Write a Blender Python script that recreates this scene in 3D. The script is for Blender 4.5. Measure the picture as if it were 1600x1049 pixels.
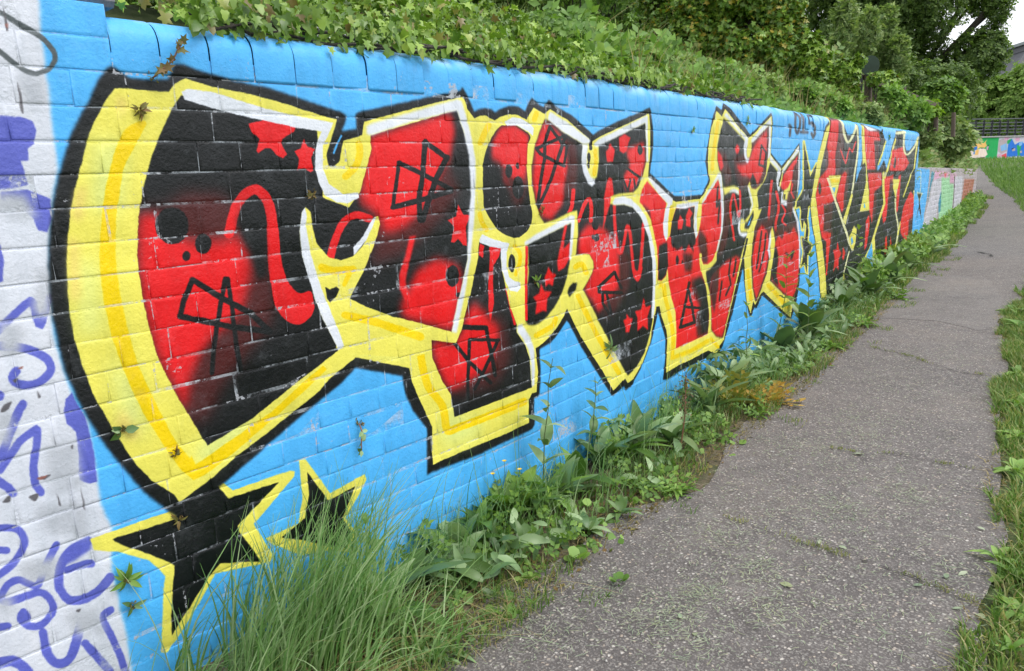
import bpy, math, random
import numpy as np
from mathutils import Matrix, Vector

for o in list(bpy.data.objects):
    bpy.data.objects.remove(o)
SC = bpy.context.scene
COL = SC.collection
R = math.radians
rng = np.random.default_rng(7)
random.seed(7)

# ------------------------------------------------------------------ camera
F_PX, YAW, PITCH, ROLL, CAM_Z = 1191.36, .7222, .2004, -.0451, 1.2763   # focal length in pixels of a 1600 px wide frame
_f = np.array([-math.sin(YAW)*math.cos(PITCH), math.cos(YAW)*math.cos(PITCH), -math.sin(PITCH)])
_r0 = np.array([math.cos(YAW), math.sin(YAW), 0.0])
_u0 = np.cross(_r0, _f)
_r = math.cos(ROLL)*_r0 + math.sin(ROLL)*_u0
_u = -math.sin(ROLL)*_r0 + math.cos(ROLL)*_u0
CAMM = np.stack([_r, _u, _f])
CAM = np.array([0, 0, CAM_Z])
cd = bpy.data.cameras.new("camera")
cam = bpy.data.objects.new("camera", cd)
COL.objects.link(cam)
m = Matrix.Identity(4)
for i in range(3):
    m[i][0], m[i][1], m[i][2] = _r[i], _u[i], -_f[i]
m[0][3], m[1][3], m[2][3] = 0, 0, CAM_Z
cam.matrix_world = m
cd.sensor_width = 36
cd.lens = 36*F_PX/1600
cd.clip_start = .05
cd.clip_end = 2000
SC.camera = cam

# ------------------------------------------------------------------ overcast daylight
SUN_EL, SUN_AZ = R(58), R(75)          # azimuth from +Y towards +X
w = bpy.data.worlds.new("World")
SC.world = w
w.use_nodes = True
nt = w.node_tree
nt.nodes.clear()
sky = nt.nodes.new("ShaderNodeTexSky")
sky.sky_type = 'NISHITA'
sky.sun_disc = False
sky.sun_elevation = SUN_EL
sky.sun_rotation = SUN_AZ
sky.air_density = 1.0
sky.dust_density = 3.0
hs = nt.nodes.new("ShaderNodeHueSaturation")     # cloud cover takes the blue out of the sky
hs.inputs["Saturation"].default_value = .12
cl = nt.nodes.new("ShaderNodeMix")
cl.data_type = 'RGBA'
cl.inputs["Factor"].default_value = .75
cl.inputs["B"].default_value = (10.3, 10.7, 11.2, 1)   # even white cloud
bg = nt.nodes.new("ShaderNodeBackground")
bg.inputs["Strength"].default_value = .1
wo = nt.nodes.new("ShaderNodeOutputWorld")
nt.links.new(sky.outputs[0], hs.inputs["Color"])
nt.links.new(hs.outputs[0], cl.inputs["A"])
nt.links.new(cl.outputs["Result"], bg.inputs[0])
nt.links.new(bg.outputs[0], wo.inputs[0])
sd = bpy.data.lights.new("sun", 'SUN')
sd.energy = 1.1
sd.angle = R(25)
sd.color = (1, .96, .9)
sun = bpy.data.objects.new("sun", sd)
COL.objects.link(sun)
_d = Vector((math.sin(SUN_AZ)*math.cos(SUN_EL), math.cos(SUN_AZ)*math.cos(SUN_EL), math.sin(SUN_EL)))
sun.rotation_euler = _d.to_track_quat('Z', 'Y').to_euler()
sun.location = _d*40
SC.view_settings.view_transform = 'Standard'
SC.view_settings.look = 'None'
SC.view_settings.gamma = 1
SC.view_settings.use_curve_mapping = False
SC.view_settings.exposure = 0.72
SC.cycles.max_bounces = 6
SC.cycles.transparent_max_bounces = 4

# ------------------------------------------------------------------ helpers
def lin(*c):
    return tuple(((x/255)/12.92 if x <= 10 else ((x/255+.055)/1.055)**2.4) for x in c)

def ray(px, py):
    return np.array([(px-800)/F_PX, -(py-524.5)/F_PX, 1.0]) @ CAMM

def at(px, py, dist):
    """the point `dist` metres out along the sight line (horizontal distance)"""
    d = ray(px, py)
    return CAM + d*(dist/math.hypot(d[0], d[1]))

def gz(Y):
    t = np.clip((np.asarray(Y, float)-12)/34, 0, 1)
    return 1.25*t*t*(3-2*t)

def on_ground(px, py):
    d = ray(px, py)
    t = .5
    for k in range(400):
        p = CAM + d*t
        if p[2] <= gz(p[1]):
            break
        t *= 1.015
    a, b = t/1.015, t
    for k in range(20):
        c = (a+b)/2
        p = CAM + d*c
        if p[2] <= gz(p[1]): b = c
        else: a = c
    return CAM + d*b

def pxm(dist):
    return dist/F_PX

def tag(o, label=None, cat=None, group=None, kind=None):
    if label: o["label"] = label
    if cat: o["category"] = cat
    if group: o["group"] = group
    if kind: o["kind"] = kind
    return o

def link(o, parent=None):
    COL.objects.link(o)
    if parent is not None:
        o.parent = parent
    return o

def empty(name, loc, label, cat, group=None):
    o = bpy.data.objects.new(name, None)
    o.location = [float(v) for v in loc]
    o.empty_display_size = .1
    COL.objects.link(o)
    return tag(o, label, cat, group)

def mesh(name, V, F, mat, uv=None, smooth=False, mats=None, fmat=None):
    me = bpy.data.meshes.new(name)
    V = np.asarray(V, np.float32)
    if isinstance(F, np.ndarray):
        n, k = F.shape
        me.vertices.add(len(V)); me.vertices.foreach_set("co", V.ravel())
        me.loops.add(n*k); me.loops.foreach_set("vertex_index", F.astype(np.int32).ravel())
        me.polygons.add(n)
        me.polygons.foreach_set("loop_start", np.arange(0, n*k, k, dtype=np.int32))
        me.polygons.foreach_set("loop_total", np.full(n, k, np.int32))
        me.update(calc_edges=True)
    else:
        me.from_pydata([tuple(map(float, v)) for v in V], [], F)
    if uv is not None:
        l = me.uv_layers.new(name="UVMap")
        vi = np.zeros(len(me.loops), np.int32)
        me.loops.foreach_get("vertex_index", vi)
        l.data.foreach_set("uv", np.asarray(uv, np.float32)[vi].ravel())
    for mm in (mats or [mat]):
        me.materials.append(mm)
    if fmat is not None:
        me.polygons.foreach_set("material_index", np.asarray(fmat, np.int32))
    if smooth:
        me.polygons.foreach_set("use_smooth", np.ones(len(me.polygons), bool))
    return me

def obj(name, V, F, mat, parent=None, origin=None, **k):
    V = np.asarray(V, float)
    if origin is not None:
        V = V - np.asarray(origin, float)
    o = bpy.data.objects.new(name, mesh(name, V, F, mat, **k))
    if origin is not None:
        o.location = [float(v) for v in origin]
    if parent is not None and parent.type is not None and origin is not None:
        o.location = [float(a)-float(b) for a, b in zip(origin, parent.location)]
    elif parent is not None:
        o.location = [-float(b) for b in parent.location]
    return link(o, parent)

def prism(poly, z0, z1):
    n = len(poly)
    V = [(x, y, z0) for x, y in poly] + [(x, y, z1) for x, y in poly]
    F = [tuple(range(n))[::-1], tuple(range(n, 2*n))] + [(i, (i+1) % n, n+(i+1) % n, n+i) for i in range(n)]
    return V, F

def bar(a, b, w, h=None, bev=.15):
    """a square-edged bar with chamfered long edges from a to b"""
    a, b = Vector(a), Vector(b)
    h = h or w
    d = (b-a).normalized()
    up = Vector((0, 0, 1)) if abs(d.z) < .9 else Vector((0, 1, 0))
    s = d.cross(up).normalized(); t = s.cross(d)
    c = min(w, h)*bev
    ring = [(-w/2+c, -h/2), (w/2-c, -h/2), (w/2, -h/2+c), (w/2, h/2-c), (w/2-c, h/2), (-w/2+c, h/2), (-w/2, h/2-c), (-w/2, -h/2+c)]
    V = [a+s*x+t*y for x, y in ring] + [b+s*x+t*y for x, y in ring]
    F = [tuple(range(8))[::-1], tuple(range(8, 16))] + [(i, (i+1) % 8, 8+(i+1) % 8, 8+i) for i in range(8)]
    return [tuple(v) for v in V], F

def tube(pts, radii, n=7):
    pts = [Vector(p) for p in pts]
    V, F = [], []
    for i, p in enumerate(pts):
        d = (pts[min(i+1, len(pts)-1)] - pts[max(i-1, 0)]).normalized()
        up = Vector((0, 0, 1)) if abs(d.z) < .95 else Vector((1, 0, 0))
        s = d.cross(up).normalized(); t = s.cross(d)
        for k in range(n):
            a = 2*math.pi*k/n
            V.append(tuple(p + (s*math.cos(a)+t*math.sin(a))*radii[i]))
    for i in range(len(pts)-1):
        for k in range(n):
            F.append((i*n+k, i*n+(k+1) % n, (i+1)*n+(k+1) % n, (i+1)*n+k))
    F.append(tuple(range(n))[::-1]); F.append(tuple(range(len(V)-n, len(V))))
    return V, F

def join(parts):
    V, F, o = [], [], 0
    for v, f in parts:
        V += list(v); F += [tuple(i+o for i in q) for q in f]; o += len(v)
    return V, F

# ------------------------------------------------------------------ materials
def new_mat(name):
    mt = bpy.data.materials.new(name)
    mt.use_nodes = True
    nt = mt.node_tree
    nt.nodes.clear()
    out = nt.nodes.new("ShaderNodeOutputMaterial")
    b = nt.nodes.new("ShaderNodeBsdfPrincipled")
    nt.links.new(b.outputs[0], out.inputs[0])
    return mt, nt, b, out

def N(nt, typ, **k):
    n = nt.nodes.new(typ)
    for a, v in k.items():
        if a.startswith("i_"):
            n.inputs[a[2:].replace("_", " ")].default_value = v
        else:
            setattr(n, a, v)
    return n

def noise(nt, scale, detail=4, rough=.6, vec=None):
    n = N(nt, "ShaderNodeTexNoise")
    n.inputs["Scale"].default_value = scale
    n.inputs["Detail"].default_value = detail
    n.inputs["Roughness"].default_value = rough
    if vec is not None:
        nt.links.new(vec, n.inputs["Vector"])
    return n

def ramp(nt, src, stops):
    r = N(nt, "ShaderNodeValToRGB")
    e = r.color_ramp.elements
    while len(e) < len(stops): e.new(.5)
    for q, (p, c) in zip(e, stops):
        q.position = p
        q.color = c if len(c) == 4 else (*c, 1)
    nt.links.new(src, r.inputs[0])
    return r

def mix(nt, fac, a, b, mode='MIX'):
    mx = N(nt, "ShaderNodeMix", data_type='RGBA', blend_type=mode)
    for v, nm in ((fac, "Factor"), (a, "A"), (b, "B")):
        i = mx.inputs[nm]
        if isinstance(v, bpy.types.NodeSocket): nt.links.new(v, i)
        elif nm == "Factor": i.default_value = v
        else: i.default_value = v if len(v) == 4 else (*v, 1)
    return mx.outputs["Result"]

def bump(nt, b, src, dist, strength=1.0, prev=None):
    n = N(nt, "ShaderNodeBump")
    n.inputs["Distance"].default_value = dist
    n.inputs["Strength"].default_value = strength
    nt.links.new(src, n.inputs["Height"])
    if prev is not None: nt.links.new(prev, n.inputs["Normal"])
    nt.links.new(n.outputs[0], b.inputs["Normal"])
    return n.outputs[0]

def pos(nt):
    return N(nt, "ShaderNodeNewGeometry").outputs["Position"]

def plain(name, c, rough=.7, var=.25, scale=8, bmp=.002, metal=0):
    mt, nt, b, _ = new_mat(name)
    p = pos(nt)
    n = noise(nt, scale, 6, .65, p)
    r = ramp(nt, n.outputs[0], [(.3, tuple(x*(1-var) for x in c)), (.7, tuple(min(1, x*(1+var)) for x in c))])
    nt.links.new(r.outputs[0], b.inputs["Base Color"])
    b.inputs["Roughness"].default_value = rough
    b.inputs["Metallic"].default_value = metal
    if bmp: bump(nt, b, noise(nt, scale*6, 6, .7, p).outputs[0], bmp)
    return mt

def leaf_mat(name, cols, rough=.5, trans=.28, spec=.4):
    """cols: linear colours picked per leaf at random"""
    mt, nt, b, out = new_mat(name)
    g = N(nt, "ShaderNodeNewGeometry")
    oi = N(nt, "ShaderNodeObjectInfo")
    ad = N(nt, "ShaderNodeMath", operation='ADD')
    nt.links.new(g.outputs["Random Per Island"], ad.inputs[0]); nt.links.new(oi.outputs["Random"], ad.inputs[1])
    fr = N(nt, "ShaderNodeMath", operation='FRACT')
    nt.links.new(ad.outputs[0], fr.inputs[0])
    k = len(cols)
    r = ramp(nt, fr.outputs[0], [((i+.5)/k, c) for i, c in enumerate(cols)])
    nz = noise(nt, 3.0, 3, .6, g.outputs["Position"])
    v = ramp(nt, nz.outputs[0], [(.3, (.72, .76, .7)), (.7, (1.2, 1.16, 1.1))])
    c = mix(nt, 1.0, r.outputs[0], v.outputs[0], 'MULTIPLY')
    nt.links.new(c, b.inputs["Base Color"])
    b.inputs["Roughness"].default_value = rough
    b.inputs["Specular IOR Level"].default_value = spec
    t = N(nt, "ShaderNodeBsdfTranslucent")
    c2 = mix(nt, 1.0, c, (1.2, 1.3, .6), 'MULTIPLY')
    nt.links.new(c2, t.inputs[0])
    ms = N(nt, "ShaderNodeMixShader")
    ms.inputs[0].default_value = trans
    nt.links.new(b.outputs[0], ms.inputs[1]); nt.links.new(t.outputs[0], ms.inputs[2])
    nt.links.new(ms.outputs[0], out.inputs[0])
    return mt

# ------------------------------------------------------------------ the wall's line on the ground
KN = np.array([-1.866, 1.866, 3.732, 5.598, 8.397, 13.062, 17.727, 23.1384])
KX = np.array([-1.866, -1.866, -1.9897, -2.1776, -2.4971, -2.9593, -3.4521, -4.0955])
def _pchip(x, y):
    h = np.diff(x); dl = np.diff(y)/h; mm = np.zeros_like(y)
    for i in range(1, len(x)-1):
        if dl[i-1]*dl[i] > 0:
            w1 = 2*h[i]+h[i-1]; w2 = h[i]+2*h[i-1]
            mm[i] = (w1+w2)/(w1/dl[i-1]+w2/dl[i])
    mm[0] = dl[0]; mm[-1] = dl[-1]
    def fn(t):
        t = np.asarray(t, float); i = np.clip(np.searchsorted(x, t)-1, 0, len(x)-2)
        u = (t-x[i])/h[i]
        return (2*u**3-3*u**2+1)*y[i]+(u**3-2*u*u+u)*h[i]*mm[i]+(-2*u**3+3*u*u)*y[i+1]+(u**3-u*u)*h[i]*mm[i+1]
    return fn
_px = _pchip(KN, KX)
YG = np.linspace(-1.866, 23.138, 6200)
XG = _px(YG)
SG = np.concatenate([[0], np.cumsum(np.hypot(np.diff(XG), np.diff(YG)))]) - 1.866
TXG, TYG = np.gradient(XG, SG), np.gradient(YG, SG)
S_END = float(SG[-1])
def wp(s, off, z):
    """point on the wall: s along it, off out of its face (towards the path), z up"""
    s, off, z = np.broadcast_arrays(np.asarray(s, float), np.asarray(off, float), np.asarray(z, float))
    X, Y, tx, ty = (np.interp(s, SG, a) for a in (XG, YG, TXG, TYG))
    ex = np.where(s < SG[0], s-SG[0], 0)
    return np.stack([X+ty*off, Y-tx*off+ex, z], -1)
def wpg(s, off, dz=0.0):
    p = wp(s, off, 0)
    p[..., 2] = gz(p[..., 1]) + dz
    return p

# ------------------------------------------------------------------ paint on the walls, in millimetres along and up each wall
PAL = {'K': (8, 12, 17), 'Y': (234, 225, 96), 'G': (243, 209, 0), 'W': (224, 228, 238), 'B': (80, 180, 248), 'b': (74, 174, 243), 'R': (228, 12, 22),
       'D': (74, 20, 22), 'U': (94, 102, 196), 'V': (213, 217, 229), 'q': (186, 190, 200), 'z': (150, 98, 90), 'x': (96, 94, 100), 'j': (222, 228, 130), 'J': (228, 205, 110), 'g': (84, 92, 96), 'k': (44, 48, 66), 'h': (150, 203, 248), 'y': (232, 230, 178), 't': (40, 140, 170), 'w': (200, 196, 208),  # h, coping top: worn pale paint with sky sheen put into the colour
       'n': (160, 212, 165), 'p': (214, 160, 190), 'r': (220, 70, 85), 'd': (90, 70, 80), 'o': (172, 98, 78), 'l': (178, 164, 170),
       'e': (20, 165, 85), 's': (130, 180, 230), 'O': (242, 190, 108), 'C': (236, 216, 204), 'u': (18, 112, 214)}

def box_blur(a, r, axis):
    if r < 1: return a
    p = [(0, 0), (0, 0)]; p[axis] = (r+1, r)
    c = np.cumsum(np.pad(a, p, mode='edge'), axis=axis)
    k = 2*r+1
    return (c[k:] - c[:-k])/k if axis == 0 else (c[:, k:] - c[:, :-k])/k

def raster(data, x0, x1, z0, z1, rx, rz, base, extra=()):
    Wd, Hd = int((x1-x0)*rx), int((z1-z0)*rz)
    img = np.empty((Hd, Wd, 3), np.float32)
    img[:] = np.array(PAL[base], np.float32)/255
    clip = None                          # '[' masks the coats that follow to one outline, ']' lifts the mask
    for line in list(extra) + data.strip().split('\n'):
        head, *pts = line.split()
        if head[0] == ']':
            clip = None
            continue
        c = np.array(PAL[head[0] if head[0] != '[' else 'K'], np.float32)/255
        bl = int(head[1:])/10000.0        # metres
        P = np.array([[float(v) for v in p.split(',')] for p in pts])/1000
        X = (P[:, 0]-x0)*rx; Z = (P[:, 1]-z0)*rz
        bx, bz = bl*rx, bl*rz
        pad = int(3*max(bx, bz))+3
        ax, bxx = max(0, int(X.min())-pad), min(Wd, int(X.max())+pad+2)
        az, bzz = max(0, int(Z.min())-pad), min(Hd, int(Z.max())+pad+2)
        if bxx-ax < 2 or bzz-az < 2: continue
        w_, h_ = bxx-ax, bzz-az
        SS = 3
        acc = np.zeros((h_, w_+2), np.float32)
        for i in range(len(X)):
            xa, za, xb, zb = X[i-1]-ax, (Z[i-1]-az)*SS, X[i]-ax, (Z[i]-az)*SS
            if za == zb: continue
            sg = 1 if zb > za else -1
            lo, hi = min(za, zb), max(za, zb)
            rws = np.arange(max(0, math.ceil(lo-.5)), min(h_*SS-1, math.ceil(hi-.5)-1)+1)
            if not len(rws): continue
            xc = np.clip(xa + (rws+.5-za)*(xb-xa)/(zb-za), 0, w_)
            fx = np.floor(xc).astype(int); fr = xc-fx
            np.add.at(acc, (rws//SS, fx), sg*(1-fr)/SS); np.add.at(acc, (rws//SS, fx+1), sg*fr/SS)
        a = np.clip(np.abs(np.cumsum(acc, 1)[:, :w_]), 0, 1)
        for k in range(3):
            a = box_blur(box_blur(a, int(round(bx*(.4 if bl < .004 else .8))), 1), int(round(bz*(.4 if bl < .004 else .8))), 0)
        if head[0] == '[':
            clip = np.zeros((Hd, Wd), np.float32)
            clip[az:bzz, ax:bxx] = a
            continue
        if clip is not None:
            a = a*clip[az:bzz, ax:bxx]
        a = a[:, :, None]
        img[az:bzz, ax:bxx] = img[az:bzz, ax:bxx]*(1-a) + c*a
    return img

def to_image(name, img):
    h, w_, _ = img.shape
    im = bpy.data.images.new(name, w_, h)
    px = np.ones((h, w_, 4), np.float32)
    px[:, :, :3] = img
    im.pixels.foreach_set(px.ravel())
    im.update()
    im.pack()
    return im

def paint_mat(name, im, worn_glint=0.0, gloss=.30, grain=.0016):
    mt, nt, b, out = new_mat(name)
    t = N(nt, "ShaderNodeTexImage", image=im, extension='EXTEND')
    p = pos(nt)
    # hand sprayed edges wander a little
    uvn = N(nt, "ShaderNodeUVMap")
    wv = noise(nt, 34, 4, .6, p)
    ma = N(nt, "ShaderNodeVectorMath", operation='MULTIPLY_ADD')
    nt.links.new(wv.outputs["Color"], ma.inputs[0]); ma.inputs[1].default_value = (.00055, .0034, 0)
    su = N(nt, "ShaderNodeVectorMath", operation='SUBTRACT')
    nt.links.new(uvn.outputs[0], su.inputs[0]); su.inputs[1].default_value = (.00027, .0017, 0)
    nt.links.new(su.outputs[0], ma.inputs[2]); nt.links.new(ma.outputs[0], t.inputs["Vector"])
    c = t.outputs[0]
    n1 = noise(nt, 2.2, 5, .65, p)
    c = mix(nt, 1.0, c, ramp(nt, n1.outputs[0], [(.3, (.86, .87, .88)), (.72, (1.0, 1.0, 1.0))]).outputs[0], 'MULTIPLY')
    # uneven coats: cloudy thin spots and vertical runs
    mp = N(nt, "ShaderNodeMapping"); mp.inputs["Scale"].default_value = (9, 9, 1.6)
    nt.links.new(p, mp.inputs[0])
    n5 = noise(nt, 1.6, 6, .72, mp.outputs[0])
    c = mix(nt, 1.0, c, ramp(nt, n5.outputs[0], [(.3, (.84, .86, .86)), (.5, (1, 1, 1)), (.72, (1.10, 1.08, 1.06))]).outputs[0], 'MULTIPLY')
    n6 = noise(nt, 11, 5, .7, p)
    c = mix(nt, ramp(nt, n6.outputs[0], [(.56, (0, 0, 0)), (.8, (.09, .09, .09))]).outputs[0], c, lin(170, 176, 184))
    # tiny chips where older pale coats or bare brick show
    n2 = noise(nt, 70, 3, .7, p)
    n3 = noise(nt, 5, 4, .7, p)
    mul = N(nt, "ShaderNodeMath", operation='MULTIPLY')
    nt.links.new(n2.outputs[0], mul.inputs[0]); nt.links.new(n3.outputs[0], mul.inputs[1])
    lo = .405 if not worn_glint else .30
    f = ramp(nt, mul.outputs[0], [(lo, (0, 0, 0)), (lo+.035, (1, 1, 1))])
    fm = N(nt, "ShaderNodeMath", operation='MULTIPLY')
    nt.links.new(f.outputs[0], fm.inputs[0]); fm.inputs[1].default_value = .62 + .2*(worn_glint > 0)
    c = mix(nt, fm.outputs[0], c, lin(176, 178, 186))
    if worn_glint:
        n4 = noise(nt, 14, 5, .7, p)
        f4 = ramp(nt, n4.outputs[0], [(.47, (0, 0, 0)), (.62, (worn_glint, worn_glint, worn_glint))])  # pale joint lines: old coat showing, plus ledge glints put into the colour
        c = mix(nt, f4.outputs[0], c, lin(190, 198, 208))
    nt.links.new(c, b.inputs["Base Color"])
    rr = ramp(nt, n3.outputs[0], [(.3, (gloss-.10,)*3), (.7, (gloss+.28,)*3)])
    nt.links.new(rr.outputs[0], b.inputs["Roughness"])
    b.inputs["Specular IOR Level"].default_value = .42
    q = bump(nt, b, noise(nt, 19, 6, .6, p).outputs[0], grain*2.6, .8)
    bump(nt, b, noise(nt, 120, 5, .66, p).outputs[0], grain*1.3, .8, q)
    return mt

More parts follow.
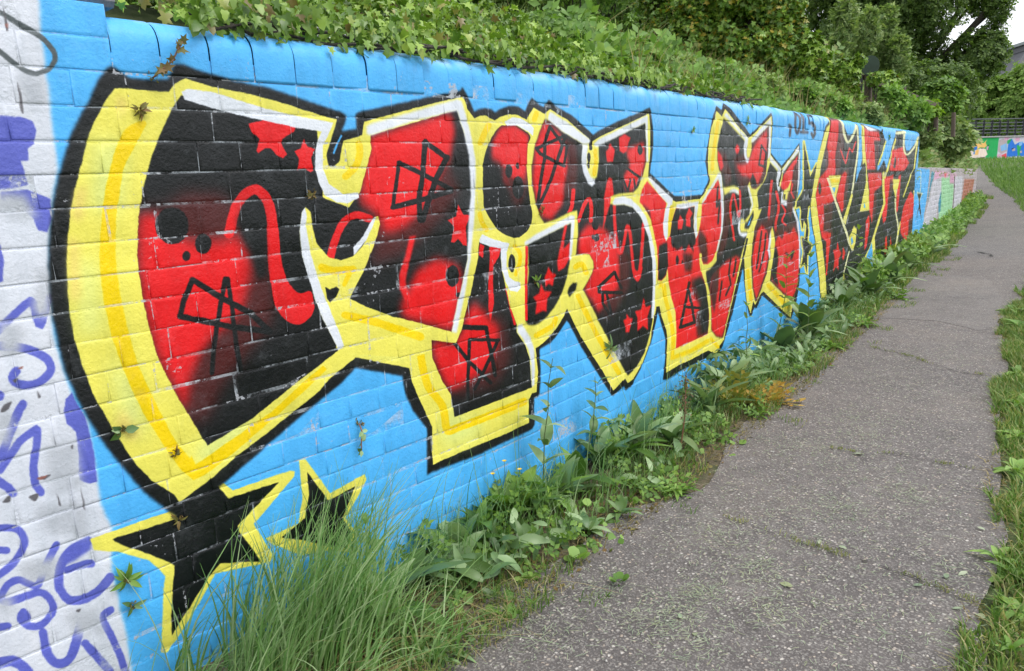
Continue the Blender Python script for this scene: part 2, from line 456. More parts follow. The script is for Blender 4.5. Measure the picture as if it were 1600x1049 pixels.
TALL = """
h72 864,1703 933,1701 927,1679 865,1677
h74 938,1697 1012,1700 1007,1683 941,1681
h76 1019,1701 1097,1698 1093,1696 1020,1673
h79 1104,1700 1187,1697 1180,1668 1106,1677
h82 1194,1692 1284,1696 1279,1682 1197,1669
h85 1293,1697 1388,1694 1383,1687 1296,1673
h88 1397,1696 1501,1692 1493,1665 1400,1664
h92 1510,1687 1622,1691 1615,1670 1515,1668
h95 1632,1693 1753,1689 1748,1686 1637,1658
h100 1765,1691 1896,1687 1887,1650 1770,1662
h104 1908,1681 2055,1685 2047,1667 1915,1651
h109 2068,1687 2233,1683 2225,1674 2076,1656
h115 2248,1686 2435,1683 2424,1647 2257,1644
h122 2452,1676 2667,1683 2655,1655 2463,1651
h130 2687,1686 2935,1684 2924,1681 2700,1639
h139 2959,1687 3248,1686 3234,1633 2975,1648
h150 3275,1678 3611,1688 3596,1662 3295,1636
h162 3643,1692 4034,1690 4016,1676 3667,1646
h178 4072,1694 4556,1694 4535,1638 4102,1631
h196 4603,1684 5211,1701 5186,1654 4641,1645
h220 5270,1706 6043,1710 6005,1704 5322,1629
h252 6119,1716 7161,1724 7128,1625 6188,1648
V39 355,1866 392,1875 431,1884 470,1894 512,1904 555,1914 600,1925 646,1937 695,1948 688,1898 681,1848 674,1797 666,1745 659,1694 652,1623 650,1551 646,1459 644,1402 643,1344 627,1296 610,1228 597,1159 586,1069 581,991 586,931 592,870 604,807 621,776 622,663 620,569 625,540 637,504 626,436 620,395 625,346 626,290 631,227 629,120 622,49 616,-24 609,-97 603,-171 596,-245 589,-321 532,-276 478,-234 426,-194 377,-156 330,-120 285,-85 243,-52 202,-21 163,9 126,38 90,66 55,93 64,145 73,197 82,249 91,301 99,352 108,403 116,454 125,505 134,555 142,605 150,655 159,705 167,754 175,803 184,852 192,900 200,949 208,997 216,1044 224,1092 232,1139 240,1186 248,1233 256,1280 264,1326 272,1372 280,1418 287,1464 295,1510 303,1555 310,1600 318,1645 325,1689 333,1734 340,1778 348,1822
g26 535,1660 568,1655 578,1653 585,1650 603,1637 633,1620 648,1611 655,1604 661,1594 664,1589 666,1583 666,1578 665,1574 663,1569 659,1563 656,1559 653,1556 650,1554 642,1551 631,1547 626,1546 621,1547 616,1548 612,1550 595,1564 542,1609 540,1610 537,1609 534,1606 534,1603 535,1601 595,1550 606,1541 611,1538 617,1536 624,1536 631,1537 638,1539 649,1543 653,1545 658,1549 663,1553 667,1558 671,1565 675,1572 677,1580 676,1588 674,1595 667,1607 660,1616 649,1624 640,1630 609,1647 591,1659 583,1662 572,1665 539,1670 537,1670 534,1668 532,1664 533,1661
U17 383,778 397,812 407,834 416,851 426,862 439,873 451,884 460,900 460,920 455,939 446,966 443,970 437,972 432,969 429,963 430,958 439,932 443,917 443,906 439,899 415,879 403,864 393,845 383,823 368,789 367,784 369,777 374,773 380,774
U20 549,1453 584,1452 607,1444 612,1425 604,1397 589,1386 587,1362 572,1362 576,1336 580,1312 554,1306 502,1301 503,1378
U20 527,1299 576,1302 618,1280 614,1238 601,1209 584,1216 578,1240 564,1257 537,1272 525,1285
U20 486,1197 508,1191 510,1166 501,1115 472,1106
U18 458,986 485,1009 515,1035 531,1047 548,1058 543,1059 542,1061 546,1018 547,1008 560,1001 567,1011 581,1046 590,1064 591,1068 590,1074 585,1076 580,1075 577,1072 567,1053 554,1019 554,1017 562,1015 559,1040 558,1061 556,1068 552,1073 545,1075 531,1067 507,1049 477,1022 450,1000 448,996 447,991 450,986 454,985
U18 440,979 474,972 504,962 514,958 523,953 532,947 540,941 546,936 551,930 554,924 556,919 556,915 555,912 552,908 547,903 543,900 538,897 532,895 525,894 519,894 513,895 507,897 501,899 498,901 496,903 495,906 502,914 505,917 505,924 502,929 496,930 492,928 487,923 483,919 479,912 479,904 481,898 484,891 489,886 495,882 503,878 511,876 519,875 527,875 535,876 543,879 551,883 558,888 564,894 570,902 573,912 572,923 569,932 564,941 558,949 550,957 540,964 530,970 520,975 509,980 498,984 477,989 443,997 440,997 435,993 434,987 437,982
U27 467,871 465,867 463,864 459,863 455,863 451,865 448,868 446,872 446,876 448,880 450,883 454,885 458,885 462,883 465,880 467,876
U18 492,851 480,835 471,819 455,790 442,764 439,757 435,753 424,744 421,741 420,734 423,729 428,726 432,728 445,738 451,744 455,752 469,779 484,807 493,822 504,838 506,843 505,849 501,854 495,854
U18 439,707 454,725 466,739 478,752 484,757 490,762 497,766 516,775 513,775 509,781 504,759 495,727 491,710 487,685 486,669 487,661 489,653 496,636 498,632 503,630 508,632 510,638 509,643 503,658 502,663 502,674 505,696 508,713 512,729 520,760 524,776 524,784 517,793 510,792 483,778 475,773 468,766 462,760 438,731 429,720 427,716 428,710 431,706 436,705
U18 410,700 424,680 436,667 442,653 445,648 451,646 456,649 458,655 457,661 452,673 449,679 445,683 436,694 422,713 419,716 413,716 409,712 408,705
U22 597,848 603,824 616,785 621,739 623,686 619,630 620,625 603,626 590,635 583,643 590,697 593,755 577,780 575,810 582,837
U19 391,586 426,576 437,570 440,568 443,565 445,561 448,553 449,549 449,546 448,542 446,538 444,532 440,526 428,513 422,507 416,503 410,500 396,494 390,493 373,490 370,489 368,484 369,479 372,474 376,473 394,476 401,478 416,483 423,487 431,492 438,498 445,506 450,514 455,521 459,528 461,534 462,541 462,548 461,556 459,563 456,570 452,576 447,581 442,585 437,588 428,593 392,602 389,602 386,598 385,593 388,588
U18 394,536 418,526 421,525 425,528 426,533 424,538 421,541 397,551 394,551 390,548 390,543 392,538
U19 508,514 487,486 480,475 474,464 464,443 460,438 461,438 450,449 439,461 432,466 425,468 418,469 411,467 405,465 400,460 395,455 391,448 389,442 387,435 387,428 390,419 397,412 405,409 414,408 433,406 460,405 466,403 469,399 473,392 477,385 479,378 479,372 479,367 478,361 476,357 471,353 465,348 458,345 452,344 448,344 443,347 438,350 432,356 431,359 429,363 431,369 435,376 436,380 434,386 430,391 425,391 423,388 419,380 417,374 415,367 417,359 419,352 423,345 427,339 433,335 440,330 447,327 455,325 464,327 472,331 480,336 487,343 491,351 493,360 494,369 492,379 489,389 485,400 479,410 470,419 460,423 450,424 432,424 413,426 405,427 400,428 400,428 401,433 403,437 406,442 409,446 413,449 416,450 421,451 425,451 429,450 432,447 443,436 456,423 463,420 471,423 476,431 486,453 492,463 499,473 520,501 521,505 520,511 517,516 512,517
U29 440,362 438,356 434,351 429,349 424,350 419,354 416,360 414,368 414,375 416,382 420,387 424,389 430,388 434,384 438,378 440,370
U19 363,365 394,353 398,353 402,357 402,364 399,370 395,373 364,384 360,384 356,381 356,374 359,367
U20 578,502 549,497 538,494 530,489 522,482 516,475 510,468 506,460 503,451 498,428 497,419 496,410 497,401 500,391 503,381 508,371 513,361 520,354 528,349 536,346 545,344 554,343 565,343 576,345 586,348 597,353 621,372 624,377 624,385 619,392 612,395 607,394 585,375 577,371 568,369 559,367 550,367 543,367 537,369 532,371 528,373 525,376 522,381 519,387 517,395 515,401 515,407 516,419 520,440 522,446 525,452 530,458 535,463 541,468 548,472 556,475 583,479 587,481 590,487 588,495 583,501
U30 584,494 584,469 542,455 522,453 520,478 545,495
U20 580,443 566,447 559,448 526,449 522,448 520,443 520,437 524,432 528,431 561,429 566,428 579,424 582,424 586,428 587,434 584,440
U20 449,318 448,280 449,267 452,254 455,243 460,232 467,222 475,215 484,210 494,209 503,212 512,220 519,232 530,255 535,266 546,293 547,299 544,307 538,312 531,312 528,308 518,281 502,249 497,239 492,234 488,233 484,234 480,236 476,239 474,243 471,249 469,257 467,265 466,276 466,312 465,318 461,325 455,327 450,323
U21 530,242 574,142 577,137 584,133 589,135 591,142 589,149 545,249 542,253 536,257 530,254 528,248
U21 602,310 590,307 582,303 577,293 577,280 580,265 593,210 599,184 606,130 608,125 612,119 618,118 622,122 622,127 617,168 615,183 609,211 593,278 592,284 593,286 598,288 609,291 612,293 613,299 611,306 606,310
U19 357,275 373,273 382,271 388,268 393,263 397,257 401,248 405,237 408,222 411,202 415,169 418,162 424,154 431,153 436,159 436,166 432,200 429,222 424,242 419,257 412,270 404,282 395,291 383,297 371,300 355,302 350,301 346,294 347,285 352,277
q80 525,1300 571,1292 588,1243 538,1233 507,1262
q83 572,1134 595,1117 578,1020 545,1040
q82 484,1036 528,1007 506,948 468,969
q88 525,738 591,734 586,626 520,618 522,678
q89 481,617 531,602 583,587 584,498 497,549
q83 455,846 476,826 460,758 435,780
q88 437,497 513,480 497,431 443,448
q94 505,338 573,321 584,248 523,271
q86 392,440 414,422 406,387 379,408
q79 596,1535 644,1531 642,1472 593,1467
x23 479,639 482,639 491,640 495,640 497,638 497,636 496,632 491,625 490,623 488,623 486,623 482,629 478,635 478,637
x23 434,649 440,652 443,652 444,651 444,649 443,643 442,641 441,639 438,639 435,639 429,641 428,642 428,643 429,645
x22 487,902 491,904 496,904 497,904 496,900 492,895 491,894 490,895 489,896 487,900
x24 576,726 578,727 581,728 582,727 582,723 580,717 578,719
x23 500,674 510,675 525,674 528,673 528,672 526,670 518,667 514,666 511,667 506,668 500,673
x21 592,1522 593,1522 593,1518 595,1496 595,1474 594,1462 593,1460 592,1458 591,1458 590,1460 589,1465 590,1488
x24 532,626 534,617 537,601 538,596 538,594 537,594 535,595 534,596 533,599 532,618
x25 529,334 533,336 539,336 541,335 541,334 540,332 538,328 537,327 535,328 531,331 530,333
x22 462,851 465,853 473,856 476,857 478,857 478,855 475,848 471,842 464,838 457,837 456,837 455,839 456,842 460,848
x23 529,868 531,864 534,857 535,854 534,853 533,852 530,852 529,853 529,863
x24 583,627 585,580 585,571 585,567 584,566 583,568 582,572 582,577 582,599
x20 590,1675 590,1669 591,1632 590,1625 590,1623 588,1622 587,1622 586,1623 586,1627 587,1647
z23 500,674 508,675 521,674 521,674 520,672 515,669 508,668 504,668 501,670 499,671 499,673
z22 500,925 509,928 511,928 511,928 511,926 508,923 502,924
z20 586,1635 588,1637 592,1639 592,1639 592,1635 590,1629 589,1628 589,1628 587,1631
Y21 585,493 646,493 709,493 776,493 815,477 912,517 923,519 948,488 1033,488 1124,487 1142,479 1138,465 1066,417 997,372 1041,263 1034,242 965,256 870,277 806,203 746,145 716,123 704,131 720,220 735,309 741,329 708,386 643,436 588,464
K37 776,1563 790,1570 803,1558 827,1545 879,1544 915,1547 930,1575 937,1584 955,1586 986,1576 1093,1554 1180,1545 1259,1526 1344,1506 1410,1491 1432,1482 1423,1457 1409,1435 1465,1443 1467,1485 1477,1491 1663,1528 1783,1552 1912,1576 1925,1589 1945,1564 1975,1510 2002,1520 2032,1525 2066,1522 2086,1512 2112,1524 2167,1538 2219,1538 2260,1523 2286,1557 2307,1574 2347,1552 2379,1542 2411,1572 2475,1546 2575,1519 2738,1447 2787,1466 2964,1511 3152,1552 3273,1583 3287,1569 3306,1484 3305,1401 3290,1332 3271,1281 3389,1229 3555,1160 3692,1152 3906,1152 3997,1215 4006,1236 3958,1327 3984,1413 4065,1583 4121,1633 4191,1612 4236,1653 4357,1620 4698,1489 4887,1553 5108,1638 5131,1618 5165,1545 5135,1378 5399,1291 5603,1356 5852,1454 5909,1276 5888,1143 5798,976 5879,899 5950,767 5999,599 5988,449 5946,318 5848,191 5746,128 5496,234 5018,430 4896,361 4854,372 4790,330 4750,333 4679,442 4636,561 4602,672 4526,555 4426,417 4349,329 4253,231 4210,208 4169,169 4015,214 3584,218 3446,212 3399,226 3432,326 3441,433 3350,590 3274,456 3150,338 3046,276 2993,270 2968,295 2866,274 2848,285 2717,428 2596,561 2507,683 2488,697 2434,656 2367,626 2292,614 2294,519 2276,425 2245,423 2238,315 2221,302 2052,299 1900,295 1669,304 1645,302 1656,396 1659,464 1601,547 1576,612 1570,668 1388,735 1324,696 1249,666 1167,629 1088,593 1013,559 913,513 831,471 790,472 772,493 722,562 684,635 652,700 627,764 605,836 591,896 587,958 584,1019 585,1070 592,1136 604,1202 622,1273 639,1322 678,1414 702,1452 725,1486 751,1533
K21 633,474 707,470 785,467 819,510 893,538 933,471 1008,468 1088,464 1017,424 949,385 952,367 992,283 1005,255 887,302 865,287 835,260 785,211 737,163 743,221 767,347 752,364 711,402 637,464
Y24 1160,507 1180,505 1253,373 1387,390 1392,369 1300,274 1333,212 1323,189 1295,162 1220,198 1132,220 1044,293 1027,316 1134,321 1156,389
K24 1182,464 1244,351 1346,363 1288,278 1316,218 1297,176 1228,207 1164,252 1076,300 1157,328 1180,395
Y28 787,1522 767,1498 741,1460 718,1420 675,1314 653,1249 637,1182 629,1132 622,1065 619,1013 621,967 628,901 640,833 662,768 687,697 713,634 741,588 793,530 803,506 812,508 848,525 878,534 969,578 1067,615 1157,654 1252,695 1287,720 1391,767 1493,728 1602,687 1609,637 1644,554 1683,464 1674,328 1859,332 2062,329 2202,334 2212,428 2230,448 2260,445 2277,523 2267,622 2315,633 2369,652 2431,688 2470,716 2496,744 2589,616 2674,519 2776,412 2867,299 2982,330 3007,302 3074,308 3164,358 3259,452 3321,621 3370,617 3392,560 3449,479 3464,425 3439,252 3601,257 3746,250 4014,253 4158,199 4199,242 4273,267 4304,329 4478,570 4584,727 4622,832 4648,559 4693,431 4776,346 4824,420 4867,387 4988,447 5045,452 5744,148 5821,271 5936,405 5963,502 5939,704 5861,900 5780,977 5869,1144 5881,1276 5836,1435 5604,1343 5401,1269 5129,1369 5151,1545 5116,1618 4711,1478 4663,1469 4471,1536 4252,1622 4202,1578 4122,1606 4038,1510 4002,1423 3995,1340 4001,1274 4025,1225 4007,1204 3942,1157 3880,1131 3571,1130 3532,1142 3257,1263 3257,1281 3277,1389 3278,1484 3266,1557 3012,1495 2785,1440 2726,1420 2551,1498 2422,1539 2382,1519 2313,1539 2283,1513 2266,1494 2217,1508 2165,1511 2110,1498 2081,1486 2031,1502 2001,1499 1974,1489 1944,1518 1922,1558 1910,1557 1688,1510 1496,1466 1485,1427 1415,1410 1395,1354 1373,1336 1356,1340 1352,1370 1399,1469 1341,1480 1236,1505 1132,1525 1028,1538 958,1553 952,1551 931,1541 911,1519 847,1521
b18 1405,1425 1391,1405 1374,1376 1374,1375 1375,1373 1377,1373 1379,1373 1381,1375 1397,1403 1411,1423 1411,1425 1410,1426 1408,1427 1406,1427
j201 731,1413 799,1392 781,1319 764,1247 694,1251 712,1332
j202 653,1154 691,1135 686,1054 681,973 632,967 639,1029 646,1092
j216 687,910 743,835 744,762 745,688 693,752 690,832
j242 853,639 926,661 1003,685 1036,639 955,599 878,561
j282 1366,889 1460,853 1560,814 1606,721 1501,758 1404,792
j327 1733,512 1954,405 1881,353 1721,376
J99 643,1198 659,1182 651,1118 643,1053 627,1056 635,1127
J98 671,1295 695,1308 675,1231 654,1232
J109 698,782 733,708 708,699 679,756
J100 786,1506 813,1493 793,1456
G18 849,1449 848,1443 843,1434 796,1367 789,1356 783,1344 778,1332 774,1320 764,1284 755,1253 749,1229 743,1194 737,1155 735,1135 733,1115 733,1096 733,1054 738,977 744,920 748,893 753,868 759,844 766,820 793,730 806,689 814,670 822,651 850,603 854,592 853,583 849,576 843,572 835,571 828,576 821,585 813,599 805,616 768,705 747,758 739,785 724,839 711,893 707,919 703,943 700,968 698,991 696,1036 696,1079 697,1099 700,1139 702,1158 710,1197 720,1244 726,1265 739,1307 747,1328 764,1372 769,1383 780,1403 791,1421 798,1429 805,1435 814,1441 825,1446 836,1450 845,1451
G21 849,619 857,591 932,617 1010,645 1092,674 1195,730 1272,766 1284,752 1229,722 1148,680 1070,641 971,594 881,558 845,552 828,577
G18 1457,1400 1458,1378 1456,1371 1450,1355 1445,1347 1439,1340 1431,1334 1403,1315 1399,1311 1399,1304 1404,1299 1412,1298 1419,1300 1449,1320 1459,1329 1467,1338 1473,1348 1478,1358 1482,1368 1484,1379 1483,1402 1481,1407 1474,1411 1465,1410 1459,1405
G19 1294,1043 1324,1032 1339,1028 1357,1026 1410,1023 1416,1024 1422,1030 1422,1037 1417,1043 1410,1045 1358,1047 1342,1048 1331,1051 1304,1062 1298,1063 1291,1060 1287,1054 1289,1047
G19 1390,1031 1368,998 1367,994 1369,990 1374,987 1379,988 1382,990 1405,1024 1406,1027 1404,1032 1399,1034 1393,1034
G20 1361,892 1444,862 1480,848 1522,829 1653,770 1661,768 1672,771 1676,778 1673,787 1666,793 1534,851 1491,869 1454,884 1369,913 1362,914 1354,911 1351,903 1355,896
G23 1638,734 1643,681 1646,661 1654,630 1659,614 1668,597 1681,577 1713,537 1723,519 1727,499 1729,452 1734,433 1745,417 1767,409 1800,411 1888,410 1998,409 2187,410 2197,412 2203,421 2198,432 2184,441 2171,443 1984,441 1876,440 1789,440 1766,440 1757,439 1768,433 1765,447 1763,494 1757,521 1743,545 1711,586 1699,603 1692,618 1687,631 1680,659 1677,678 1672,731 1669,737 1660,744 1648,745 1640,740
G22 2036,1474 2009,1445 1986,1412 1985,1407 1990,1401 1999,1398 2009,1401 2014,1405 2036,1437 2062,1465 2064,1470 2061,1476 2052,1479 2042,1478
G23 2313,1521 2299,1497 2298,1493 2304,1488 2314,1486 2325,1489 2330,1493 2344,1517 2344,1522 2339,1527 2328,1528 2317,1526
G22 1966,1164 1973,1138 1978,1128 1990,1112 2001,1102 2005,1099 2014,1099 2020,1101 2023,1106 2020,1111 2004,1127 2000,1133 1996,1141 1989,1166 1987,1170 1980,1173 1972,1172 1967,1168
G27 2579,899 2611,907 2609,908 2620,894 2634,873 2640,868 2653,864 2667,865 2674,870 2673,876 2647,913 2629,925 2601,929 2581,926 2557,919 2551,916 2549,909 2556,902 2569,898
G29 2563,784 2634,687 2708,591 2796,487 2904,370 2913,363 2929,358 2944,359 2951,365 2947,372 2837,491 2748,594 2672,690 2600,787 2594,793 2581,796 2568,795 2562,789
G26 2282,662 2369,675 2396,681 2413,689 2421,699 2427,711 2427,716 2420,723 2408,727 2396,725 2392,721 2387,711 2383,706 2374,701 2351,696 2266,683 2260,680 2257,674 2262,667 2273,662
G34 3360,706 3401,717 3394,719 3400,709 3420,637 3481,526 3501,471 3508,444 3512,419 3511,395 3495,334 3497,328 3508,321 3525,316 3539,317 3543,321 3559,384 3560,410 3549,465 3528,522 3465,634 3445,707 3431,726 3392,737 3363,734 3330,724 3324,721 3324,715 3334,708 3349,705
G37 3528,302 3713,293 3784,291 3922,293 4029,297 4039,300 4043,307 4032,315 4013,322 3998,323 3825,316 3761,315 3693,317 3511,325 3501,324 3495,319 3501,311 3515,304
G39 4044,310 4158,236 4168,231 4186,227 4201,229 4204,235 4198,241 4082,315 4072,319 4055,323 4041,321 4038,315
G35 4119,1552 4062,1410 4042,1337 4038,1288 4041,1284 4053,1279 4069,1279 4082,1282 4086,1287 4090,1335 4101,1381 4168,1550 4166,1555 4155,1559 4139,1559 4124,1556
G42 4669,759 4670,655 4677,613 4714,514 4751,434 4758,428 4777,421 4800,418 4815,421 4817,427 4757,560 4741,606 4734,648 4733,752 4729,757 4713,763 4691,766 4674,763
G47 5113,478 5301,392 5607,245 5629,238 5665,232 5692,234 5698,243 5685,252 5371,401 5178,488 5158,494 5128,498 5105,495 5102,486
K22 942,1513 911,1475 873,1411 842,1349 818,1287 800,1225 785,1140 784,1023 797,901 830,793 864,707 894,632 959,650 1026,669 1093,699 1163,730 1245,764 1331,801 1360,874 1389,948 1446,915 1546,869 1669,825 1802,773 1845,881 1900,1011 1936,1178 1940,1233 1945,1365 1916,1446 1888,1514 1755,1482 1631,1453 1516,1426 1514,1384 1495,1338 1458,1259 1413,1218 1326,1250 1325,1344 1325,1435 1229,1460 1140,1483 1037,1499
[0 942,1513 911,1475 873,1411 842,1349 818,1287 800,1225 785,1140 784,1023 797,901 830,793 864,707 894,632 959,650 1026,669 1093,699 1163,730 1245,764 1331,801 1360,874 1389,948 1446,915 1546,869 1669,825 1802,773 1845,881 1900,1011 1936,1178 1940,1233 1945,1365 1916,1446 1888,1514 1755,1482 1631,1453 1516,1426 1514,1384 1495,1338 1458,1259 1413,1218 1326,1250 1325,1344 1325,1435 1229,1460 1140,1483 1037,1499
D256 785,1246 873,1253 943,1239 1017,1224 1127,1140 1127,1062 1127,982 1029,892 939,824 906,711 844,693 817,772 791,848 766,922 742,993 753,1056 764,1120 775,1183
R144 800,1233 831,1238 851,1226 867,1207 925,1177 976,1183 1031,1195 1056,1160 1077,1093 1077,1033 1038,961 969,921 916,883 882,819 857,741 847,744 832,793 797,901 784,1023 785,1140
D238 1081,1076 1124,1036 1131,928 1065,868 960,784 895,696 873,711 875,804 939,892 1036,944 1058,1010
D190 867,1207 922,1158 1045,1161 1057,1230 1024,1280 923,1288 888,1270
R26 1038,1168 1059,1221 1063,1229 1067,1236 1073,1243 1086,1256 1093,1261 1104,1267 1110,1269 1115,1267 1119,1264 1126,1256 1130,1250 1135,1235 1137,1226 1138,1216 1139,1189 1137,1106 1137,1063 1138,1042 1141,1021 1145,1001 1151,982 1158,965 1166,951 1177,940 1190,933 1201,930 1212,929 1223,930 1235,932 1248,936 1255,940 1259,950 1255,959 1244,965 1235,964 1216,959 1205,959 1197,961 1193,965 1187,975 1182,990 1176,1007 1172,1024 1170,1043 1169,1063 1168,1128 1170,1190 1169,1218 1168,1230 1166,1241 1162,1252 1158,1262 1153,1271 1147,1278 1141,1284 1133,1290 1124,1294 1113,1295 1103,1294 1093,1291 1084,1287 1076,1282 1067,1275 1059,1268 1050,1259 1043,1250 1037,1240 1020,1201 1011,1176 1010,1170 1015,1162 1024,1159 1034,1162
R27 1139,1191 1144,1197 1150,1200 1157,1201 1164,1197 1168,1189 1170,1173 1170,1100 1171,1080 1176,1050 1180,1038 1188,1018 1194,1010 1199,1003 1205,997 1212,992 1218,989 1226,988 1242,991 1249,992 1255,989 1259,982 1261,972 1262,960 1262,948 1260,938 1256,930 1251,923 1244,917 1237,912 1224,904 1216,902 1209,901 1201,901 1194,903 1186,905 1178,909 1171,914 1164,920 1157,927 1151,935 1142,952 1138,962 1134,974 1132,987 1129,1017 1127,1062 1128,1089 1134,1167 1136,1181
K101 1054,1205 1081,1242 1109,1257 1126,1239 1129,1191 1123,1109 1120,1054 1095,1039 1085,1110 1063,1163
R20 1114,1450 1160,1461 1257,1446 1251,1433 1211,1412 1209,1395 1220,1371 1205,1362 1186,1371 1171,1388 1155,1388 1133,1375 1128,1383 1141,1411 1121,1430
R21 1280,1414 1290,1392 1315,1388 1297,1362 1302,1328 1291,1323 1271,1334 1248,1329 1257,1359 1245,1381 1265,1388
K15 919,1200 914,1183 903,1169 888,1160 872,1158 856,1163 845,1174 838,1189 837,1206 842,1223 853,1236 868,1245 884,1248 899,1243 911,1233 919,1218
K16 973,1150 970,1141 964,1133 956,1128 948,1127 940,1130 933,1136 930,1145 929,1154 932,1164 938,1172 946,1177 954,1178 963,1175 969,1169 973,1161
K16 913,1126 911,1121 909,1117 905,1115 901,1114 898,1115 895,1118 893,1123 893,1128 895,1132 897,1136 901,1139 905,1139 908,1138 911,1135 913,1131
K16 873,977 890,1017 890,1020 888,1024 884,1026 880,1025 878,1022 861,983 861,979 862,975 867,974 871,975
K16 890,1016 916,1063 917,1066 915,1070 911,1073 907,1072 904,1069 878,1023 877,1020 879,1015 883,1013 887,1014
K16 905,1061 984,998 987,997 993,998 996,1001 996,1007 994,1010 915,1072 911,1073 906,1073 903,1069 903,1064
K17 984,998 1054,951 1058,950 1063,951 1067,955 1066,960 1063,964 993,1010 989,1012 984,1011 981,1006 981,1001
K17 1052,953 1105,892 1108,890 1114,889 1119,892 1120,898 1118,902 1065,962 1061,965 1056,965 1051,962 1050,957
K17 1113,905 1006,936 1002,936 998,933 996,928 999,923 1002,921 1109,889 1114,889 1118,892 1120,897 1117,902
K16 1007,935 936,962 869,987 866,987 861,985 860,980 861,975 865,973 931,948 1002,921 1006,921 1011,923 1012,928 1010,933
K17 993,1060 967,985 967,982 969,978 973,977 977,978 979,981 1005,1056 1005,1059 1003,1063 999,1064 995,1063
K17 967,985 945,907 945,904 947,901 951,899 955,901 957,903 979,981 979,984 977,987 973,989 969,987
K17 945,907 925,821 925,818 927,814 931,813 935,814 937,817 957,904 957,907 954,910 950,911 946,910
K17 998,1058 1001,978 1001,975 1005,972 1009,972 1012,974 1013,978 1011,1058 1010,1061 1006,1063 1002,1063 999,1061
K17 1001,978 1002,886 1003,883 1006,880 1010,880 1014,882 1015,886 1013,977 1012,980 1009,983 1005,983 1001,981
K17 1002,886 1005,810 1006,807 1009,804 1014,804 1017,806 1018,809 1015,886 1014,889 1010,892 1006,892 1003,889
R158 1515,1418 1624,1444 1739,1472 1863,1502 1879,1447 1841,1343 1797,1250 1718,1181 1644,1131 1563,1117 1518,1129 1530,1173 1510,1194 1455,1229 1465,1263 1489,1324 1513,1375
D241 1451,1245 1570,1278 1698,1314 1835,1353 1887,1246 1789,1155 1638,1063 1530,1044 1466,1032 1515,1145
R158 1515,1418 1619,1441 1729,1466 1847,1492 1842,1426 1810,1333 1768,1251 1691,1183 1618,1141 1539,1133 1529,1183 1462,1235 1489,1324 1513,1375
R171 1666,1004 1755,1035 1858,998 1873,920 1829,807 1802,773 1588,858 1582,903 1627,953
R31 1643,1114 1670,1114 1635,1033 1613,973 1625,926 1634,899 1604,912 1584,952 1589,1001 1618,1055
K22 1855,960 1851,946 1843,935 1833,928 1821,927 1809,931 1800,940 1795,953 1794,968 1797,981 1805,993 1815,999 1827,1001 1838,997 1848,988 1853,975
K22 1857,895 1856,892 1853,889 1850,888 1845,888 1841,889 1838,891 1836,895 1835,898 1836,901 1839,904 1843,905 1847,905 1851,904 1854,902 1857,898
R26 1872,1204 1894,1168 1932,1163 1903,1126 1904,1059 1885,1063 1862,1087 1845,1076 1827,1079 1847,1130 1815,1154 1859,1164
K20 1612,1346 1575,1212 1575,1209 1578,1206 1584,1205 1588,1207 1590,1210 1627,1345 1627,1347 1624,1351 1618,1351 1613,1349
K20 1584,1201 1731,1222 1736,1223 1740,1228 1738,1234 1732,1238 1726,1238 1581,1217 1576,1215 1572,1210 1573,1205 1579,1202
K21 1731,1222 1845,1242 1850,1244 1854,1249 1852,1255 1845,1258 1839,1258 1726,1238 1721,1236 1717,1231 1719,1225 1725,1222
K20 1615,1339 1717,1299 1721,1299 1728,1300 1731,1305 1730,1309 1726,1312 1624,1352 1620,1352 1614,1351 1610,1346 1611,1342
K21 1716,1300 1837,1248 1842,1247 1849,1248 1852,1253 1852,1258 1848,1261 1727,1312 1722,1313 1715,1311 1712,1307 1713,1302
K20 1725,1411 1708,1315 1709,1311 1714,1307 1722,1306 1728,1309 1730,1313 1748,1410 1747,1414 1742,1418 1734,1418 1728,1415
K20 1708,1315 1684,1235 1685,1231 1689,1227 1696,1225 1703,1228 1706,1232 1730,1312 1730,1316 1726,1321 1718,1322 1711,1319
K20 1684,1234 1680,1162 1681,1158 1687,1154 1695,1154 1701,1157 1703,1161 1706,1233 1705,1237 1700,1241 1692,1241 1686,1238
K20 1729,1402 1822,1351 1828,1349 1836,1350 1841,1355 1841,1361 1838,1364 1744,1415 1739,1416 1731,1415 1726,1411 1726,1405
K21 1819,1364 1763,1294 1761,1290 1764,1284 1772,1281 1780,1282 1785,1286 1842,1355 1844,1360 1841,1366 1833,1369 1824,1367
K21 1762,1293 1691,1165 1690,1160 1694,1155 1702,1152 1710,1154 1714,1157 1786,1287 1787,1291 1783,1297 1775,1299 1766,1297
R19 1344,1071 1358,1105 1364,1117 1377,1139 1391,1158 1404,1171 1417,1179 1423,1181 1437,1183 1443,1183 1451,1181 1479,1170 1486,1168 1496,1171 1500,1178 1498,1186 1493,1190 1462,1202 1449,1205 1436,1206 1425,1205 1414,1202 1403,1198 1393,1193 1384,1187 1368,1171 1353,1150 1339,1126 1333,1113 1318,1079 1318,1074 1322,1067 1331,1064 1339,1066
]0 
Y23 1251,1215 1265,1228 1280,1213 1281,1177 1290,1125 1327,1079 1369,1067 1414,1074 1456,1103 1487,1143 1506,1184 1524,1187 1526,1161 1513,1129 1492,1092 1447,1022 1403,967 1389,948 1512,864 1405,802 1331,801 1287,902 1264,973 1249,1047 1237,1094 1236,1162
Y25 1389,948 1446,915 1546,869 1669,825 1801,771 1810,729 1781,718 1606,721 1500,748 1402,773 1322,809 1345,911
G19 1294,1043 1323,1031 1338,1027 1357,1025 1410,1022 1417,1024 1423,1029 1423,1037 1417,1044 1410,1046 1358,1048 1342,1049 1331,1052 1305,1062 1298,1064 1290,1061 1286,1054 1289,1046
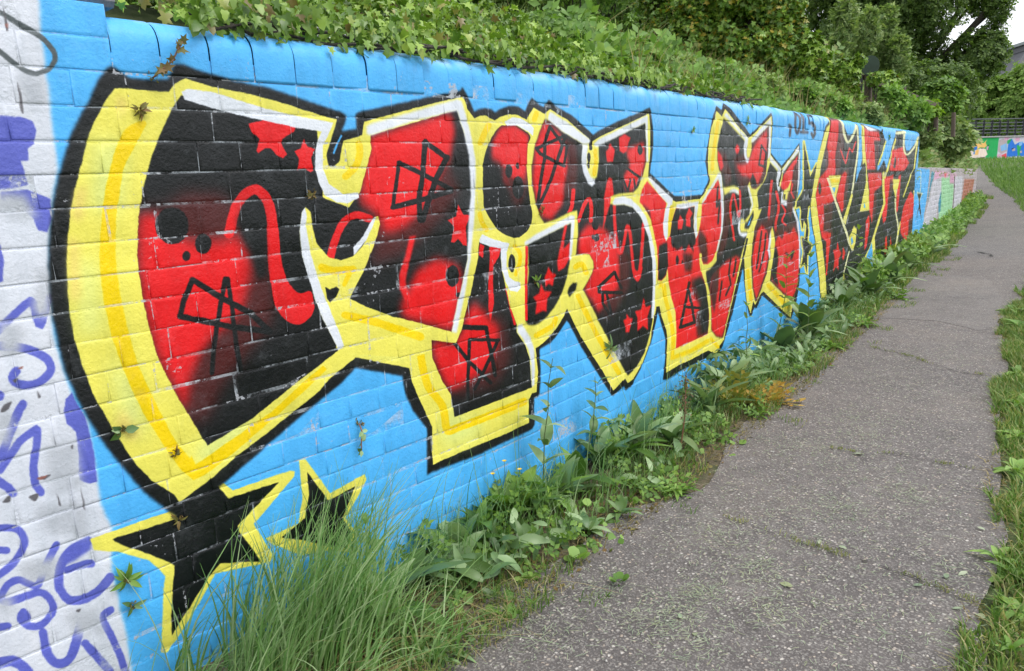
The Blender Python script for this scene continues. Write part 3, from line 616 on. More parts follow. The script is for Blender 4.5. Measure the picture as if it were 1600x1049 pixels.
G19 1390,1031 1368,998 1367,994 1369,990 1374,987 1379,988 1382,990 1405,1024 1406,1027 1404,1032 1399,1034 1393,1034
G20 1361,892 1444,862 1480,848 1522,829 1653,770 1661,768 1672,771 1676,778 1673,787 1666,793 1534,851 1491,869 1454,884 1369,913 1362,914 1354,911 1351,903 1355,896
K23 1304,996 1321,986 1344,990 1355,981 1341,962 1317,947 1307,963
W26 943,1521 960,1529 1026,1525 1129,1500 1233,1479 1384,1460 1371,1438 1342,1395 1335,1328 1350,1289 1396,1258 1453,1260 1454,1245 1410,1230 1371,1235 1331,1259 1314,1296 1309,1328 1315,1383 1327,1414 1340,1434 1261,1443 1125,1465 1041,1481 949,1503
W27 1236,1162 1251,1215 1263,1227 1266,1200 1259,1179 1267,1091 1292,990 1332,875 1353,810 1331,801 1287,902 1264,973 1237,1094
W23 1417,1099 1459,1132 1484,1162 1504,1184 1513,1182 1498,1156 1467,1115 1417,1076
W31 1504,1453 1520,1461 1635,1488 1758,1517 1891,1549 1912,1545 1951,1446 1969,1348 1960,1232 1946,1134 1916,1009 1869,868 1826,764 1802,775 1845,881 1900,1011 1916,1136 1937,1233 1935,1365 1916,1446 1888,1511 1687,1471 1521,1426 1502,1429
K28 2140,1470 2167,1475 2179,1475 2192,1473 2209,1469 2252,1455 2270,1447 2282,1439 2286,1431 2282,1424 2269,1407 2264,1396 2259,1370 2255,1339 2255,1301 2261,1231 2266,1197 2276,1156 2276,1137 2272,1121 2269,1113 2260,1100 2247,1089 2239,1084 2217,1074 2204,1070 2191,1066 2179,1065 2167,1065 2155,1066 2131,1073 2095,1088 2071,1102 2060,1112 2048,1124 2023,1153 2006,1179 2002,1187 2001,1193 2002,1215 2000,1277 2003,1306 2007,1332 2011,1345 2023,1372 2031,1387 2050,1414 2059,1426 2079,1445 2098,1459 2115,1468 2121,1469
[0 2140,1470 2192,1473 2282,1439 2264,1396 2255,1322 2263,1212 2276,1156 2269,1113 2239,1084 2179,1065 2119,1077 2060,1112 2006,1179 2002,1215 2001,1292 2016,1358 2059,1426 2107,1465
R114 2107,1462 2140,1468 2192,1471 2278,1436 2264,1396 2246,1256 2161,1247 2115,1271 2112,1333 2053,1351 2061,1413
D185 2062,1373 2126,1283 2157,1189 2202,1175 2253,1232 2242,1303 2129,1323
R91 2117,1454 2191,1467 2270,1434 2240,1280 2163,1282 2129,1323 2069,1373 2079,1422
K23 2167,1309 2165,1300 2160,1292 2153,1287 2145,1285 2137,1287 2131,1293 2127,1301 2127,1310 2129,1319 2134,1327 2141,1332 2148,1333 2156,1332 2162,1326 2166,1318
K23 2211,1327 2208,1319 2204,1316 2200,1315 2196,1316 2192,1319 2190,1327 2194,1335 2197,1338 2201,1339 2205,1338 2209,1335
K23 2232,1247 2228,1231 2220,1217 2208,1209 2194,1206 2181,1210 2171,1219 2164,1233 2163,1249 2167,1265 2175,1278 2187,1287 2200,1290 2213,1286 2224,1277 2230,1263
]0 
W27 2137,1483 2179,1500 2235,1497 2289,1478 2308,1465 2302,1437 2264,1454 2207,1471 2147,1470
K33 2381,1497 2340,1444 2308,1394 2287,1321 2286,1250 2299,1194 2333,1131 2357,1107 2437,1117 2536,1139 2595,1143 2595,1043 2576,959 2616,960 2678,954 2714,920 2718,886 2689,853 2624,807 2659,766 2730,672 2806,580 3008,339 3095,357 3194,413 3260,501 3291,571 3308,714 3296,859 3255,973 3181,1070 3142,1139 3144,1216 3199,1276 3232,1332 3234,1415 3224,1511 2817,1416 2725,1405 2653,1409 2502,1455 2419,1496
[0 2381,1497 2340,1444 2308,1394 2287,1321 2286,1250 2299,1194 2333,1131 2357,1107 2437,1117 2536,1139 2595,1143 2595,1043 2576,959 2616,960 2678,954 2714,920 2718,886 2689,853 2624,807 2659,766 2730,672 2806,580 3008,339 3095,357 3194,413 3260,501 3291,571 3308,714 3296,859 3255,973 3181,1070 3142,1139 3144,1216 3199,1276 3232,1332 3234,1415 3224,1511 2817,1416 2725,1405 2653,1409 2502,1455 2419,1496
R122 2380,1493 2470,1459 2532,1411 2541,1318 2513,1242 2491,1172 2405,1114 2341,1130 2300,1206 2288,1278 2308,1392 2340,1444
D153 2505,1435 2599,1411 2614,1317 2589,1219 2538,1169 2503,1222 2536,1323
K19 2403,1474 2366,1413 2365,1410 2369,1407 2375,1405 2382,1407 2386,1410 2424,1470 2424,1473 2421,1477 2414,1478 2407,1476
K19 2365,1411 2361,1356 2363,1353 2368,1351 2375,1350 2381,1353 2383,1356 2386,1412 2385,1414 2380,1417 2372,1417 2367,1414
K19 2362,1357 2336,1285 2336,1282 2341,1279 2348,1278 2354,1280 2357,1283 2383,1355 2382,1358 2378,1361 2371,1362 2364,1360
K19 2336,1285 2305,1182 2305,1179 2309,1176 2316,1175 2323,1177 2325,1180 2357,1283 2356,1286 2352,1289 2345,1290 2338,1288
K20 2405,1468 2485,1409 2490,1407 2498,1407 2504,1409 2506,1413 2504,1416 2422,1476 2418,1478 2411,1478 2405,1475 2403,1471
K20 2488,1407 2525,1395 2530,1394 2538,1396 2543,1399 2542,1403 2538,1406 2501,1418 2496,1419 2488,1417 2484,1414 2484,1410
K19 2324,1384 2529,1437 2533,1439 2536,1443 2533,1447 2526,1449 2520,1448 2316,1395 2312,1393 2310,1389 2312,1386 2318,1384
K19 2311,1386 2335,1367 2339,1365 2346,1365 2352,1367 2354,1371 2352,1374 2328,1393 2324,1395 2317,1395 2311,1393 2310,1389
K19 2338,1365 2457,1328 2463,1327 2470,1329 2474,1332 2473,1337 2469,1339 2349,1376 2344,1377 2337,1375 2333,1372 2334,1368
K20 2458,1328 2504,1317 2509,1317 2517,1319 2520,1323 2518,1327 2513,1329 2468,1339 2462,1340 2455,1338 2452,1334 2454,1330
K20 2513,1445 2454,1358 2453,1355 2457,1351 2464,1350 2471,1351 2475,1354 2535,1441 2536,1444 2532,1448 2525,1449 2517,1447
K20 2454,1358 2400,1275 2400,1272 2403,1268 2410,1267 2417,1268 2421,1270 2475,1354 2475,1357 2472,1360 2464,1362 2457,1360
K20 2401,1275 2309,1172 2308,1169 2310,1165 2317,1163 2324,1163 2328,1165 2420,1270 2421,1273 2418,1277 2412,1279 2404,1278
K20 2522,1401 2495,1326 2495,1324 2499,1321 2505,1321 2511,1322 2513,1325 2540,1400 2540,1402 2536,1405 2530,1405 2524,1404
R27 2617,1094 2648,1138 2660,1152 2684,1172 2694,1178 2687,1179 2685,1178 2689,1167 2692,1140 2691,1127 2685,1093 2686,1089 2693,1084 2704,1083 2713,1085 2716,1089 2723,1125 2723,1153 2716,1181 2701,1192 2675,1191 2659,1182 2632,1160 2620,1146 2589,1101 2588,1097 2593,1092 2603,1090 2612,1091
R26 2555,1226 2543,1171 2537,1160 2518,1135 2517,1131 2521,1126 2530,1123 2539,1124 2544,1128 2565,1154 2571,1166 2576,1181 2584,1224 2583,1228 2576,1232 2566,1232 2558,1230
R33 2868,1272 2897,1263 2906,1196 2893,1174 2851,1126 2814,1067 2796,1035 2810,1106 2819,1194 2838,1242
R168 2590,955 2605,1039 2674,1082 2819,1049 2934,983 2975,930 2949,874 2946,800 2957,754 2835,722 2748,684 2690,750 2629,806 2689,853 2723,886 2709,929 2652,959
D235 2934,977 3057,906 3046,757 2892,660 2775,650 2835,728 2945,771
R140 2606,967 2620,1033 2694,1064 2802,1040 2915,965 2937,875 2927,788 2807,747 2712,752 2650,803 2706,860 2724,908
R30 2895,1148 2896,1082 2900,1034 2908,986 2919,950 2927,937 2936,926 2958,918 2978,923 2987,933 3004,957 3025,1007 3045,1043 3027,1045 3038,1016 3049,966 3065,865 3072,837 3080,816 3091,798 3104,785 3137,778 3152,789 3171,827 3186,873 3202,952 3211,1044 3209,1048 3201,1052 3189,1053 3180,1050 3177,1047 3168,956 3152,878 3129,813 3116,793 3129,792 3122,800 3113,815 3104,836 3097,863 3076,991 3064,1036 3057,1049 3027,1056 3014,1048 3001,1026 2974,964 2952,933 2962,932 2949,951 2943,966 2933,1008 2926,1081 2925,1147 2923,1151 2915,1154 2905,1155 2897,1152
R37 3069,857 3076,855 3115,830 3128,826 3140,827 3176,843 3182,844 3184,839 3183,830 3168,799 3144,779 3135,774 3126,773 3118,776 3101,789 3087,806 3070,842 3067,852
K28 2773,1014 2771,1008 2765,1003 2757,1000 2747,1000 2738,1002 2730,1006 2725,1012 2724,1018 2726,1025 2731,1029 2739,1032 2749,1033 2758,1031 2766,1027 2771,1021
K27 2729,1021 2726,1013 2722,1011 2718,1011 2714,1012 2711,1015 2708,1022 2711,1030 2715,1032 2719,1032 2723,1031 2726,1029
K27 2764,1070 2762,1062 2756,1055 2746,1051 2736,1050 2726,1053 2717,1058 2712,1066 2710,1074 2713,1082 2719,1089 2728,1093 2738,1094 2748,1092 2757,1086 2762,1079
R116 3040,1396 3209,1427 3227,1332 3192,1276 3137,1219 3072,1201 3009,1212 2999,1275 3069,1322 3032,1359
K29 3195,1388 3192,1379 3187,1372 3178,1367 3168,1365 3157,1367 3149,1372 3144,1379 3142,1388 3144,1397 3150,1405 3158,1410 3169,1412 3179,1410 3187,1405 3193,1397
R33 2879,1417 2925,1387 2905,1335 2848,1335 2838,1381 2861,1392
R34 2962,1440 3017,1458 3079,1442 3053,1419 3039,1382 3002,1371 2966,1382
K23 2981,1318 3164,1255 3170,1253 3179,1254 3184,1257 3184,1261 3180,1264 2996,1327 2990,1328 2982,1328 2977,1325 2977,1321
K23 2978,1268 3031,1201 3034,1199 3040,1198 3046,1198 3050,1201 3049,1203 2995,1271 2992,1272 2987,1274 2981,1273 2977,1270
K23 3049,1201 3076,1255 3076,1257 3072,1259 3066,1260 3060,1259 3058,1257 3031,1203 3031,1201 3035,1198 3041,1198 3047,1199
K23 3096,1254 3114,1198 3116,1196 3122,1194 3128,1195 3133,1197 3134,1199 3115,1255 3113,1257 3108,1259 3101,1259 3097,1257
K24 3133,1197 3174,1255 3175,1257 3171,1260 3165,1261 3158,1260 3155,1258 3114,1200 3114,1198 3118,1195 3124,1194 3130,1195
K23 2889,854 2749,806 2745,803 2745,799 2752,794 2761,792 2768,793 2909,841 2913,843 2913,848 2906,853 2896,855
K23 2744,801 2743,779 2745,775 2752,771 2761,769 2769,771 2771,775 2772,798 2771,801 2764,805 2754,807 2746,805
K23 2757,770 2962,737 2970,737 2977,739 2978,744 2972,749 2964,752 2758,784 2751,784 2745,781 2744,777 2749,772
K24 2888,846 2952,764 2956,762 2964,759 2972,760 2976,763 2975,766 2910,848 2907,851 2899,853 2891,853 2887,850
K23 2779,765 2779,719 2784,716 2792,714 2798,716 2800,719 2801,765 2795,768 2787,769 2781,768
K23 2779,719 2863,632 2867,629 2875,627 2882,628 2885,631 2884,635 2799,722 2795,725 2787,726 2780,726 2777,722
K23 2814,759 2851,665 2854,662 2861,659 2869,659 2874,661 2874,664 2836,758 2834,761 2827,764 2819,764 2814,762
R38 3193,689 3213,638 3277,638 3233,587 3232,519 3176,549 3120,531 3122,600 3096,635 3164,634
R37 3011,640 3042,613 3075,605 3034,544 2995,551 2996,581 2978,612 3010,616
]0 
Y32 2653,1409 2695,1420 2779,1421 2781,1336 2762,1274 2724,1257 2668,1295 2640,1347
W31 2653,1409 2694,1410 2681,1355 2679,1316 2709,1276 2745,1264 2745,1245 2717,1235 2687,1247 2648,1295 2635,1342 2642,1386
G27 2735,1383 2738,1334 2725,1287 2726,1283 2733,1279 2744,1278 2753,1280 2757,1284 2770,1333 2767,1384 2764,1388 2756,1391 2745,1391 2737,1387
K21 2703,1425 2701,1391 2702,1388 2709,1385 2718,1385 2725,1388 2727,1392 2729,1426 2727,1429 2721,1432 2712,1432 2705,1429
K26 2711,1355 2706,1340 2701,1335 2696,1334 2690,1335 2686,1340 2682,1355 2687,1370 2692,1374 2698,1376 2703,1374 2708,1370
K26 2705,1323 2701,1314 2698,1311 2693,1310 2689,1311 2685,1314 2682,1323 2686,1333 2690,1335 2694,1336 2699,1335 2702,1333
W30 2402,1500 2421,1530 2550,1490 2716,1425 2705,1412 2653,1409 2502,1455
W34 2736,1410 2785,1432 3000,1486 3239,1547 3252,1544 3250,1445 3255,1332 3232,1332 3234,1415 3224,1511 2980,1451 2762,1397
Y36 2869,1153 2882,1188 2954,1197 3098,1197 3144,1216 3190,1199 3169,1164 3182,1140 3243,1091 3298,1016 3333,935 3354,853 3345,748 3367,728 3321,589 3291,561 3308,714 3296,859 3255,973 3181,1070 3096,1126 2995,1146 2904,1148
W36 2893,1160 2917,1178 2996,1183 3065,1169 3155,1129 3222,1077 3270,1006 3311,924 3332,833 3314,619 3298,566 3276,573 3293,722 3288,860 3248,974 3174,1071 3089,1127 2995,1146 2904,1148
K28 1967,1067 2023,1046 2087,1038 2080,998 2084,944 2116,817 2152,737 2154,707 2202,648 2227,586 2232,471 2071,471 1925,470 1792,469 1783,553 1747,607 1707,700 1707,762 1820,729 1852,773 1899,875 1956,1016
[0 1967,1067 2023,1046 2087,1038 2080,998 2084,944 2116,817 2152,737 2154,707 2202,648 2227,586 2232,471 2071,471 1925,470 1792,469 1783,553 1747,607 1707,700 1707,762 1820,729 1852,773 1899,875 1956,1016
D280 1921,865 2089,768 2117,615 2035,533 1829,535 1781,565 1814,664 1848,763
R183 1707,762 1820,729 1855,773 1875,815 1921,861 2000,788 2050,738 2034,668 1987,606 1906,587 1781,565 1748,610 1707,702
R28 2020,1046 2087,1035 2070,1004 2039,977 2031,920 2029,837 2003,771 1997,831 2010,969
R27 1970,1062 1993,1051 1979,1009 1960,1020
R24 2094,884 2133,742 2135,739 2139,737 2145,737 2148,739 2148,742 2109,884 2107,887 2103,889 2098,889 2095,887
K20 1769,788 1976,747 1983,747 1989,750 1990,756 1985,763 1978,765 1771,806 1765,806 1759,802 1758,796 1763,791
K21 1967,756 1988,664 1990,661 1996,657 2003,656 2008,659 2008,663 1987,756 1985,759 1979,763 1972,763 1967,760
K22 1988,664 2006,571 2008,567 2014,563 2021,562 2026,565 2027,569 2008,663 2007,666 2000,670 1993,671 1988,668
K21 1890,724 2043,692 2048,692 2052,694 2053,698 2049,702 2044,704 1891,735 1887,735 1883,733 1883,729 1886,725
K21 1882,731 1862,605 1863,602 1867,598 1872,597 1877,598 1879,600 1899,728 1898,731 1894,734 1889,735 1884,734
K21 1862,604 1855,507 1855,504 1859,500 1865,499 1869,500 1871,503 1879,601 1878,604 1874,607 1868,609 1864,607
K21 1809,727 1876,644 1879,641 1886,639 1892,641 1894,645 1892,649 1824,732 1821,735 1815,737 1809,735 1807,731
K21 1877,643 1982,543 1986,540 1993,539 1999,541 2000,546 1997,550 1891,650 1887,653 1880,654 1875,651 1874,647
K21 2032,703 1977,637 1976,634 1979,630 1984,627 1990,627 1993,628 2048,695 2049,698 2047,702 2041,705 2035,705
K21 1977,637 1895,547 1894,545 1896,540 1901,537 1906,537 1910,539 1993,628 1994,631 1992,635 1987,638 1981,638
]0 
W30 2160,736 2187,734 2236,674 2258,619 2258,548 2249,477 2232,473 2234,567 2221,626 2184,682 2158,706
K30 2260,1041 2543,1094 2541,1044 2526,946 2503,874 2461,814 2398,763 2334,729 2277,715 2231,723 2208,740 2223,838 2241,925 2244,1033
Y29 2087,1038 2132,1048 2162,1052 2228,1039 2233,992 2215,911 2190,885 2135,882 2094,935 2081,1003
W28 1968,1076 1986,1093 2026,1076 2099,1055 2132,1048 2127,1036 2114,1014 2111,960 2123,922 2152,904 2187,895 2189,875 2165,861 2127,871 2099,906 2084,953 2081,1003 2083,1033 2023,1046 1970,1064
K24 2161,971 2158,958 2153,948 2147,941 2139,939 2132,943 2127,951 2123,962 2123,975 2125,987 2130,998 2137,1004 2144,1006 2151,1003 2157,995 2160,984
G24 2152,1032 2174,1012 2179,1005 2181,998 2181,990 2176,973 2171,962 2151,931 2150,927 2154,923 2161,920 2168,921 2172,923 2193,956 2199,967 2204,988 2204,997 2201,1007 2195,1017 2170,1039 2166,1042 2158,1042 2152,1040 2150,1035
R19 2227,1024 2214,896 2215,894 2219,891 2224,890 2229,891 2230,894 2243,1023 2242,1025 2238,1028 2233,1028 2228,1027
R20 2214,896 2205,748 2205,746 2209,743 2215,742 2219,743 2221,746 2230,894 2230,896 2226,899 2220,900 2216,898
W31 2220,1044 2299,1069 2545,1125 2574,1121 2560,1043 2541,950 2525,941 2516,952 2536,1042 2543,1094 2416,1070 2227,1029
R31 2490,1085 2514,1088 2492,1030 2485,995 2530,1017 2521,946 2486,916 2438,906 2431,943 2448,985 2463,1017
R31 2372,934 2389,912 2424,895 2409,876 2399,851 2368,866 2346,853 2344,895 2358,911
R30 2317,875 2336,842 2393,831 2356,803 2348,755 2323,764 2271,757 2283,806 2259,828 2301,837
K32 2515,830 2545,845 2580,840 2568,815 2517,790 2504,813
K32 2358,617 2372,633 2484,703 2498,701 2488,697
R34 3239,1243 3455,1129 3432,1080 3416,1010 3453,940 3499,962 3523,1038 3571,1097 3818,1094 3802,1033 3799,982 3829,917 3873,955 3908,1030 3916,1103 4152,1229 4194,1166 4218,1047 4211,940 4132,820 4073,774 4005,760 3939,767 3892,812 3887,780 3931,692 3988,626 4029,546 4040,450 4013,352 3568,356 3577,428 3569,554 3513,641 3482,716 3467,801 3451,767 3390,745 3353,753 3354,811 3348,911 3319,977 3278,1058 3216,1117 3162,1150 3184,1202
[0 3239,1243 3455,1129 3432,1080 3416,1010 3453,940 3499,962 3523,1038 3571,1097 3818,1094 3802,1033 3799,982 3829,917 3873,955 3908,1030 3916,1103 4152,1229 4194,1166 4218,1047 4211,940 4132,820 4073,774 4005,760 3939,767 3892,812 3887,780 3931,692 3988,626 4029,546 4040,450 4013,352 3568,356 3577,428 3569,554 3513,641 3482,716 3467,801 3451,767 3390,745 3353,753 3354,811 3348,911 3319,977 3278,1058 3216,1117 3162,1150 3184,1202
K68 3571,1097 3818,1094 3802,982 3829,917 3803,846 3734,898 3684,858 3643,896 3586,878 3523,907 3499,962 3523,1038
K49 3370,922 3461,933 3483,812 3444,768 3390,745 3353,753
D147 3761,700 3912,702 4008,620 4039,522 4023,351 3852,361 3833,485 3896,529 3796,621
K148 3804,687 3912,687 3998,617 4029,523 4012,368 3917,378 3897,493 3914,563
D108 3882,969 3974,912 4004,826 3996,765 3930,772 3892,819 3855,901
D93 3196,1136 3264,1102 3298,1007 3326,910 3269,947 3215,1059
R40 3627,1061 3667,1032 3643,983 3594,987 3595,1030
R41 3742,1091 3793,1058 3759,1036 3759,985 3692,997 3700,1053
R33 3484,954 3468,880 3475,796 3477,793 3486,789 3496,788 3504,790 3506,794 3499,877 3515,950 3514,953 3507,957 3496,959 3487,957
R35 3794,881 3813,757 3815,753 3825,749 3837,748 3846,750 3848,753 3829,879 3826,882 3817,886 3805,887 3796,885
R102 3570,880 3726,836 3743,758 3546,768
K34 3606,825 3600,809 3594,805 3586,804 3578,807 3572,813 3566,830 3572,846 3578,850 3586,851 3594,849 3600,843
K34 3664,809 3660,802 3651,800 3643,804 3639,812 3643,818 3651,820 3660,817
K28 3727,692 3610,465 3611,461 3617,456 3629,453 3639,454 3643,456 3761,684 3760,688 3753,693 3742,695 3731,695
K29 3727,644 3798,461 3801,457 3812,453 3824,451 3832,453 3833,457 3761,641 3758,645 3748,649 3736,650 3728,647
K29 3634,451 3823,445 3832,446 3838,451 3833,458 3819,464 3808,465 3619,470 3611,469 3606,465 3610,458 3622,453
K29 3684,556 3904,514 3913,513 3922,515 3923,520 3916,525 3907,528 3686,570 3678,571 3670,569 3669,564 3675,559
K37 4140,1190 4123,1092 4123,1070 4157,1072 4188,1111 4172,1115 4170,1091 4146,978 4153,973 4161,972 4171,976 4196,1089 4198,1115 4164,1115 4133,1076 4148,1070 4148,1090 4165,1188 4158,1193 4149,1193
]0 
W38 3253,1251 3274,1260 3532,1148 3524,1116 3501,1114 3477,1054 3476,970 3453,937 3423,975 3416,1030 3439,1092 3470,1125 3359,1181
G32 3501,1111 3555,1111 3492,966 3476,970 3485,1054
W41 3579,1117 3827,1118 3871,1119 3845,1031 3846,968 3855,939 3829,917 3802,982 3818,1098 3692,1087 3579,1097
W44 3907,1114 4161,1268 4201,1267 4235,1164 4260,1030 4232,931 4182,849 4142,804 4132,820 4181,890 4210,974 4207,1059 4183,1192 4151,1232 3916,1099
Y30 3874,828 3885,769 3894,746 3908,725 3945,686 3960,665 3982,618 4018,515 4030,463 4029,435 4013,361 4014,357 4024,351 4037,348 4048,349 4052,352 4069,427 4070,456 4057,511 4020,615 3997,664 3980,686 3943,726 3930,745 3921,766 3911,825 3908,829 3898,833 3885,834 3876,831
Y30 3917,745 3991,730 4023,729 4050,733 4072,741 4111,759 4171,806 4173,810 4166,815 4153,818 4140,818 4133,815 4075,770 4041,753 4023,747 4007,744 3990,745 3916,759 3906,757 3902,753 3908,748
K46 4233,1568 4175,1489 4137,1421 4139,1343 4170,1282 4201,1267 4234,1194 4246,1134 4256,1030 4232,931 4182,849 4143,793 4143,763 4045,726 3977,719 3998,654 4048,569 4065,457 4067,365 4144,312 4251,283 4433,536 4554,734 4582,771 4682,879 4666,941 4627,968 4708,995 4748,1057 4666,1177 4702,1203 4747,1158 4828,1147 4979,1188 5045,1244 5094,1465 5087,1555 4764,1447 4641,1415 4579,1456
[0 4233,1568 4175,1489 4137,1421 4139,1343 4170,1282 4201,1267 4234,1194 4246,1134 4256,1030 4232,931 4182,849 4143,793 4143,763 4045,726 3977,719 3998,654 4048,569 4065,457 4067,365 4144,312 4251,283 4433,536 4554,734 4582,771 4682,879 4666,941 4627,968 4708,995 4748,1057 4666,1177 4702,1203 4747,1158 4828,1147 4979,1188 5045,1244 5094,1465 5087,1555 4764,1447 4641,1415 4579,1456
R117 4145,699 4302,746 4470,759 4554,734 4433,536 4304,357 4240,289 4144,312 4067,365 4059,503 4028,602 4065,671
D151 4257,1119 4365,1114 4349,964 4309,852 4226,784 4163,791 4212,899 4250,1008
D114 4028,602 4085,688 4186,713 4168,601 4110,457
R31 4379,1138 4344,1083 4337,1060 4344,1012 4374,934 4412,857 4416,854 4427,851 4441,850 4450,853 4451,856 4402,961 4377,1035 4376,1057 4382,1079 4416,1137 4408,1141 4395,1142 4383,1141
R31 4401,1134 4483,1000 4493,989 4537,987 4546,999 4557,1044 4559,1067 4552,1115 4540,1157 4529,1160 4514,1161 4504,1158 4502,1154 4518,1069 4511,1023 4499,995 4528,994 4486,1056 4439,1135 4435,1139 4423,1141 4410,1141 4402,1138
K31 4365,751 4335,657 4342,651 4352,649 4363,652 4393,747 4385,752 4376,754
K32 4335,655 4371,592 4382,586 4392,586 4399,590 4362,654 4351,659 4342,660
K32 4372,595 4285,540 4288,534 4296,531 4310,532 4398,587 4395,593 4386,596
K32 4456,741 4414,639 4422,633 4431,631 4443,634 4485,737 4478,742 4468,744
K31 4217,633 4178,524 4185,518 4194,516 4204,518 4243,629 4236,634 4227,636
R45 4464,1432 4511,1410 4478,1372 4444,1368 4420,1402
D159 4389,1357 4619,1376 4800,1476 5090,1584 5124,1336 5033,1211 4848,1134 4568,1183 4427,1245
D144 4117,1410 4281,1375 4338,1272 4131,1251
R119 4447,1308 4563,1307 4646,1314 4706,1353 4741,1392 4803,1436 5038,1529 5057,1460 5037,1357 4975,1254 4884,1186 4793,1169 4700,1227 4566,1242 4494,1270
K60 4714,1211 4762,1250 4816,1216 4859,1166 4768,1161
R72 4137,1393 4209,1357 4241,1296 4191,1275 4139,1340
K32 4919,1426 4873,1305 4882,1300 4893,1299 4907,1303 4952,1425 4943,1430 4932,1431
K33 4884,1299 5036,1281 5056,1282 5060,1286 5048,1291 4895,1309 4877,1308 4873,1304
K33 4921,1423 5020,1375 5038,1372 5049,1374 5050,1380 4950,1428 4933,1431 4923,1429
K33 5018,1378 4983,1287 4992,1282 5004,1281 5017,1286 5053,1377 5044,1382 5032,1382
]0 
Y45 4235,1183 4418,1188 4504,1174 4512,1127 4419,1154 4342,1149 4257,1134
W46 4342,1161 4419,1169 4499,1155 4506,1124 4465,1137 4408,1147 4342,1146
Y49 4702,1203 4747,1158 4828,1151 4979,1188 5052,1248 5066,1340 5095,1340 5073,1248 5007,1191 4893,1149 4853,1126 4885,1034 4902,1016 4962,1034 4977,1021 4905,970 4826,901 4802,803 4772,727 4772,644 4631,660 4614,744 4565,741 4658,849 4681,892 4791,978 4787,1047 4767,1089 4701,1136 4682,1192
K49 4618,917 4789,1015 4798,977 4698,903
b24 4673,925 4765,991 4712,930
K25 4659,846 4596,751 4596,748 4604,744 4616,741 4628,742 4632,745 4696,840 4696,843 4688,847 4675,850 4663,849
W48 4666,1177 4699,1168 4766,1093 4787,1051 4755,1021 4708,995 4712,1011 4761,1057 4685,1140
W48 4513,972 4554,977 4533,923 4558,897 4681,888 4670,864 4596,858 4517,885 4494,926
Y48 4554,977 4590,982 4649,955 4618,917 4698,903 4681,888 4558,897 4533,923
Y47 4664,1438 4731,1440 4733,1400 4694,1349 4645,1345 4630,1388
W46 4232,1586 4273,1602 4547,1501 4667,1469 4647,1411 4630,1388 4645,1349 4694,1345 4671,1314 4634,1318 4584,1361 4581,1418 4603,1457 4438,1517
W49 4713,1443 4730,1466 5103,1605 5132,1544 5121,1369 5103,1344 5066,1344 5087,1444 5087,1559 4764,1443
K54 5126,1315 5294,1257 5374,1225 5443,1246 5841,1389 5855,1192 5823,1074 5778,996 5710,981 5863,881 5924,755 5970,602 5960,462 5886,346 5820,281 5730,285 5188,509 5210,565 5095,565 4901,412 4865,413 4805,517 4769,686 4788,809 4829,901 4905,966 4977,1021 4902,1016 4861,1126 4900,1149 5007,1191 5073,1248
[0 5126,1315 5294,1257 5374,1225 5443,1246 5841,1389 5855,1192 5823,1074 5778,996 5710,981 5863,881 5924,755 5970,602 5960,462 5886,346 5820,281 5730,285 5188,509 5210,565 5095,565 4901,412 4865,413 4805,517 4769,686 4788,809 4829,901 4905,966 4977,1021 4902,1016 4861,1126 4900,1149 5007,1191 5073,1248
R68 5468,1237 5825,1370 5769,1240 5658,1150 5528,1114 5430,1126 5380,1159
D94 5713,1278 5848,1333 5833,1145 5737,1055 5662,1104
R35 5149,1196 5097,933 5100,929 5114,923 5134,922 5150,924 5156,928 5209,1193 5206,1198 5191,1202 5171,1203 5155,1201
R36 5261,1117 5321,1036 5331,1006 5322,980 5276,927 5263,900 5266,871 5303,797 5309,792 5327,787 5348,786 5363,789 5365,794 5328,867 5325,894 5337,919 5384,973 5394,1002 5383,1035 5320,1119 5313,1123 5295,1126 5274,1126 5261,1122
D192 5120,822 5501,882 5938,876 5985,638 6033,392 5732,260 5143,510
D173 4729,937 5184,948 5220,769 5258,586 4894,391 4750,562 4740,751
R96 5290,763 5364,811 5463,775 5523,825 5660,796 5760,840 5934,744 5970,602 5948,464 5886,346 5765,289 5430,416 5234,507 5270,630
R87 4793,725 4877,876 4971,911 5102,858 5154,753 5131,667 5079,585 4892,422 4819,510
K92 5234,701 5323,737 5378,641 5341,530 5396,444 5266,494 5214,569
K49 5558,659 5640,632 5686,626 5724,632 5784,653 5758,661 5693,608 5701,601 5715,598 5736,600 5795,647 5800,660 5746,663 5689,643 5668,639 5631,649 5577,667 5562,668 5553,667
K34 4956,871 4910,735 4862,634 4871,627 4882,625 4896,628 4945,730 4991,867 4981,873 4970,874
K35 5056,850 5026,740 5010,703 4988,673 4919,606 4925,600 4937,597 4953,599 5023,667 5045,698 5061,735 5092,846 5082,852 5070,853
R37 5419,1020 5491,979 5502,965 5491,953 5438,925 5426,910 5445,895 5480,882 5536,865 5548,863 5565,862 5576,865 5575,870 5567,874 5486,899 5475,907 5484,917 5538,945 5551,962 5537,980 5509,998 5453,1028 5436,1029 5422,1028 5416,1024
R37 5666,1161 5638,1120 5637,1104 5651,1089 5713,1052 5722,1049 5740,1047 5756,1049 5763,1053 5760,1057 5700,1092 5688,1104 5689,1117 5716,1160 5705,1164 5687,1166 5672,1164
]0 
W53 5310,1248 5388,1238 5345,1199 5382,1132 5353,1111 5320,1126 5277,1201
Y53 5435,1246 5424,1198 5382,1137 5347,1182 5373,1234
Y55 5663,1201 5593,1047 5461,1053 5463,1118 5575,1139
W55 5463,1120 5436,1068 5453,1056 5602,1039 5589,997 5398,1029 5415,1113
K27 5473,1093 5514,1091 5509,1055 5477,1057
W57 5842,1379 5876,1403 5895,1238 5886,1158 5857,1097 5829,1103 5846,1192
W59 5685,987 5726,994 5900,878 5950,767 5986,625 5972,501 5943,505 5938,630 5903,771 5846,868
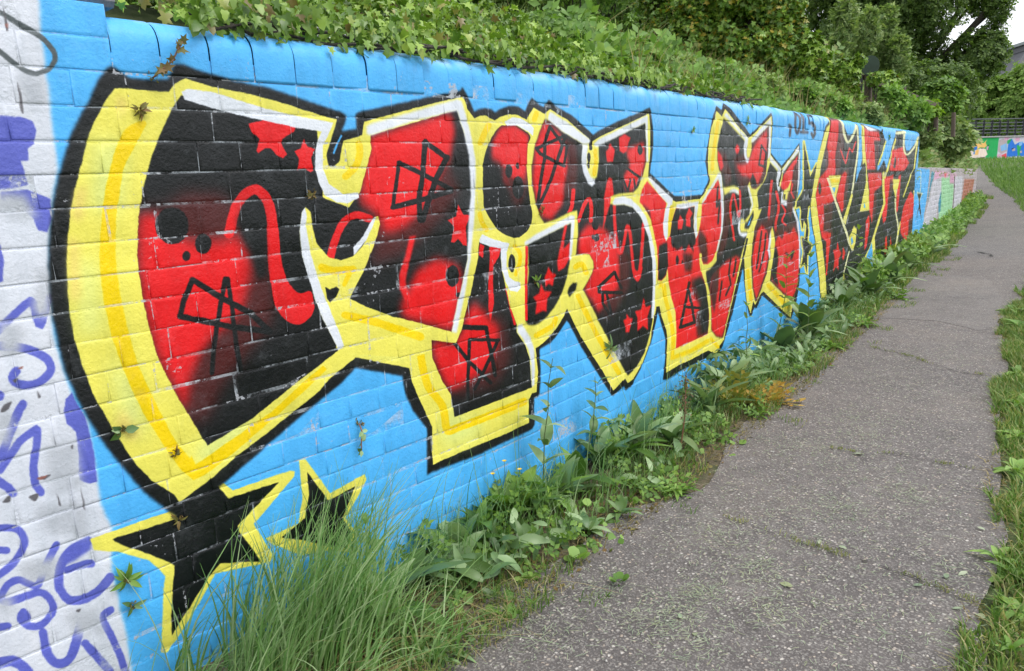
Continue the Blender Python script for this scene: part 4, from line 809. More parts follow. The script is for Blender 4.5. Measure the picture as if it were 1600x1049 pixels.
W54 5433,1268 5853,1440 5841,1389 5607,1316 5443,1241 5402,1264
W52 5122,1365 5385,1273 5376,1203 5298,1205 5308,1266 5125,1323
K27 5394,1265 5360,1204 5326,1157 5333,1152 5343,1151 5356,1154 5391,1202 5425,1263 5417,1268 5407,1269
Y54 5219,885 5269,823 5290,763 5266,675 5173,511 5084,514 5148,648 5190,679 5168,774 5176,853
W53 5184,865 5196,794 5171,730 5190,679 5162,660 5118,726 5137,786
Y33 5938,1463 6027,1354 6036,1349 6062,1345 6091,1346 6110,1352 6112,1358 6021,1467 6011,1472 5986,1475 5958,1474 5939,1468
Y34 6027,1354 6117,1257 6127,1252 6154,1247 6184,1248 6203,1254 6204,1260 6112,1358 6102,1363 6075,1367 6046,1365 6028,1360
Y35 6116,1257 6164,1197 6174,1192 6201,1188 6232,1188 6252,1193 6254,1199 6205,1259 6195,1265 6168,1269 6138,1268 6118,1263
Y35 6251,1193 6447,1295 6451,1301 6437,1308 6407,1312 6375,1310 6359,1306 6167,1204 6163,1199 6176,1191 6205,1187 6235,1188
Y35 6355,1303 6306,1208 6308,1202 6330,1196 6362,1194 6390,1197 6400,1203 6451,1298 6448,1304 6426,1310 6393,1312 6365,1308
Y36 6305,1208 6257,1109 6260,1103 6282,1097 6314,1094 6341,1097 6351,1102 6400,1203 6397,1208 6375,1215 6342,1217 6315,1213
Y36 6257,1109 6192,986 6195,981 6216,974 6247,971 6275,973 6284,978 6351,1102 6348,1108 6326,1115 6294,1117 6267,1114
Y35 6204,992 6134,976 6137,968 6160,961 6191,959 6212,961 6283,977 6280,985 6257,992 6225,994
Y35 6133,974 6104,891 6108,885 6129,878 6160,875 6186,877 6195,883 6224,967 6220,972 6199,979 6167,982 6142,979
Y36 6104,889 6139,831 6165,824 6197,823 6218,827 6222,833 6186,891 6160,897 6129,898 6108,894
Y36 6131,837 6159,774 6167,768 6193,762 6225,760 6247,763 6251,769 6222,832 6214,838 6188,845 6156,846 6135,843
Y36 6159,776 6138,702 6142,696 6164,688 6196,685 6222,687 6230,692 6251,767 6247,773 6224,780 6193,784 6167,781
Y37 6153,692 6326,637 6359,634 6383,637 6385,645 6371,652 6195,707 6164,709 6142,706 6140,698
Y37 6294,656 6156,594 6152,589 6166,580 6194,574 6225,572 6241,575 6383,637 6387,643 6373,651 6342,658 6310,659
Y37 6152,590 6161,443 6167,436 6191,428 6223,424 6248,425 6255,431 6245,580 6239,586 6215,594 6183,597 6159,595
Y37 6253,434 6158,533 6147,539 6119,546 6089,548 6071,544 6071,538 6163,440 6174,433 6203,426 6234,424 6253,428
Y36 6078,547 5966,519 5972,510 5996,503 6026,499 6045,501 6160,528 6153,537 6128,545 6097,548
Y36 6053,505 6124,604 6122,609 6102,618 6072,622 6045,621 6035,617 5966,519 5968,513 5987,505 6016,500 6043,500
Y36 6124,607 6054,737 6046,743 6021,750 5991,752 5971,748 5968,742 6035,614 6043,608 6069,600 6099,598 6121,601
Y35 5992,731 6114,707 6142,707 6156,713 6148,721 6130,727 6008,751 5981,751 5968,745 5975,737
Y36 6156,714 6182,823 6178,829 6156,836 6125,839 6100,837 6092,832 6066,724 6070,718 6092,710 6123,706 6148,709
Y35 6176,830 6075,876 6045,880 6019,878 6009,871 6016,865 6114,819 6145,816 6172,817 6182,824
Y35 6009,873 5980,801 5983,795 6003,788 6033,784 6058,786 6067,791 6097,864 6094,869 6073,877 6043,880 6018,877
Y35 6067,794 5996,898 5987,904 5962,909 5933,910 5914,906 5912,900 5980,798 5989,792 6015,786 6045,784 6064,788
Y34 5996,895 6006,949 5985,956 5956,959 5932,956 5924,951 5915,897 5935,891 5965,888 5989,890
Y34 6008,948 5955,994 5928,999 5900,999 5884,994 5884,988 5936,942 5963,937 5991,937 6008,942
Y34 5904,999 5782,988 5776,981 5788,974 5814,969 5835,969 5960,980 5966,987 5953,995 5926,999
Y34 5856,976 5866,1024 5847,1031 5819,1033 5796,1030 5789,1025 5779,978 5798,971 5826,969 5849,971
Y34 5865,1015 6062,1104 6066,1109 6055,1116 6029,1121 6000,1120 5985,1117 5793,1029 5788,1024 5799,1017 5823,1012 5851,1012
Y34 6066,1109 6021,1466 6016,1471 5993,1475 5964,1475 5942,1470 5937,1464 5980,1112 5986,1106 6008,1101 6038,1099 6061,1103
K35 5979,1465 6209,1198 6403,1301 6238,982 6178,970 6149,887 6205,772 6184,697 6338,647 6199,585 6208,437 6114,535 6009,512 6079,610 6011,740 6111,719 6137,827 6053,868 6023,796 5954,899 5967,947 5924,988 5816,980 5829,1022 6023,1110
K67 6817,1692 7220,1692 7359,1664 7443,1594 7579,1546 7723,1549 7890,1606 7968,1662 8029,1664 8108,1527 8248,1536 8216,1670 8246,1678 9071,1638 9300,1610 9516,1524 9432,1411 9136,1259 9114,1204 9223,1210 9460,1312 9643,1218 9890,1478 10089,1650 10664,1664 10718,1502 10840,1424 11084,1425 11464,1510 11798,1633 11868,1600 11651,1157 11796,1137 12064,446 11524,37 10817,60 10534,221 10289,149 10592,35 9253,-35 9330,102 9023,437 8863,368 8342,5 7937,-23 7690,15 7191,-12 6969,-5 6754,30 6577,424 6429,670 6301,826 6217,983 6276,1157 6424,1300 6645,1598 6801,1644
Y48 6809,1694 6926,1689 6845,1667 6793,1550 6696,1429 6549,1263 6527,1202 6396,1051 6625,712 6708,623 6875,337 6966,89 6969,-5 6779,26 6600,421 6452,668 6322,824 6238,982 6431,1341 6692,1594 6805,1618
[0 6817,1692 7220,1692 7359,1664 7443,1594 7579,1546 7723,1549 7890,1606 7968,1662 8029,1664 8108,1527 8093,1386 8031,1252 7756,845 7512,764 7677,656 7960,450 7641,259 7809,9 7189,0 6975,35 6875,337 6708,623 6625,712 6396,1051 6527,1202 6540,1263 6696,1429 6793,1550 6845,1667
D161 6707,1641 7357,1675 7432,1441 7304,1260 7253,1102 6329,927 6350,1079 6722,1267 6649,1434
D147 7285,1215 7669,1256 7704,1089 7579,855 7358,839 7168,992
D167 6364,976 6917,970 6949,780 7120,682 6999,494 6694,717
R107 6861,1657 7223,1676 7192,1560 7076,1350 7126,1218 6777,1223 6831,1297 6790,1398 6742,1429
R39 7187,1448 7335,1371 7363,1367 7383,1368 7391,1375 7240,1453 7213,1456 7194,1455
R40 7335,1371 7489,1290 7519,1286 7539,1287 7547,1294 7391,1375 7363,1379 7343,1378
R41 7549,1290 7644,1383 7630,1390 7609,1391 7582,1386 7488,1294 7501,1287 7522,1286
R41 7644,1383 7692,1434 7678,1437 7657,1438 7630,1433 7583,1383 7596,1380 7617,1379
R41 7637,1427 7805,1391 7828,1391 7845,1394 7840,1402 7672,1438 7650,1438 7633,1435
R42 7848,1396 7978,1493 7965,1500 7943,1501 7913,1496 7784,1399 7796,1392 7818,1391
R81 6497,1182 6814,1260 7118,1262 7104,1196 6855,1190 7056,1036 7117,983 7020,954 6453,956 6397,1046
K52 6595,1096 6585,1063 6569,1053 6550,1051 6530,1055 6511,1066 6491,1099 6501,1132 6516,1142 6536,1145 6556,1141 6574,1130
R88 7372,1191 7518,1223 7606,1198 7506,1019 7510,871 7438,852 7224,973 7192,1003
R50 7985,1044 7976,946 7911,826 7915,820 7943,811 7985,807 8022,810 8034,815 8101,938 8110,1039 8102,1045 8070,1052 8027,1054 7994,1050
R52 8247,1060 8242,946 8247,941 8272,935 8306,933 8332,936 8339,941 8345,1056 8339,1061 8314,1066 8281,1068 8255,1065
R108 6431,962 6701,964 6748,821 6715,731 6597,741
R56 6615,777 6990,693 7028,616 6865,395 6851,632 6676,680
R35 6964,696 6875,338 6890,330 6907,328 6926,330 7015,690 7000,697 6983,699
D168 6730,931 7071,952 7047,801 6802,779
]0 
Y39 6837,1196 7344,1191 7168,989 7053,1053
G39 6932,1167 7296,1161 7262,1128 6963,1133
b34 6995,1091 7142,1087 7091,1040
Y43 7869,1017 7936,984 7759,831 7650,719 7512,764 7597,836
y42 7931,1654 8014,1525 8032,1477 8033,1436 7975,1283 7831,1013 7852,1004 7879,1003 7909,1008 8055,1281 8114,1436 8113,1478 8094,1527 8009,1658 7979,1664 7952,1663
y42 6781,1172 7344,823 7629,656 7802,531 7975,444 7993,438 8031,432 8064,432 8079,437 8072,444 7902,529 7726,655 7435,824 6861,1177 6849,1181 6822,1184 6794,1183 6779,1178
y46 7248,1681 7297,1605 7358,1552 7444,1505 7484,1488 7524,1477 7584,1471 7647,1475 7736,1494 7867,1548 8002,1636 8003,1642 7980,1648 7940,1649 7902,1645 7885,1640 7757,1555 7678,1520 7638,1506 7588,1494 7605,1494 7547,1515 7504,1536 7430,1585 7355,1687 7345,1692 7314,1695 7278,1694 7253,1687
B44 8125,1521 8232,1536 8298,1324 8220,1249 8345,1261 8197,1208 8036,1091
Y45 8218,1664 8316,1655 8480,1381 8650,1093 8738,971 8828,791 8303,804 8547,1103 8512,1246 8436,1292 8342,1273 8205,1584
b33 8531,893 8596,831 8498,836
R98 8319,1643 8574,1618 9076,1618 9239,1520 8889,1514 9039,1212 8586,1219 8441,1406
W44 8311,1673 8565,1656 9073,1631 8641,1607 8480,1622
R104 8626,1192 9382,1179 9460,1036 9064,979 9120,767 8973,637 8812,785 8744,991
R113 9547,1141 9957,1117 9866,725 9816,615 9663,588 9551,706 9676,824
R70 8646,694 8803,752 8868,631 8747,414 8620,378
Y51 10057,1576 10106,1554 9652,1102 9502,1106 9653,1225 9931,1479
Y51 9432,1178 9511,962 9522,956 9558,949 9605,947 9639,951 9646,957 9564,1176 9554,1182 9517,1188 9472,1189 9439,1184
Y52 9512,961 9608,826 9621,820 9660,813 9707,811 9739,815 9744,822 9646,958 9633,964 9594,971 9548,972 9517,967
Y52 9610,831 9312,653 9312,647 9336,638 9379,632 9421,632 9439,637 9742,817 9743,823 9717,832 9672,837 9629,836
Y51 9312,653 9062,479 9062,473 9087,464 9129,458 9169,458 9185,462 9440,637 9439,643 9413,652 9369,658 9329,657
Y51 9062,479 8940,392 8941,386 8966,376 9007,370 9046,370 9062,374 9185,462 9185,468 9159,477 9117,483 9078,483
Y50 8944,394 8591,284 8586,279 8602,270 8638,262 8678,259 8698,262 9058,372 9064,377 9046,386 9007,394 8966,396
Y49 8587,282 8283,29 8284,23 8308,13 8346,6 8380,4 8394,8 8703,264 8701,270 8677,279 8637,285 8601,286
Y42 9478,1525 9357,1412 9136,1268 9149,1261 9173,1259 9207,1263 9431,1409 9507,1475 9553,1526 9510,1530
Y52 9060,434 9198,464 9369,98 9354,11 9135,140
b58 9043,428 9110,236 9099,137 8945,34 8421,14 8621,228
Y52 8045,684 8190,641 8165,510 8053,447 7914,480 7825,588
b39 7978,581 8037,522 7976,493 7918,561
y38 7839,451 7628,269 7641,260 7661,257 7687,258 7900,442 7886,450 7866,453
Y46 7641,259 7811,149 7886,75 7809,9 7703,38 7572,169
R48 7311,597 7393,512 7514,464 7384,411 7403,313 7298,361 7171,323 7214,453 7134,532 7281,523
R44 7559,526 7690,452 7616,386 7554,405
R93 9905,1427 10680,1478 10864,1353 11139,1271 10783,1171 9813,1186
K75 10095,1354 10193,1316 10137,1219 10007,1228
R91 9751,1122 10158,1151 10201,1013 9994,854 9800,951
R96 10521,1120 10699,1140 10679,919 10617,682 10445,652 10432,834
y64 10546,1616 10553,1498 10601,1433 10643,1410 10752,1377 10823,1367 10914,1362 11008,1366 11202,1392 11441,1442 11548,1472 11639,1506 11833,1604 11835,1610 11804,1617 11749,1619 11697,1615 11674,1609 11488,1514 11405,1483 11308,1456 11088,1409 10999,1394 10909,1386 10860,1392 10775,1418 10708,1464 10684,1617 10675,1623 10639,1628 10592,1627 10555,1622
y60 10164,1604 10694,1630 10746,1635 10785,1647 10768,1660 10705,1668 10643,1667 10117,1639 10070,1634 10036,1623 10050,1611 10107,1604
Y59 11660,1564 11564,1387 11503,1211 11443,1145 11325,1066 10919,847 10936,838 10969,834 11014,838 11427,1059 11548,1139 11611,1207 11673,1385 11769,1563 11738,1571 11701,1572
Y55 10104,1091 10617,1079 10570,1013 10398,843 10206,967
y58 10313,847 10392,694 10619,505 10665,445 10661,392 10561,251 10578,204 10681,90 10727,77 10767,73 10796,80 10692,194 10675,239 10776,380 10780,436 10731,500 10500,690 10421,842 10383,853 10346,854
Y51 10806,534 10668,381 10692,371 10724,367 10763,370 10903,524 10878,534 10845,538
Y51 10607,279 10524,254 10803,103
R105 11530,904 11833,823 11872,575 11682,270 11479,165 10902,385 10860,512 11012,709 11117,761
R79 9834,410 9951,431 10013,217 9854,194
R81 10167,413 10285,308 10176,239
Y55 11772,895 11937,562 11952,454 11907,379 11647,222 11437,66 11461,54 11498,49 11544,51 11757,208 12023,367 12070,445 12054,554 11886,891 11845,901 11806,902
b67 10540,204 10714,88 10411,39 10257,112
D165 7148,1657 7316,1607 7295,1440 7196,1261 7095,1383 7170,1538
D203 8891,1508 9182,1498 9147,1355 9032,1240
D212 9028,980 9175,975 9194,763 8969,651 9009,774
D230 9964,1095 10189,1051 10079,850 9877,687
D168 6748,821 7052,773 6961,712 6715,731
D132 5170,1122 5279,1075 5261,921 5176,861
D140 5595,1107 5738,1045 5684,893 5542,972
D111 4231,1296 4359,1294 4384,1208 4276,1185
D116 4450,1225 4628,1201 4570,1145 4522,1177
D104 3651,861 3786,837 3769,745 3685,755
D272 11517,501 11886,538 11796,331 11514,214
k45 5747,1662 5796,1640 5809,1630 5818,1606 5814,1578 5795,1547 5773,1526 5796,1529 5775,1542 5766,1553 5752,1583 5749,1611 5763,1646 5770,1652 5805,1666 5801,1672 5785,1675 5763,1674 5750,1671 5714,1657 5703,1648 5690,1624 5690,1581 5715,1536 5745,1518 5778,1512 5825,1518 5858,1544 5878,1578 5879,1623 5855,1648 5790,1674 5769,1674 5751,1671 5743,1666
k46 5911,1668 5928,1534 5932,1530 5950,1527 5973,1527 5990,1531 5995,1536 5978,1671 5973,1675 5955,1678 5933,1677 5916,1672
k47 5887,1523 6094,1527 6113,1532 6114,1539 6096,1544 6076,1545 5870,1542 5852,1536 5851,1530 5867,1525
k46 5929,1638 5974,1666 5966,1671 5948,1672 5928,1670 5918,1667 5873,1639 5881,1634 5899,1633 5918,1634
k48 6239,1677 6084,1664 6071,1658 6075,1652 6094,1649 6114,1649 6270,1662 6283,1667 6279,1674 6259,1677
k47 6071,1656 6087,1600 6106,1597 6132,1598 6151,1602 6155,1607 6139,1663 6119,1666 6094,1665 6075,1661
k48 6119,1597 6233,1601 6249,1607 6249,1613 6232,1617 6212,1618 6099,1613 6083,1608 6084,1602 6100,1597
k48 6181,1603 6280,1569 6306,1569 6330,1572 6339,1579 6333,1583 6232,1617 6206,1618 6184,1614 6175,1608
k49 6260,1576 6273,1524 6293,1520 6320,1520 6341,1525 6346,1530 6333,1583 6312,1587 6285,1586 6265,1581
k49 6271,1532 6220,1502 6231,1497 6254,1494 6280,1496 6294,1500 6346,1530 6335,1536 6310,1538 6284,1536
k49 6294,1508 6227,1539 6202,1540 6178,1538 6166,1532 6169,1527 6235,1496 6261,1494 6285,1497 6297,1503
k44 5542,1568 5578,1556 5562,1519 5562,1496 5576,1492 5597,1492 5613,1495 5618,1499 5637,1560 5610,1573 5575,1582 5555,1581 5539,1577 5536,1572"""
LOWP = """
B92 11501,1268 11857,1197 13270,1162 13157,797 12947,501 12891,168 11698,1 11218,-121 11289,228 11360,575 11431,922
t100 13507,1127 13906,1090 13515,911 13208,640 13338,868
w105 13782,983 14779,1014 14892,762 14445,516 14498,204 13596,7 12956,16 12873,362 13345,653
t111 14828,764 15005,671 14957,434 14741,392 14585,572
n117 14798,1042 16786,991 16864,653 16859,190 14726,209 14741,392 15000,453
p108 13886,1131 15885,1078 15845,976 14780,1011 13805,982
p121 16005,1053 17288,1018 17169,837 16122,867
r111 15063,1070 15543,1061 15351,977
w132 16878,977 18595,941 18616,438 18128,318 17114,286
d126 16822,990 17003,987 17084,435 16869,141 16689,153 16943,467
o149 19068,891 22337,818 21887,396 19461,204 18708,327
l149 18396,998 23073,1075 23257,780 18964,880
l165 22337,818 23257,845 22525,290 21633,284
y56 12061,867 12673,826 12475,769 12415,689 12222,789
K56 12132,838 12547,821 12392,745 12455,650 12355,610 12329,748
K57 12360,674 12494,648 12717,420 12383,617 12147,458
y46 12310,1164 12372,1163 12439,853 12396,855"""
FARP = """
w80 -690,1393 6644,1393 6644,-114 -690,-114
e80 -95,1373 2046,1373 2006,5 1411,5 1372,204 262,877 24,996
p80 341,1254 1015,1353 1055,1155 698,1076 301,1155
s80 64,1076 301,1155 262,877 103,917
O80 321,1155 539,1036 658,1115 817,1036 975,1115 1173,1036 1372,1274 1292,1076 1372,877 1253,759 1015,798 817,679 698,759 420,679
C80 301,759 460,600 817,679 1094,759 1332,679 1451,362 1292,204 698,164 460,283 341,521
O80 777,679 936,679 896,362 698,362
u80 500,759 817,877 817,679 698,640 698,402 638,402 638,679 460,640
K56 460,204 817,164 1094,204 1332,204 1213,85 856,104 539,124
K48 500,1155 579,1115 618,996 519,1056
K48 817,1195 975,1175 896,1115
K40 975,759 1253,759 1094,711
K40 1411,877 1530,996 1451,759 1550,679 1411,600
p80 1352,798 1491,877 1451,600 1372,640
e80 1491,996 1986,1036 1974,5 1491,5
l80 2046,1155 2283,1274 2561,1155 2600,521 2283,362 2046,521
s80 2164,838 2521,996 2600,600 2244,521
p80 2363,1353 2680,1313 2561,1155 2402,1155
p80 2006,323 2283,402 2244,124 2046,204
r80 2283,283 2561,402 2600,164 2442,5 2323,124
u80 2640,1155 2838,1234 3036,877 3314,1036 3473,1036 3667,877 3948,1076 4186,838 4265,164 2600,164
e80 2561,1155 2838,1254 2680,957 2561,957
e80 3155,838 3433,877 3393,204 3274,204
s80 3274,996 3512,1076 3473,838 3314,759
l80 2878,620 3076,679 3096,521 2918,481
l80 3373,481 3512,521 3512,362 3393,362
K40 2858,659 3036,699 2878,580
p80 2997,1274 3314,1313 3274,1076 3076,1076
w80 2600,164 4662,164 4662,-34 2600,-34
p80 3631,1274 4067,1313 4027,1076 3710,1036
O80 4265,1155 4860,1234 4979,362 4384,204
e80 4979,1313 5851,1313 5851,5 4979,5
u80 5137,996 5692,1036 5613,362 5177,323"""

# ================================================================== GROUND
def ground_mat():
    mt, nt, b, _ = new_mat("ground_turf")
    p = pos(nt)
    n = noise(nt, .8, 6, .65, p); n2 = noise(nt, 14, 6, .7, p)
    c1 = ramp(nt, n2.outputs[0], [(.3, (.035, .055, .016)), (.55, (.075, .105, .032)), (.75, (.13, .14, .06))])
    c2 = ramp(nt, n2.outputs[0], [(.3, (.07, .055, .035)), (.7, (.17, .14, .09))])
    f = ramp(nt, n.outputs[0], [(.58, (0, 0, 0)), (.75, (.7, .7, .7))])
    nt.links.new(mix(nt, f.outputs[0], c1.outputs[0], c2.outputs[0]), b.inputs["Base Color"])
    b.inputs["Roughness"].default_value = .9
    bump(nt, b, n2.outputs[0], .02)
    return mt
gx = np.concatenate([np.linspace(-420, -30, 14), np.linspace(-25, 25, 51), np.linspace(30, 420, 14)])
gy = np.concatenate([np.linspace(-60, 8, 18), np.linspace(9, 60, 52), np.linspace(70, 600, 16)])
V = np.array([(x, y, float(gz(y))) for y in gy for x in gx])
nx = len(gx)
Fq = np.array([(j*nx+i, j*nx+i+1, (j+1)*nx+i+1, (j+1)*nx+i) for j in range(len(gy)-1) for i in range(nx-1)])
g = obj("ground", V, Fq, ground_mat(), smooth=True)
tag(g, kind="structure")

def smooth_noise(t, seed, f=1.0):
    r = np.random.default_rng(seed)
    t = np.asarray(t, float)
    return sum(np.sin(t*f*k*r.uniform(.8, 1.2)+r.uniform(0, 6.3))/k for k in (1, 2.1, 4.3, 8.7))/2

# path: edges measured from the wall
def edge_pts(pts):
    g3 = np.array([on_ground(*p) for p in pts])
    return g3
PL = edge_pts([(700, 1010), (770, 925), (905, 872), (975, 800), (1105, 768), (1130, 690), (1225, 622), (1290, 548), (1385, 482), (1450, 415), (1490, 365), (1512, 330), (1524, 300)])
PR = edge_pts([(1545, 1049), (1528, 960), (1560, 860), (1572, 745), (1550, 660), (1580, 585), (1562, 505), (1598, 468), (1620, 405), (1612, 345), (1585, 312), (1556, 292)])
def resample(P, n):
    d = np.concatenate([[0], np.cumsum(np.hypot(*np.diff(P[:, :2], axis=0).T))])
    t = np.linspace(0, d[-1], n)
    return np.stack([np.interp(t, d, P[:, k]) for k in range(3)], 1)
# carry the path on towards the viewer and beyond the end of the wall
PL = np.concatenate([[[-1.25, -3.5, 0], [-1.27, .4, 0]], PL, [[-6.2, 31.5, 0], [-9.5, 38, 0]]])
PR = np.concatenate([[[.05, -3.5, 0], [-.1, .8, 0]], PR, [[-6.0, 34.5, 0], [-8.6, 41, 0]]])
NP = 420
A, B = resample(PL, NP), resample(PR, NP)
A[:, 0] += .035*smooth_noise(np.arange(NP)*.35, 3); B[:, 0] += .035*smooth_noise(np.arange(NP)*.35, 4)
rows = []
for k in range(9):
    q = A*(1-k/8) + B*(k/8)
    q[:, 2] = gz(q[:, 1]) + .012
    rows.append(q)
V = np.concatenate(rows)
Fq = np.array([(k*NP+i, (k+1)*NP+i, (k+1)*NP+i+1, k*NP+i+1) for k in range(8) for i in range(NP-1)])
def asphalt_mat(name, base, chip, amount, scale, tint=1.0):
    mt, nt, b, _ = new_mat(name)
    p = pos(nt)
    vo = N(nt, "ShaderNodeTexVoronoi", feature='F1')
    vo.inputs["Scale"].default_value = scale
    vo.inputs["Randomness"].default_value = 1
    wob = noise(nt, 60, 2, .5, p)
    va = N(nt, "ShaderNodeVectorMath", operation='MULTIPLY_ADD')
    nt.links.new(wob.outputs["Color"], va.inputs[0]); va.inputs[1].default_value = (.012, .012, .012); nt.links.new(p, va.inputs[2])
    nt.links.new(va.outputs[0], vo.inputs["Vector"])
    v2 = N(nt, "ShaderNodeTexVoronoi", feature='F1')
    v2.inputs["Scale"].default_value = scale*2.3
    nt.links.new(va.outputs[0], v2.inputs["Vector"])
    s2 = N(nt, "ShaderNodeSeparateColor"); nt.links.new(v2.outputs["Color"], s2.inputs[0])
    small = ramp(nt, s2.outputs[0], [(0, (0, 0, 0)), (.72, (0, 0, 0)), (.80, (.55, .55, .55))])
    sep = N(nt, "ShaderNodeSeparateColor")
    nt.links.new(vo.outputs["Color"], sep.inputs[0])
    rnd = ramp(nt, sep.outputs[0], [(0, (0, 0, 0)), (1-amount, (0, 0, 0)), (1-amount+.04, (1, 1, 1))])
    dd = ramp(nt, vo.outputs["Distance"], [(.26, (1, 1, 1)), (.58, (0, 0, 0))])
    mk = N(nt, "ShaderNodeMath", operation='MULTIPLY')
    nt.links.new(rnd.outputs[0], mk.inputs[0]); nt.links.new(dd.outputs[0], mk.inputs[1])
    big = noise(nt, .9, 6, .7, p)
    mid = noise(nt, 9, 5, .7, p)
    fin = noise(nt, 160, 3, .7, p)
    bc = ramp(nt, mid.outputs[0], [(.3, tuple(x*.78 for x in base)), (.7, tuple(x*1.25 for x in base))])
    bc = mix(nt, 1.0, bc.outputs[0], ramp(nt, big.outputs[0], [(.32, (.74, .74, .76)), (.5, (1, 1, 1)), (.68, (1.28, 1.24, 1.16))]).outputs[0], 'MULTIPLY')
    bc = mix(nt, 1.0, bc, ramp(nt, fin.outputs[0], [(.3, (.7, .7, .7)), (.7, (1.3, 1.3, 1.3))]).outputs[0], 'MULTIPLY')
    cc = ramp(nt, sep.outputs[1], [(.1, tuple(x*.62 for x in chip)), (.5, chip), (.8, (chip[0]*1.05, chip[1]*.93, chip[2]*.82)), (.95, tuple(x*1.35 for x in chip))])
    bc = mix(nt, small.outputs[0], bc, tuple(x*.72 for x in chip))
    c = mix(nt, mk.outputs[0], bc, cc.outputs[0])
    lich = noise(nt, 3.5, 6, .75, p)
    lf = ramp(nt, lich.outputs[0], [(.60, (0, 0, 0)), (.74, (.35, .35, .35))])
    c = mix(nt, lf.outputs[0], c, (.26, .26, .235))
    nt.links.new(c, b.inputs["Base Color"])
    b.inputs["Roughness"].default_value = .85
    ad = N(nt, "ShaderNodeMath", operation='ADD')
    nt.links.new(mk.outputs[0], ad.inputs[0]); nt.links.new(fin.outputs[0], ad.inputs[1])
    bump(nt, b, ad.outputs[0], .004, .9)
    return mt
M_ASPH = asphalt_mat("worn_asphalt", (.110, .098, .094), (.39, .365, .34), .32, 92)
o = obj("path", V, Fq, M_ASPH, smooth=True); tag(o, kind="structure")
# smoother, paler repair further along the path
pc = [(1296, 486), (1330, 452), (1372, 436), (1440, 431), (1500, 432), (1548, 440), (1566, 470), (1558, 512), (1530, 520), (1470, 505), (1400, 500), (1340, 502)]
pc = np.array([on_ground(*p) for p in pc])
def sheet(name, P, dz, mat, jag=.02, seed=1, n=8):
    """flat irregular patch lying on the ground"""
    Q = []
    for a, b in zip(P, np.roll(P, -1, 0)):
        for k in range(n): Q.append(a+(b-a)*k/n)
    Q = np.array(Q); r = np.random.default_rng(seed)
    Q[:, :2] += r.normal(0, jag, (len(Q), 2))
    c = Q.mean(0)
    V = [c]+list(Q)+list(c+(Q-c)*.5)
    V = np.array(V); V[:, 2] = gz(V[:, 1]) + dz
    k = len(Q)
    F = [(0, 1+k+i, 1+k+(i+1) % k) for i in range(k)] + [(1+k+i, 1+i, 1+(i+1) % k, 1+k+(i+1) % k) for i in range(k)]
    return obj(name, V, F, mat)
M_PATCH = asphalt_mat("asphalt_repair", (.135, .122, .116), (.35, .335, .32), .28, 100)
tag(sheet("path_repair", pc, .0140, M_PATCH, .005, 5), kind="structure")

# bare earth and litter between path and wall
def soil_mat():
    mt, nt, b, _ = new_mat("dry_soil")
    p = pos(nt)
    n = noise(nt, 5, 6, .7, p); n2 = noise(nt, 60, 5, .75, p)
    c = ramp(nt, n2.outputs[0], [(.28, (.045, .034, .022)), (.5, (.12, .092, .06)), (.72, (.26, .21, .14))])
    f = ramp(nt, n.outputs[0], [(.45, (0, 0, 0)), (.62, (.8, .8, .8))])
    c = mix(nt, f.outputs[0], c.outputs[0], (.055, .075, .025))
    nt.links.new(c, b.inputs["Base Color"])
    b.inputs["Roughness"].default_value = .95
    bump(nt, b, n2.outputs[0], .008)
    return mt
M_SOIL = soil_mat()
sW = np.linspace(-1.6, S_END, NP)
W0 = wpg(sW, -.02)
L0 = np.array([A[np.argmin(np.hypot(A[:, 0]-p[0], A[:, 1]-p[1]))] for p in W0])
rows = []
for k in range(6):
    q = W0*(1-k/5) + L0*(k/5) + (np.array([.06, 0, 0]) if k == 5 else 0)
    q[:, 2] = gz(q[:, 1]) + .007 + .03*max(0, 1-k/2.5) - (.004 if k == 5 else 0)
    rows.append(q)
V = np.concatenate(rows)
Fq = np.array([(k*NP+i, (k+1)*NP+i, (k+1)*NP+i+1, k*NP+i+1) for k in range(5) for i in range(NP-1)])
tag(obj("soil_strip", V, Fq, M_SOIL, smooth=True), kind="structure")

# ================================================================== THE PAINTED WALL
S0, S1, Z0, Z1 = -.3, 12.0, -.2, 1.86
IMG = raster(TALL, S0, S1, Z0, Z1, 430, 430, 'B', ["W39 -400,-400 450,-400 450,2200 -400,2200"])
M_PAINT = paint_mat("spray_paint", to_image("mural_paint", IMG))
M_JOINT = paint_mat("spray_paint_in_joints", bpy.data.images["mural_paint"], worn_glint=.5, gloss=.42, grain=.003)
uvT = lambda s, z: np.stack([(np.asarray(s)-S0)/(S1-S0), (np.asarray(z)-Z0)/(Z1-Z0)], -1)
S_TALL, S_PIER = 11.87, .79
CB = 1.556                                  # underside of the coping

def lean(s, z):
    s = np.asarray(s, float); z = np.asarray(z, float)
    t = np.clip((s-8.9)/1.6, 0, 1)
    return np.where(z > 1.187, .022*t*t*(3-2*t), 0.0)

